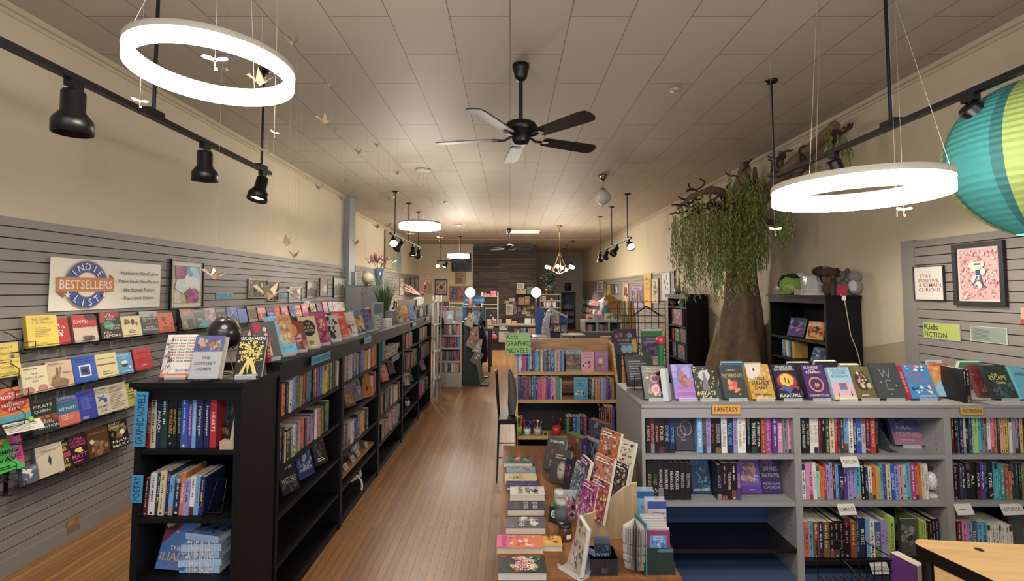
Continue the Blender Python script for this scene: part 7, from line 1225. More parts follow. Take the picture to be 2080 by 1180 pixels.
# ================================================================ paper cranes and winged keys
CRP = mat('c4a680', rough=.8, var=.15, scale=60); CRD = mat('8c7256', rough=.8)
def crane(px, py, span, Y, label, rz=0., pitch=0.):
    q = at(px, py, Y=Y); s = span / 2; t = thing('paper_crane', label, 'paper crane', q, rot=(0, pitch, rz), group='folded paper cranes on strings')
    b = MB().use(CRP); b.add([(-.45 * s, 0, 0), (0, -.2 * s, .05 * s), (.45 * s, 0, 0), (0, .2 * s, .05 * s), (0, 0, -.35 * s), (0, 0, .3 * s)], [(0, 1, 4), (1, 2, 4), (2, 3, 4), (3, 0, 4), (0, 5, 1), (1, 5, 2), (2, 5, 3), (3, 5, 0)]); b.build('body', t)
    for d in (-1, 1): b = MB().use(CRP); b.add([(-.3 * s, d * .12 * s, .05 * s), (.3 * s, d * .12 * s, .05 * s), (.05 * s, d * .75 * s, .75 * s)], [(0, 1, 2)]); b.add([(-.3 * s, d * .12 * s, .0 * s), (.05 * s, d * .76 * s, .74 * s), (.3 * s, d * .12 * s, .0 * s)], [(0, 1, 2)]); b.build('wing', t)
    b = MB().use(CRP); b.add([(.3 * s, -.04 * s, -.05 * s), (.3 * s, .04 * s, -.05 * s), (.95 * s, 0, .5 * s), (.35 * s, 0, .08 * s)], [(0, 1, 2), (0, 2, 3), (1, 3, 2)]); b.build('tail', t)
    b = MB().use(CRP); b.add([(-.3 * s, -.04 * s, -.05 * s), (-.3 * s, .04 * s, -.05 * s), (-.85 * s, 0, .5 * s), (-.35 * s, 0, .08 * s), (-1.08 * s, 0, .36 * s)], [(0, 2, 1), (0, 3, 2), (1, 2, 3), (2, 4, 0)]); b.build('neck', t)
    M_ = Euler((0, pitch, rz)).to_matrix().inverted(); e = M_ @ Vector((0, 0, CEIL - q.z)); MB().cyl((0, 0, .2 * s), e, .0006, n=3, m=mat('b8b0a0')).build('string', t)
CR = [(592, 88, .13, 2.9, 'near the ceiling just past the big ring lamp', 2.6), (529, 165, .13, 2.2, 'hanging inside the outline of the big ring lamp', .3), (668, 172, .09, 3.3, 'alone under the ceiling between ring lamp and fan', 1.5), (660, 246, .13, 3.2, 'light one of a touching pair under the ceiling', .4), (682, 263, .1, 3.4, 'dark one of a touching pair under the ceiling', 1.9),
      (766, 296, .11, 4.2, 'below the ceiling halfway to the fan', 2.2), (728, 310, .09, 4.0, 'seen edge on beside the ceiling one halfway to the fan', 1.4), (807, 352, .08, 4.6, 'next to the mid shop ring lamp canopy', .9), (701, 371, .11, 4.0, 'above the wall moulding corner', .4), (648, 382, .1, 3.8, 'against the moulding line left of the corner', 2.8), (694, 404, .09, 4.3, 'dark one just above the grey column top', .1),
      (543, 310, .1, 3.2, 'crossing the rail stem above the smallest spotlight', .5), (461, 142, .04, 2.6, 'tiny one beside the winged key in the ring', .4), (583, 493, .14, 3.0, 'upper one of two above the gilt frames', .3), (597, 520, .1, 3.1, 'seen edge on just under the one above the gilt frames', 1.5), (437, 560, .14, 2.7, 'spread flat beside the framed watercolour', 1.1), (547, 597, .18, 2.5, 'largest, before the narrow gilt frame', .15),
      (602, 598, .12, 3.0, 'in front of the silver framed flower photo', .3), (740, 602, .14, 4.5, 'pale one beside the grass plant', 2.6), (723, 494, .11, 5.0, 'against the cream wall past the column', 1.2), (789, 404, .09, 5.4, 'left of the mid shop stem', .3), (799, 402, .07, 5.6, 'touching the mid shop rail stem', 1.4), (767, 461, .11, 5.4, 'above the pink flowers', .2), (788, 459, .12, 5.4, 'beside the lit spotlight of the mid rail', 1.3)]
for px, py, s, Y, lb, rz in CR: crane(px, py, s, Y, 'folded paper crane ' + lb.replace(' left of', ' near'), rz=rz - .2, pitch=.1)
KG = mat('b89a58', rough=.35, metal=.7)
def wkey(px, py, Y, lb, s=1., rz=0.):
    q = at(px, py, Y=Y); t = thing('winged_key', lb, 'hanging key', q, rz=rz, group='winged keys on strings'); b = MB().use(KG)
    b.tube([(.008 * s * math.cos(k), 0, .008 * s * math.sin(k)) for k in [i * .698 for i in range(10)]], .0016 * s, 5); b.cyl((0, 0, -.008 * s), (0, 0, -.045 * s), .0018 * s, n=6); b.box((0, -.001, -.044 * s), (.01 * s, .001, -.032 * s)); b.build('key', t)
    for d in (-1, 1):
        b = MB().use('e8dcc0'); pts = [(0, 0), (.015, .012), (.04, .016), (.05, .008), (.035, -.002), (.012, -.004)]; b.add([(d * x * s, -.003, z * s) for x, z in pts], [tuple(range(6)) if d < 0 else tuple(range(5, -1, -1))]); b.build('wing', t)
    MB().cyl((0, 0, .008), (0, 0, CEIL - q.z), .0004, n=3, m=mat('8c8674')).build('string', t)
for a in ((437, 122, 1.5, 'brass winged key hanging in the middle of the big ring', .8, .3), (284, 206, 1.6, 'brass winged key below the near edge of the big ring', .5, .8), (557, 270, 1.7, 'brass winged key below the far edge of the big ring', .4, 1.2), (1822, 428, 1.6, 'dark winged key under the ring beside the balloon, first of a pair', .5, .9), (1836, 426, 1.55, 'winged key with a spread wing under the ring beside the balloon, second of a pair', .5, -.2), (1574, 466, 1.5, 'white winged key under the tree side of the ring lamp', .45, 0.), (833, 476, 5.7, 'tiny winged key under the mid shop ring lamp', 1.3, .5), (893, 483, 6.0, 'tiny winged key beside the far black rail', 1.3, 1.)): wkey(*a)
# ================================================================ plants and ornaments on the far case tops
def onrow(px, X=-1.35): return Vector((X, at(px, 640, X=X).y, ZT))
p = onrow(780, -1.38); t = thing('grass_plant', 'tall artificial green grass in a white pot on the black case top', 'potted plant', p); MB().lathe([(0, 0), (.05, 0), (.062, .1), (.055, .1), (.05, .09), (0, .09)], 20, 'W').build('pot', t); b = MB(); rr = random.Random(2)
for k in range(130):
    a = rr.uniform(0, 6.28); l = rr.uniform(.3, .42); sp = rr.uniform(.03, .15); pts = [(.03 * math.cos(a), .03 * math.sin(a), .09), (.5 * sp * math.cos(a) + .02 * math.cos(a), .5 * sp * math.sin(a), .09 + l * .6), (sp * math.cos(a) * 1.2, sp * math.sin(a) * 1.2, .09 + l)]
    b.use(mat(rr.choice(['4c6a2c', '6c8a3c', '3a5424']))).tube(pts, [.003, .0025, .0005], 3, cap=False)
b.build('leaves', t)['kind'] = 'stuff'
q = at(765, 590, Y=6.6); t = thing('cabinet', 'grey tall cabinet behind the grass plant', 'cabinet', (q.x - .1, 6.75, 0)); MB().box((-.32, -.2, 0), (.14, .2, at(765, 579, Y=6.6).z), mat('6f7370')).build('body', t); MB().box((-.31, -.21, .05), (-.1, -.2, at(765, 579, Y=6.6).z - .03), mat('7c827e')).build('door', t); cz = at(765, 579, Y=6.6).z
t2 = thing('flower_vase', 'blue glass vase of dusky pink spiky flowers on the grey cabinet', 'vase', (q.x + .0, 6.7, cz)); MB().lathe([(0, 0), (.04, 0), (.05, .08), (.075, .24), (.07, .24), (.04, .08), (0, .01)], 20, mat('54687c', rough=.15, alpha=.7)).build('vase', t2); b = MB()
for k in range(60):
    a = rr.uniform(0, 6.28); e = rr.uniform(.1, 1.3); c = Vector((rr.uniform(-.14, .17), rr.uniform(-.08, .08), .3 + rr.uniform(0, .08))); d = Vector((math.cos(a) * math.cos(e), math.sin(a) * math.cos(e), math.sin(e))) * rr.uniform(.07, .16); s_ = Vector((-math.sin(a), math.cos(a), 0)) * .016
    b.use(mat('a8586c' if c.x > .0 else rr.choice(['6c4c50', '8c5c50', 'a8707c']))).add([c, c + d * .5 + s_, c + d, c + d * .5 - s_], [(0, 1, 2, 3)])
for k in range(6): b.use('4c5c34').cyl((0, 0, .15), (rr.uniform(-.1, .1), 0, .32), .005, n=5)
b.build('flowers', t2)['kind'] = 'stuff'
q2 = at(748, 570, Y=6.6); t = thing('globe', 'cream world globe on the grey cabinet behind the grass plant', 'globe', (q2.x, 6.58, cz)); rg = .085; MB().ball((0, 0, q2.z - cz + .03), rg, mat('b8b088', rough=.4, var=.2, scale=12), 24).build('sphere', t); MB().lathe([(0, 0), (.05, 0), (.04, .012), (.008, .02), (.008, max(.03, q2.z - cz - .05)), (0, max(.03, q2.z - cz - .05))], 14, BRASS).build('stand', t)
for k, px in enumerate((718, 742)):
    q = at(px, 600, Y=8.0 if k == 0 else 7.6); struct(MB().box((-.035, -.035, 0), (.035, .035, at(px, 552, Y=8.0).z), mat('a0a8a4')).build('trim_post', loc=(q.x, q.y, 0)))
p = onrow(852, -1.3); t = thing('flower_vase', 'pale green white vase with pink plumes and red blossoms on the far case top', 'vase', p + Vector((0, 0, .1))); MB().lathe([(0, 0), (.05, 0), (.055, .06), (.05, .12), (.055, .17), (.045, .17), (0, .1)], 20, mat('b8c4b8')).build('vase', t); b = MB()
for k in range(34):
    a = rr.uniform(2.2, 3.6); d = Vector((math.cos(a) * .22, rr.uniform(-.05, .05), rr.uniform(.05, .16))); c = Vector((0, 0, .2)); b.use('d8a08c').tube([c, c + d], [.012, .003], 4)
for k in range(16): c = Vector((.03 + k * .008, rr.uniform(-.03, .03), .17 + .025 * k)); b.use('b02c54' if k < 9 else '8c4c44').ball(c, .022 if k < 9 else .01, n=6)
b.build('flowers', t)['kind'] = 'stuff'
tag(MB().box((-.08, -.1, 0), (.08, .2, .1), mat('4a382c')).build('wooden_crate', loc=p), 'dark crate under the pink plumes vase', 'crate')
def stand_on_row(px0, px1, h, c, lb, art, nm='framed_card', X=-1.3, dz=.0, cat='card'):
    a = at(px0, 630, X=X); b_ = at(px1, 630, X=X); return sheet((X, (a.y + b_.y) / 2, ZT + dz), R(80), b_.y - a.y, h, lb, c, art, name=nm, cat=cat, th=.02)
stand_on_row(815, 838, .24, '5c242c', 'dark red framed arch picture standing on the far case top', [('o', .5, .4, .35, .45, .2, '8c4440'), ('e', .4, .2, .15, .15, 'c8b8a8')], X=-1.36)
stand_on_row(762, 775, .25, '8c9094', 'tall grey leaflet stand beside the glossy red cover', [('r', .1, .6, .9, .95, '3c5474'), ('l', .15, .1, .85, .55, 5, 'w')], nm='leaflet_stand', X=-1.2, cat='leaflet stand')
q = at(790, 650, X=-1.2); t = thing('gift_box', 'small white box with a logo on the black case top', 'box', (-1.2, q.y, ZT)); MB().box((-.06, -.09, 0), (.01, .09, .08), 'W').build('body', t); Face(m := MB(), (.0105, -.09, 0), (0, 1, 0), (0, 0, 1), .18, .08).scatter(5, [mat('8c7474'), mat('k')], .3, .3, .7, .7, .15); m.build('logo', t)
for k, (px, c, lb) in enumerate(((795, '343a48', 'dark blue back cover beside the small white box'), (857, '2c2c34', 'black back cover behind the far trio'), (868, '2c3c38', 'dark green spine at the very far end of the case top'))): stand_on_row(px - 7, px + 7, .15, c, lb, [('l', .2, .2, .8, .8, 5, 'e')], nm='hardback', X=-1.25, cat='book')
tag(MB().lathe([(.0, 0), (.035, 0), (.03, .01), (.006, .02), (.012, .12), (.03, .2), (.008, .25), (0, .25)], 12, BRASS).build('brass_ornament', loc=onrow(803, -1.4)), 'twisted brass ornament between grass plant and red picture', 'ornament')
q = at(876, 620, X=-1.25); tag(MB().box((-.07, -.12, 0), (.07, .12, .1), 'a8a49c').box((-.05, -.1, .1), (.05, .1, .17), 'c8b49c').box((-.06, -.08, .17), (.06, .06, .26), 'd0ccc0').build('gift_display', loc=(-1.3, min(q.y, 6.7), ZT)), 'stacked pale gift boxes at the end of the black row', 'boxes')
# ================================================================ rear left: pictures, canvas, rack, book tower
X2 = XL2 + .026
def rearpic(x0, x1, y0, y1, lb, fc, pc, art, **kw): loc, rz, w, h = on_wall(X2, 1, x0, x1, y0, y1); loc.x += .003; return framed(loc, rz, w, h, lb, fcol=fc, pcol=pc, art=art, fw=.02, **kw)
loc, rz, w, h = on_wall(XL2, 1, 779, 812, 480, 548); loc.x += .004; h = at(779, 467, X=XL2).z - loc.z
loc.x += .045; sheet(loc, rz, w, h, 'tall sage and tan canvas hung high on the rear cream wall', 'b0986c', [('n', 50, ['a8946c', 'bca478', '9c9474', '8ca090'], (.02, .02, .98, .98), .2, 3), ('n', 16, ['7c9890', '8ca89c'], (.55, .05, .95, .4), .2, 4)], name='canvas', cat='painting', th=.03)
for x0, x1, fc, pc, lb in ((811, 819, 'a8584c', 'c8b4a8', 'red framed poster, first of the four rear slatwall posters'), (823, 832, '202020', '6c7478', 'black framed poster, second on the rear slatwall'), (833, 841, '202020', '74786c', 'black framed poster, third on the rear slatwall'), (842, 849, '242424', '8c8474', 'black framed poster at the rear corner')): rearpic(x0, x1, 565, 600, lb, fc, pc, [('n', 16, ['4c5054', '8c9498', 'c8b8a8'], (.1, .1, .9, .9), .14, x0)])
def bpic(x0, x1, y0, y1, lb, fc, pc, art, Y=YB, **kw): loc, rz, w, h = on_back(Y - .002, x0, x1, y0, y1); return framed(loc, rz, w, h, lb, fcol=fc, pcol=pc, art=art, **{**dict(fw=.035), **kw})
bpic(883, 909, 567, 600, 'black framed print of orange rings round a dark square', '242022', '8a8a8c', [('r', 0, .12, 1, .85, 'c8b8a0'), ('r', .1, .18, .9, .82, '6c2c24'), ('o', .5, .5, .38, .3, .2, 'e0b484'), ('o', .5, .5, .25, .2, .2, 'e8dcc8'), ('r', .38, .4, .62, .6, '2c3430')]); bpic(861, 880, 573, 600, 'cream framed drawing beside the ring print', 'c8bc9c', 'b8a880', [('n', 16, ['9c8c64', 'a89870'], (.1, .1, .9, .9), .16, 2)], Y=YB)
bpic(912, 957, 580, 613, 'wide orange framed collage print behind the lit globe lamp', 'b8703c', '5c4c5c', [('n', 60, ['6c5c70', '8c7484', '3c3444', 'a88c90'], (.04, .1, .96, .96), .06, 3), ('e', .5, .55, .12, .16, 'c84440'), ('r', .35, .0, .65, .12, 'c04c3c'), ('r', .04, .02, .3, .08, 'd8b878')]); bpic(924, 946, 551, 577, 'brown wooden typographic sign under the dark square picture', '7c5c38', '9c7444', [('l', .1, .1, .9, .9, 6, '5c3c20')], fw=.01); bpic(917, 958, 515, 552, 'dark square picture high on the cream back wall', '2c2c34', '2c2e38', [('n', 20, ['343844', '24262e'], (.05, .05, .95, .95), .2, 2), ('n', 8, ['3c5c3c', 'a8b8a8'], (.4, .5, .75, .8), .06, 5)], fw=.01)
WH = mat('b8b4a8', rough=.4)
def frame_rack(px0, px1, Y, ytop, ybot, name, lb, shelves):
    a = at(px0, 700, Y=Y); b_ = at(px1, 700, Y=Y); t = thing(name, lb, 'rack', (a.x, Y, 0)); w_ = b_.x - a.x; zt_ = at(px0, ytop, Y=Y).z
    for x in (0, w_):
        for y in (0, .3): MB().box((x - .012, y - .012, 0), (x + .012, y + .012, zt_), WH).build('post', t)
    for z in shelves: MB().box((-.012, -.012, z - .012), (w_ + .012, .312, z), WH).build('shelf', t)
frame_rack(879, 889, 6.98, 600, 820, 'wire_rack', 'narrow white metal rack at the end of the black row', [.3, .7, 1.1, 1.45])
BY = 7.9; bx0, bx1 = at(883, 700, Y=BY).x + .02, at(938, 700, Y=BY).x; zz = [at(900, y, Y=BY).z for y in (757, 733, 706, 680, 655)]; t = thing('bookcase', 'white slim bookcase at the end of the aisle row', 'bookcase', (bx0, BY, 0)); w_ = bx1 - bx0
for x in (0, w_ - .03): MB().box((x, 0, 0), (x + .03, .3, zz[4]), WH).build('side_panel', t)
MB().box((.03, .28, 0), (w_ - .03, .3, zz[4]), mat('5c5a54')).build('back_panel', t); MB().box((.03, .0, 0), (w_ - .03, .02, zz[0] - .03), WH).build('kick_board', t)
for z in zz: MB().box((.03, 0, z - .03), (w_ - .03, .28, z), WH).build('shelf', t)
for k, cs in enumerate(('mweewEkwwPyD', 'PwEmgGEmRmR', 'jiPMrGmkRmRSl', 'nydSbonomweEGcxPh')): spine_row((bx0 + .035, BY + .02, zz[k] + .001), R(-90), cs, w_ - .075, 'the white bookcase shelf ' + ('by the floor', 'second up', 'third up', 'under its top')[k], h=(.15, .18), d=(.1, .13), seed=70 + k)
for px, c, lb, ar in ((898, '9c5c6c', 'pink and grey cover on top of the white bookcase', []), (913, '6c98b4', 'pale blue iceberg cover on top of the white bookcase', [('p', [(.1, .3), (.5, .75), (.9, .3)], 'w')]), (932, '5c4c54', 'dark banded cover on top of the white bookcase', [('r', 0, .5, 1, .7, '7ca8a8')])):
    q = at(px, 655, Y=BY + .08); book((q.x, BY + .08, zz[4]), 0, .13, .19, .02, c, lb, ar, lean=R(14), wt=3)
t = thing('backpack', 'black bag hanging on the corner of the white bookcase', 'bag', (at(893, 650, Y=7.7).x, 7.72, at(893, 668, Y=7.7).z)); MB().ball((0, 0, .1), .08, mat('14141a', rough=.8), 14, (.9, .8, 1.5)).build('body', t); MB().tube([(-.04, 0, .2), (-.05, .05, .26), (0, .12, .26), (.03, .05, .25), (.04, 0, .2)], .006, 5, BLK).build('strap', t)
# green spinner stand leaning with magazines
q = at(960, 780, Y=8.0); t = thing('spinner_stand', 'dark green slanted floor stand packed with magazines', 'display stand', (q.x, 8.0, 0)); GN = mat('23382f', rough=.5)
b = MB().use(GN); b.add([(-.15, 0, 0), (.14, -.05, 0), (.2, .3, 0), (-.15, .35, 0), (-.15, 0, 1.12), (-.08, -.0, 1.12), (-.05, .3, 1.12), (-.15, .35, 1.12)], [(0, 1, 5, 4), (1, 2, 6, 5), (2, 3, 7, 6), (3, 0, 4, 7), (4, 5, 6, 7)]); b.build('body', t); MB().box((-.2, -.05, 0), (.28, .35, .03), GN).build('base', t)
for k, (x, z, c, rz_, lb) in enumerate(((950, 648, 'b0a078', 20, 'tan magazine at the top of the green stand'), (962, 644, '4c84b4', 10, 'sky blue magazine at the top of the green stand'), (952, 690, '8c6c64', 25, 'brown magazine halfway up the green stand'), (965, 676, 'a86c54', -8, 'rust magazine in the middle of the green stand'), (968, 700, 'a89890', 5, 'pale magazine low on the green stand'), (962, 722, '6c5c58', 30, 'dark tan magazine at the foot of the green stand'))):
    q = at(x, z, Y=7.85); sheet((q.x, 7.86 - .01 * k, q.z - .12), 0, .15, .22, lb, c, [('n', 12, ['w', '3c3438', 'a88c7c'], (.08, .08, .92, .92), .14, k)], name='magazine', cat='magazine', rot=(R(-10), R(rz_), R(-15)))
# gift tables between the aisle end and the counter
GT_ = []
def table(x0, x1, Y0, Y1, z, lb, c='4c3a2c', nm='gift_table'):
    a = at(x0, 650, Y=Y0).x; b_ = at(x1, 650, Y=Y0).x; t = thing(nm, lb, 'table', (a, Y0, 0)); MB().box((0, 0, z - .04), (b_ - a, Y1 - Y0, z), mat(c)).build('table_top', t)
    for x in (.03, b_ - a - .08):
        for y in (.03, Y1 - Y0 - .08): MB().box((x, y, 0), (x + .05, y + .05, z - .04), mat(c)).build('leg', t)
table(884, 945, 9.0, 9.9, 1.0, 'dark gift table piled high behind the white bookcase'); table(944, 1000, 9.3, 10.1, .85, 'second dark gift table nearer the till'); 
def goods(Y, z, items, base, w_=.0):
    for k, (x0, x1, y0, y1, c, nm, lb) in enumerate(items):
        a = at(x0, y1, Y=Y); b_ = at(x1, y0, Y=Y); zb = max(a.z, z); m = MB(); d_ = .1 if nm != 'poster' else .01; m.box((a.x, 0, 0), (b_.x, d_, b_.z - z if base else b_.z - zb), mat(c)); f = Face(m, (a.x, 0, (zb - z) if base else 0), (1, 0, 0), (0, 0, 1), b_.x - a.x, b_.z - zb); f.scatter(9, [mat('c8b8b0'), mat('3c3844'), mat(c)], sz=.16, seed=x0 * 7 + y0)
        tag(m.build(nm, loc=(0, Y, z if base else zb)), lb, nm.replace('_', ' '))
goods(9.6, 1.001, [(886, 897, 614, 640, '2c3040', 'gift_box', 'navy gift box at the back of the piled table'), (898, 912, 612, 640, '4c4450', 'gift_box', 'grey violet gift box at the back of the piled table'), (914, 940, 616, 632, '5c8c3c', 'gift_box', 'long green box at the back of the piled table'), (941, 951, 618, 640, '5c7480', 'gift_box', 'blue grey box beside the long green one')], True)
goods(9.3, 1.001, [(884, 895, 621, 640, 'b05c64', 'greeting_card', 'rose red card on the piled table'), (896, 909, 622, 640, 'a86c74', 'greeting_card', 'dusky pink card on the piled table'), (911, 923, 622, 645, 'b8a07c', 'greeting_card', 'tan card on the piled table'), (925, 936, 624, 645, 'b8a48c', 'greeting_card', 'beige card on the piled table')], True)
goods(9.5, .851, [(937, 948, 622, 645, '4c84c8', 'picture_book', 'blue and green picture book on the second gift table'), (949, 959, 624, 645, '5c2838', 'picture_book', 'dark red picture book on the second gift table'), (961, 974, 622, 646, '8c8488', 'picture_book', 'grey picture book on the second gift table'), (976, 986, 624, 650, '3c6c74', 'picture_book', 'teal figure shaped packet on the second gift table'), (945, 958, 648, 668, '1c1c20', 'gift_box', 'black box low on the second gift table'), (960, 975, 650, 668, '4c4854', 'gift_box', 'charcoal box low on the second gift table'), (976, 990, 652, 672, '8c8c5c', 'gift_box', 'olive packet low on the second gift table')], True)
t = thing('coat_rack', 'black coats hanging on a stand before the counter', 'coat rack', (at(978, 760, Y=8.8).x, 8.8, 0)); MB().cyl((0, 0, 0), (0, 0, 1.1), .015, m=METAL_BLK).build('pole', t); MB().lathe([(0, 0), (.15, 0), (.15, .02), (0, .03)], 18, METAL_BLK).build('base', t); MB().tube([(0, 0, .28), (0, 0, .45), (.01, 0, .7), (0, 0, .92)], [.11, .13, .1, .04], 10, mat('15161c', rough=.95)).build('coat', t)
q = at(976, 610, Y=11.); t = thing('hanging_sign', 'blue cloud shaped sign board Book-Bond above the gift tables', 'sign', (q.x - .15, 11., 0)); w_ = .46; z0 = at(970, 616, Y=11.).z; h_ = at(970, 602, Y=11.).z - z0; m = MB(); f = Face(m, (-w_ / 2, 0, z0), (1, 0, 0), (0, 0, 1), w_, h_); MB().box((-.01, .01, 0), (.01, .02, z0 + h_ * .6), 'W').build('pole', t); m.box((-w_ / 2, .0, z0), (w_ / 2, .01, z0 + h_), mat('2c78b4')); f.ell(.5, .5, .56, .7, mat('2c78b4')).text('Book-Bond', .5, .5, w_ * .85, h_ * .3, mat('d8e4ec')); m.build('board', t)
# white wire shelf with toys before the plank wall
q0, q1 = at(978, 640, Y=14.), at(1011, 640, Y=14.); t = thing('wire_shelf', 'white wire shelving with toys against the plank wall', 'shelf unit', (q0.x, 14., 0)); w_ = q1.x - q0.x
for x in (0, w_): MB().cyl((x, 0, 0), (x, 0, at(980, 593, Y=14.).z), .012, m='W', n=8).cyl((x, .3, 0), (x, .3, at(980, 593, Y=14.).z), .012, n=8).build('post', t)
sh = [at(990, y, Y=14.).z for y in (602, 618, 626)]
for z in sh: MB().box((0, 0, z - .012), (w_, .3, z), WH).build('shelf', t)
goods(14.1, sh[0] + .001, [(980, 988, 595, 602, 'a85c70', 'toy_box', 'rose toy box on the white wire shelf'), (989, 996, 597, 602, 'd06c3c', 'toy_box', 'orange toy box on the white wire shelf'), (997, 1008, 590, 602, 'c84c7c', 'toy_box', 'tall pink toy box on the white wire shelf')], True)
goods(13.5, .0, [(985, 1009, 627, 652, '14141a', 'display_screen', 'black screen standing behind the counter')], True)
# till counter
CY_ = 12.8; ca, cb = at(983, 700, Y=CY_).x, at(1093, 700, Y=CY_).x; zc = at(1040, 660, Y=CY_).z; t = thing('counter', 'long black till counter with posters on its front', 'counter', (ca, CY_, 0)); MB().box((0, .03, 0), (cb - ca, .6, zc - .04), mat('1c1c20')).build('body', t); MB().box((-.03, 0, zc - .04), (cb - ca + .03, .62, zc), mat('7c746c')).build('counter_top', t)
goods(13.0, zc + .001, [(989, 998, 649, 659, 'c8a05c', 'framed_card', 'gold framed card on the counter'), (1000, 1009, 651, 659, '8c5c54', 'gift_box', 'brown box on the counter'), (1012, 1019, 648, 659, '7c746c', 'card_rack', 'small grey card rack on the counter'), (1028, 1039, 648, 658, 'b8a884', 'basket', 'cream woven basket on the counter'), (1040, 1049, 652, 659, 'c88c54', 'gift_box', 'orange box beside the woven basket'), (1066, 1078, 647, 658, 'b8c8bc', 'framed_card', 'mint green card on the counter'), (1080, 1086, 647, 659, '9c8c88', 'gift_box', 'small rosy box at the counter end')], True)
goods(12.775, .0, [(983, 992, 668, 690, '5c6c94', 'poster', 'blue grey poster on the counter front'), (994, 1011, 666, 692, '2c3c34', 'poster', 'dark poster with green leaves on the counter front'), (1014, 1031, 662, 671, 'a8b4b0', 'poster', 'pale mint poster at the counter edge'), (1013, 1033, 673, 695, 'b8ac9c', 'poster', 'cream comic style poster on the counter front'), (1044, 1056, 668, 680, '6c5444', 'poster', 'brown photo card on the counter front'), (1058, 1068, 667, 680, '5c7090', 'poster', 'blue photo card on the counter front'), (1072, 1088, 667, 682, '8c7460', 'poster', 'tan photo card on the counter front')], False)
m = MB().ball((0, 0, 0), .085, mat('c84c84'), 16, (1, .3, .8)); q = at(1003, 684, Y=12.68); tag(m.build('pink_lamp_shade', loc=(q.x, 12.68, q.z)), 'pink dome shape on the dark counter poster', 'decoration')
# notes and shelves on the plank wall
YP = YW - .26
for k, (x0, x1, y0, y1, c, lb) in enumerate(((1050, 1065, 575, 586, 'cfc8b4', 'large white notice above the plank wall shelf'), (1034, 1045, 606, 612, 'cfc4b4', 'white note above the long list on the plank wall'), (1025, 1033, 611, 616, 'c8b07c', 'tan note on the plank wall'), (1041, 1047, 613, 618, 'a86c7c', 'small pink note on the plank wall'), (1028, 1042, 618, 640, 'c8bca4', 'tall paper list on the plank wall'), (1043, 1050, 619, 629, '8c7c84', 'mauve photo beside the paper list'), (1044, 1050, 630, 637, '9c9484', 'grey note below the mauve photo'), (1052, 1058, 622, 633, '7c7484', 'violet grey card beside the notes cluster'), (1063, 1069, 622, 630, 'bcb4a4', 'pale note at the top of the notes cluster'), (1070, 1075, 622, 629, '9c9490', 'grey photo at the top of the notes cluster'), (1075, 1083, 621, 627, 'c8bca8', 'cream note in the upper corner of the cluster'), (1060, 1070, 631, 638, 'c8bca0', 'cream note low in the cluster'), (1070, 1077, 633, 639, 'b09880', 'tan note low in the cluster'), (1069, 1077, 639, 642, 'cfc4a8', 'thin cream note under the cluster'), (1077, 1083, 638, 645, '6c6c74', 'dark photo under the cluster'))):
    loc, rz, w, h = on_back(YP, x0, x1, y0, y1); sheet(loc, 0, w, h, lb, c, [('l', .12, .12, .88, .88, 5, '6c6458')], name='note', cat='note')
for y_, x0, x1, lb in ((597, 1047, 1083, 'upper dark wall shelf on the planks'), (619, 1048, 1080, 'lower dark wall shelf on the planks')):
    a = at(x0, y_, Y=YP - .2); b_ = at(x1, y_, Y=YP - .2); tag(MB().box((0, -.2, -.02), (b_.x - a.x, .0, 0), '1c1814').build('wall_shelf', loc=(a.x, YP, a.z)), lb, 'shelf')
    goods(YP - .15, a.z + .001, [(1049, 1056, 588, 597, 'c8a84c', 'greeting_card', 'yellow card on the upper plank wall shelf'), (1057, 1068, 587, 597, 'c8a084', 'greeting_card', 'peach card on the upper plank wall shelf'), (1070, 1082, 583, 597, '4c8c5c', 'gift_bag', 'green and yellow gift bag on the upper plank wall shelf')] if y_ < 600 else [(1053, 1065, 604, 619, 'a8763c', 'paper_bag', 'brown paper bag on the lower plank wall shelf'), (1066, 1077, 602, 619, 'a07038', 'paper_bag', 'brown paper bag stuffed with rolls on the lower plank wall shelf')], True)
# ================================================================ rear right: shelves, doorway, blue display, cubes
q0, q1 = at(1098, 640, Y=13.5), at(1138, 640, Y=13.5); w_ = q1.x - q0.x; t = thing('shelf_unit', 'dark open shelf unit with a leafy plant on top', 'shelf unit', (q0.x, 13.5, 0)); sz_ = [at(1110, y, Y=13.5).z for y in (597, 610, 624, 645, 665)]
for x in (0, w_): MB().box((x - .02, 0, 0), (x + .02, .35, sz_[0]), mat('2a2a28')).build('side_panel', t)
for z in sz_: MB().box((-.02, -.01, z - .03), (w_ + .02, .35, z), mat('6c665c')).build('shelf', t)
goods(13.55, sz_[1] + .001, [(1100, 1109, 601, 610, '8c6434', 'wooden_box', 'brown box on the second shelf of the open unit'), (1118, 1123, 605, 610, 'b8704c', 'cup', 'orange cup on the second shelf of the open unit')], True)
spine_row((q0.x + .1, 13.55, sz_[2] + .001), R(-90), 'wEPwMiEPwj', .35, 'the open unit under the plant', h=(.12, .17), seed=90); spine_row((q0.x + .1, 13.55, sz_[3] + .001), R(-90), 'EkeEeSkE', .4, 'the lower open unit shelf', h=(.12, .17), seed=91)
q = at(1117, 590, Y=13.6); t = thing('potted_plant', 'bushy dark green plant on top of the open shelf unit', 'potted plant', (q.x, 13.65, sz_[0])); MB().lathe([(0, 0), (.12, 0), (.15, .25), (.13, .25), (0, .2)], 16, mat('2a2c2a')).build('pot', t); b = MB()
for k in range(260):
    c = Vector((rr.gauss(0, .14), rr.gauss(0, .1), .42 + rr.gauss(0, .12))); a = rr.uniform(0, 6.28); d = Vector((math.cos(a), math.sin(a), rr.uniform(-.6, .4))) * .07; s_ = Vector((-math.sin(a), math.cos(a), .2)) * .028; b.use(mat(rr.choice(['2c4c34', '3c5c40', '1f3826']))).add([c - d, c + s_, c + d, c - s_], [(0, 1, 2, 3)])
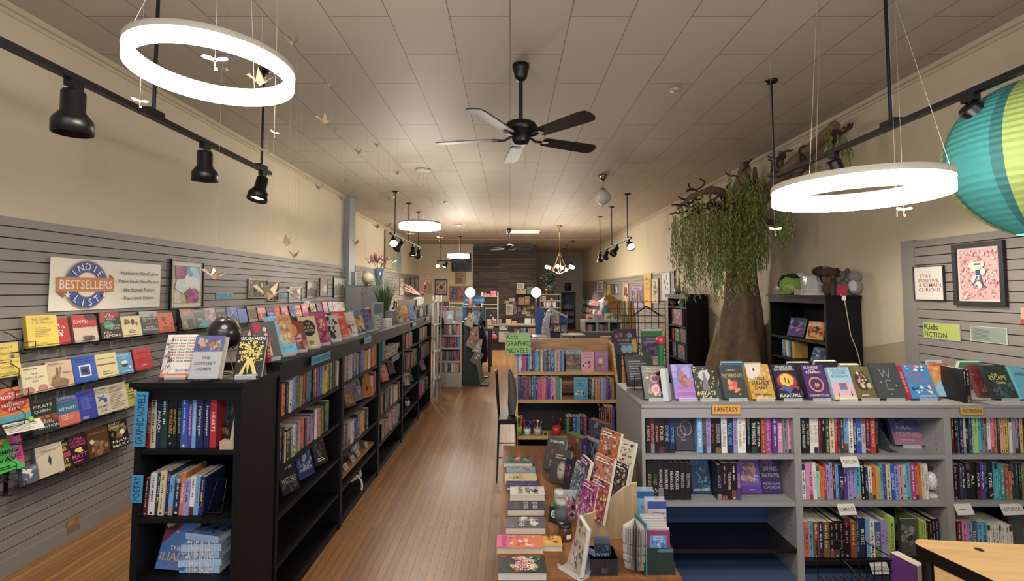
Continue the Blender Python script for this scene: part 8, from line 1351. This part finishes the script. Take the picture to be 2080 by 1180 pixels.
b.build('leaves', t)['kind'] = 'stuff'
tag(MB().lathe([(0, 0), (.05, 0), (.03, .06), (.07, .12), (.07, .14), (0, .15)], 14, BRASS).build('trophy', loc=(at(1110, 592, Y=13.6).x, 13.53, sz_[0])), 'round brass ornament in front of the bushy plant', 'ornament')
loc, rz, w, h = on_back(YG, 1147, 1160, 574, 590); sheet(loc, 0, w, h, 'white poster with bold black letters above the doorway', 'd4cfc4', [('l', .12, .1, .88, .9, 5, '2c2c2c', 2, .7)], name='poster', cat='poster')
loc, rz, w, h = on_back(YG + 1.49, 1147, 1158, 598, 612); framed(loc, 0, w, h, 'black framed picture seen through the doorway', fcol='18181a', pcol='5c605c', fw=.05, mcol='8c8c84', mw=.03)
for k, y_ in enumerate((627, 641, 656)):
    a = at(1140, y_, Y=YG + .9); b_ = at(1168, y_, Y=YG + .9); tag(MB().box((0, 0, -.03), (b_.x - a.x, .55, 0), '241c18').build('wall_shelf', loc=(a.x, YG + .9, a.z)), 'dark shelf seen through the doorway, ' + ('upper', 'middle', 'lower')[k], 'shelf'); spine_row((a.x + .05, YG + .93, a.z + .001), R(-90), ('EeSiEekS', 'MkRPmEkP', 'eiEekiSe')[k], b_.x - a.x - .1, 'doorway shelf', h=(.15, .24), seed=95 + k)
BLU = mat('1f56a0', rough=.5); q = at(1125, 690, Y=7.6); x0, x1 = at(1090, 690, Y=7.6).x, at(1153, 690, Y=7.6).x; t = thing('cardboard_display', 'blue cardboard book display with a silver rocket figure', 'display stand', (x0, 7.6, 0)); zt_ = at(1100, 626, Y=7.6).z; zt2 = at(1150, 642, Y=7.6).z; w_ = x1 - x0
MB().box((0, .28, 0), (w_ * .95, .3, zt2), BLU).box((0, .26, 0), (w_ * .28, .28, zt_)).build('back_board', t)
b = MB().use(BLU); b.box((w_ - .012, 0, 0), (w_, .3, 1.2)); b.build('side_board', t); MB().box((.1, 0, .0), (w_, .28, at(1120, 676, Y=7.6).z), mat('22283c')).build('base_box', t)
SIL = mat('a8a49c', rough=.35, metal=.6, bump=.8, scale=20); b = MB().use(SIL); P_ = [(.06, .1), (.06, .8), (.1, 1.1), (.17, 1.28), (.23, 1.3), (.2, 1.0), (.24, .8), (.22, .1)]; b.add([(x, -.02, z) for x, z in P_] + [(x, .05, z) for x, z in P_], [tuple(range(8)), tuple(range(15, 7, -1))] + [(i, i + 8, (i + 1) % 8 + 8, (i + 1) % 8) for i in range(8)]); b.build('silver_cutout', t)
MB().add([(.2, -.02, 1.3), (.5, -.02, 1.17), (.5, -.02, 1.2), (.2, -.02, 1.34), (.2, .02, 1.3), (.5, .02, 1.17), (.5, .02, 1.2), (.2, .02, 1.34)], [(0, 1, 2, 3), (7, 6, 5, 4), (3, 2, 6, 7), (0, 4, 5, 1)]).use(WH).build('header_edge', t)
for x0_, x1_, y0, y1, c, lb in ((1119, 1136, 640, 657, 'c89c54', 'gold and violet book on the upper tier of the blue display'), (1110, 1123, 661, 674, 'b86c5c', 'coral and white book, first on the lower tier of the blue display'), (1125, 1138, 659, 674, 'c8b470', 'yellow and lilac book in the middle of the lower tier'), (1139, 1152, 661, 674, '9c7c84', 'mauve book, last on the lower tier of the blue display')):
    a = at(x0_, y1, Y=7.64); b_ = at(x1_, y0, Y=7.64); book(((a.x + b_.x) / 2, 7.66, a.z), 0, b_.x - a.x, b_.z - a.z, .02, c, lb, [('l', .15, .7, .85, .92, 2, 'k'), ('n', 8, ['l', 'w', 'S'], (.12, .1, .88, .6), .2, x0_)], wt=4)
    if y0 < 650: MB().box((a.x - x0, .03, a.z - .03), (b_.x - x0, .2, a.z), mat('6c2c2c')).build('tier', t)
# marbled crates and grey cube unit
for x0_, x1_, y0, y1, Y, c, nm, lb in ((1143, 1190, 681, 760, 6.6, '5c6058', 'storage_crate', 'black and white marbled crate behind the pine cart'), (1082, 1112, 684, 760, 6.8, 'a8a8b4', 'storage_box', 'white topped blue box behind the pine cart')):
    a = at(x0_, 700, Y=Y); b_ = at(x1_, y0, Y=Y); m = MB().box((a.x, 0, 0), (b_.x, .35, b_.z), mat(c)); Face(m, (a.x, 0, b_.z - .14), (1, 0, 0), (0, 0, 1), b_.x - a.x, .13).scatter(60 if 'marbled' in lb else 6, [mat('1c1e1c'), mat('a8a890'), mat('2c302c')] if 'marbled' in lb else [mat('4c5894')], sz=.06, seed=4); tag(m.build(nm, loc=(0, Y, 0)), lb, 'crate')
CYY = 7.2; a, b_ = at(1188, 690, Y=CYY).x, at(1262, 690, Y=CYY).x; z1, z0 = at(1200, 655, Y=CYY).z, at(1200, 675, Y=CYY).z; t = thing('cube_shelf', 'grey cube shelf unit with white edges behind the wire grid', 'shelf unit', (a, CYY, 0)); w_ = b_ - a
MB().box((0, 0, 0), (w_, .4, z0), mat('5c6268')).build('base', t); MB().box((0, .38, z0), (w_, .4, z1), mat('3c3a38')).build('back_panel', t)
for k in range(4): MB().box((w_ * k / 3 - .012, 0, z0), (w_ * k / 3 + .012, .38, z1), WH).build('divider', t)
MB().box((-.012, -.01, z1), (w_ + .012, .4, z1 + .03), WH).build('top', t); MB().box((-.012, -.01, z0), (w_ + .012, .0, z0 + .02), WH).build('edge_strip', t)
spine_row((a + .03, CYY + .05, z0 + .001), R(-90), 'mxwPhkG', w_ / 3 - .06, 'the first grey cube', h=(.1, .13), d=(.1, .12), seed=98); spine_row((a + w_ / 3 + .03, CYY + .05, z0 + .001), R(-90), 'jkwPrEe', w_ / 3 - .06, 'the second grey cube', h=(.1, .13), d=(.1, .12), seed=99)
for x0_, x1_, y0, y1, c, lb, ar in ((1191, 1207, 638, 654, 'd8c8a8', 'cream picture book with a red rabbit shape on the cube unit', [('e', .5, .3, .35, .2, 'c02c24'), ('l', .2, .75, .8, .9, 2, 'r')]), (1208, 1225, 639, 654, 'a894ac', 'lilac picture book on the cube unit', [('e', .5, .3, .12, .1, '6c4c7c')]), (1228, 1245, 636, 654, 'd8c890', 'pale yellow picture book on the cube unit', [('n', 5, ['3c2c24', '5c7c4c'], (.3, .1, .8, .7), .14, 3)]), (1246, 1262, 640, 654, 'a8a49c', 'grey picture book on the cube unit', [('n', 8, ['3c5c8c', 'k'], (.2, .1, .8, .8), .14, 3)])):
    p_ = at(x0_, y1, Y=CYY + .1); r_ = at(x1_, y0, Y=CYY + .1); book(((p_.x + r_.x) / 2, CYY + .1, z1 + .03), 0, r_.x - p_.x, r_.z - z1 - .03, .015, c, lb, ar, lean=R(5), wt=4)
# wooden easel house box with toys, racks of face-out books on the rear right slatwall
def rfacing(x0, x1, py, z_rows, cols, seed, X=XR - .14):
    A = at(x0, py, X=X); B = at(x1, py, X=X); t = thing('wire_book_rack', 'black wire rack on the rear slatwall, ' + z_rows, 'book rack', (XR - .03, (A.y + B.y) / 2, A.z), group='rear slatwall racks'); L_ = abs(A.y - B.y) / 2; b = MB().use(METAL_BLK)
    for d in (.02, .07, .115): b.cyl((-d, -L_, -.006), (-d, L_, -.006), .004, n=5)
    b.cyl((-.12, -L_, .04), (-.12, L_, .04), .004, n=5); b.build('wire_tray', t)
    n = len(cols)
    for k, c in enumerate(cols): y = A.y + (B.y - A.y) * (k + .5) / n; book((X + .02, y, A.z), R(-90) + R(14), min(.14, L_ * 2 / n), .19, .02, c, 'book', [('l', .2, .5, .8, .85, 3, 'k' if darkink(c) else 'w'), ('n', 3, ['e', 'w'], (.2, .1, .8, .4), .2, k)], lean=R(16), small=True, wt=.0)
rfacing(1181, 1228, 617, 'upper row', 'wwkgEwjwPffPfwEehox', 3); rfacing(1181, 1230, 632, 'middle row', 'EwkwPRmEwEeffooc', 4); rfacing(1181, 1212, 645, 'lower row', 'ffPEwjwP', 5)
for x0_, x1_, y0, y1, c, lb, ar, fr_ in ((1214, 1226, 572, 594, 'd0ccc4', 'white typographic poster on the rear slatwall', [('l', .1, .1, .9, .9, 6, '5c5c60', 2, .6)], 'd0ccc4'), (1226, 1233, 573, 601, '8c8078', 'dark framed narrow picture beside the typographic poster', [], '3c2c28'), (1234, 1241, 577, 599, 'c89c3c', 'gold framed narrow picture on the rear slatwall', [], '6c4c20'), (1243, 1249, 577, 598, '5c6474', 'black framed narrow picture on the rear slatwall', [], '1c1c24'), (1250, 1256, 579, 598, '8c9c98', 'small grey green framed picture on the rear slatwall', [('n', 6, ['3c4c5c', 'w'], (.1, .1, .9, .9), .2, 3)], '4c5c5c'), (1267, 1278, 576, 615, 'd0b89c', 'tall cream canvas with dark red figures', [('n', 14, ['5c2c2c', '8c4c3c', '3c2c2c'], (.2, .08, .8, .92), .14, 3)], 'c8a878'), (1283, 1307, 581, 623, '8c7c94', 'violet bordered group poster on the rear slatwall', [('r', 0, .82, 1, 1, 'a888b0'), ('r', 0, 0, 1, .16, 'a888b0'), ('n', 34, ['4c3c44', '7c746c', 'a89c84', '5c5464'], (.06, .18, .94, .8), .08, 3), ('t', 'WORD', .5, .9, .5, .08, '4c2c5c')], 'a888b0'), (1324, 1340, 566, 616, 'd4c8b4', 'long cream scroll canvas with brushed figures', [('n', 16, ['4c4444', '5c6c54', '8c4c4c'], (.2, .08, .8, .92), .12, 5)], 'c09c74'), (1345, 1363, 554, 610, 'cfc8c4', 'white poster with black lettering and a small cat at the slatwall end', [('n', 14, ['2c2c2c', '3c3c3c'], (.25, .35, .75, .9), .08, 6), ('e', .5, .15, .14, .06, 'k')], 'cfc8c4')):
    rpic(x0_, x1_, y0, y1, lb, fcol=fr_, pcol=c, art=ar, fw=.012, d=.03 if 'canvas' in lb else .015)
rsign(1309, 1324, 555, 625, 'tall yellow banner SMILE AND READ on the rear slatwall', 'd8a818', [('t', 'SMILE', .5, .84, .85, .1, '4c8c3c'), ('t', 'AND', .45, .7, .7, .09, '8c6c20'), ('t', 'READ', .5, .56, .85, .1, 'c85c20'), ('l', .15, .18, .85, .22, 1, 'x')], X=XRS - .02, name='banner', cat='banner')
q = at(1250, 640, Y=7.9); t = thing('play_house', 'wooden cupboard shaped like a house behind the wire grid', 'cupboard', (at(1226, 640, Y=7.9).x, 7.9, 0)); w_ = at(1258, 640, Y=7.9).x - at(1226, 640, Y=7.9).x; OR = wood('orange_pine', '9c6428', 'b87c38', axis=2); z_ = at(1240, 614, Y=7.9).z; zr = at(1240, 602, Y=7.9).z
b = MB().use(OR); b.box((0, 0, 0), (w_, .35, z_)); b.build('body', t); b = MB().use(OR); b.add([(-.03, -.03, z_), (w_ + .03, -.03, z_), (w_ - .06, .15, zr), (.06, .15, zr), (-.03, .38, z_), (w_ + .03, .38, z_)], [(0, 1, 2, 3), (3, 2, 5, 4), (1, 5, 2), (0, 3, 4), (0, 4, 5, 1)]); b.build('roof', t); MB().box((w_ * .15, -.008, z_ - .35), (w_ * .85, 0, z_ - .02), OR).build('door', t)
q = at(1233, 634, Y=7.6); t = thing('toy_figure', 'small cloth toy in blue before the wooden house', 'toy', (q.x, 7.7, 0)); MB().cyl((0, 0, 0), (0, 0, at(1233, 652, Y=7.7).z), .008, m='W', n=6).build('stand', t); zf = at(1233, 650, Y=7.7).z; MB().ball((0, 0, zf + .14), .07, '3c84a8', 12, (1, .7, 1.4)).build('body', t); MB().ball((0, 0, zf + .28), .055, 'd8c4b0', 12).build('head', t)
for k, px in enumerate((1263, 1270, 1281, 1287)):
    q = at(px, 640, Y=7.9); z_ = at(px, 672, Y=7.9).z; t = thing('plush_garland', 'cream giraffe-like soft toy in a bag hanging by the wooden house, ' + ('first', 'second', 'third', 'fourth')[k], 'soft toy', (q.x, 7.95, 0)); MB().tube([(0, 0, z_), (.01, 0, z_ + .2), (-.01, 0, z_ + .38), (0, 0, z_ + .5)], [.05, .045, .03, .025], 8, mat(('c8b484', 'd8c494', 'c89c1c', 'c8a86c')[k], rough=.9)).build('body', t); MB().cyl((0, .02, 0), (0, .02, z_ + .55), .006, m='i', n=5).build('hanger', t)
# wire grid with activity books and a brick rose
GY2 = 4.9; gx0, gx1 = at(1241, 680, Y=GY2).x, at(1352, 680, Y=GY2).x; zt_, zb_ = at(1300, 613, Y=GY2).z, at(1300, 742, Y=GY2).z; t = thing('wire_grid_stand', 'black wire grid stand with a small roof shape and activity books', 'display stand', (gx0, GY2, 0)); w_ = gx1 - gx0
for k in range(9): x = w_ * k / 8; MB().cyl((x, 0, 0 if k in (0, 8) else zb_), (x, 0, zt_), .004, m=METAL_BLK, n=6).build('grid_wire', t)
for k in range(10): z = zb_ + (zt_ - zb_) * k / 9; MB().cyl((0, 0, z), (w_, 0, z), .004, m=METAL_BLK, n=6).build('grid_wire', t)
rz0 = at(1287, 640, Y=GY2 - .15); pk = at(1313, 622, Y=GY2 - .15); re = at(1341, 641, Y=GY2 - .15); MB().tube([(rz0.x - gx0, -.15, rz0.z), (pk.x - gx0, -.15, pk.z), (re.x - gx0, -.15, re.z)], .009, 6, METAL_BLK).build('roof_wire', t)
for x0_, x1_ in ((1248, 1300), (1303, 1352)):
    a = at(x0_, 724, Y=GY2 - .1).x - gx0; b_ = at(x1_, 724, Y=GY2 - .1).x - gx0; zz_ = at(x0_, 722, Y=GY2 - .12).z; MB().tube([(a, 0, zz_ + .12), (a, -.12, zz_ + .06), (a, -.12, zz_), (b_, -.12, zz_), (b_, -.12, zz_ + .06), (b_, 0, zz_ + .12)], .004, 6, METAL_BLK).box((a, -.12, zz_ - .004), (b_, 0, zz_)).build('basket', t)
    art = [('n', 10, ['c8407c', '4cb4a8', 'd84c60'], (.05, .62, .95, .85), .1, 3), ('t', 'POKEMON', .5, .56, .7, .1, 'd8a060'), ('e', .38, .22, .15, .16, '8cb4d8'), ('e', .62, .22, .15, .16, '8cb4d8'), ('r', .76, .1, .95, .6, 'd8b820'), ('t', 'STICKER', .5, .42, .6, .05, 'w')] if x0_ < 1300 else [('r', 0, .72, 1, .92, '3c8c3c'), ('r', 0, .92, 1, 1, 'd8e0e0'), ('t', 'THE END', .45, .6, .5, .06, 'w'), ('t', 'ADVENTURE', .5, .5, .7, .07, 'w'), ('n', 20, ['7c3c9c', '5c2c7c', 'a85cb8', '3c3c54'], (.1, .08, .9, .45), .14, 5)]
    book(((a + b_) / 2 + gx0, GY2 - .11, zz_), R(4), b_ - a - .03, at(x0_, 667, Y=GY2).z - zz_, .02, '2c2c4c' if x0_ < 1300 else '4c5864', 'large dark blue activity book with paired crystal shapes on the wire grid' if x0_ < 1300 else 'large green topped activity book with purple dragon shapes on the wire grid', art, lean=R(14), soft=True, wt=9)
q = at(1342, 705, Y=3.9); t = thing('toy_brick_rose', 'red toy brick rose with a green stem behind the medallion cover', 'ornament', (at(1342, 705, Y=3.2).x, 3.2, GT)); z1_ = at(1342, 692, Y=3.2).z - GT; b = MB().use(mat('c82838', rough=.3)); b.ball((0, 0, z1_), .03, None, 12, (1, 1, 1.15)); b.build('blossom', t); MB().cyl((0, 0, 0), (0, 0, z1_ - .03), .016, .02, m=mat('1f7a34', rough=.3), n=8).build('stem', t)

q = at(1222, 726, Y=4.62); m = MB().box((0, 0, 0), (.1, .04, at(1222, 684, Y=4.62).z - q.z), PINEL)
for k in range(3): m.box((0, -.001, .05 + .06 * k), (.1, 0, .075 + .06 * k), mat('4c5458'))
m.box((.03, .01, -q.z), (.07, .03, 0), PINEL); tag(m.build('striped_block', loc=(q.x, 4.63, q.z)), 'striped wooden post behind the upper corner of the pine cart', 'post')
link_books()
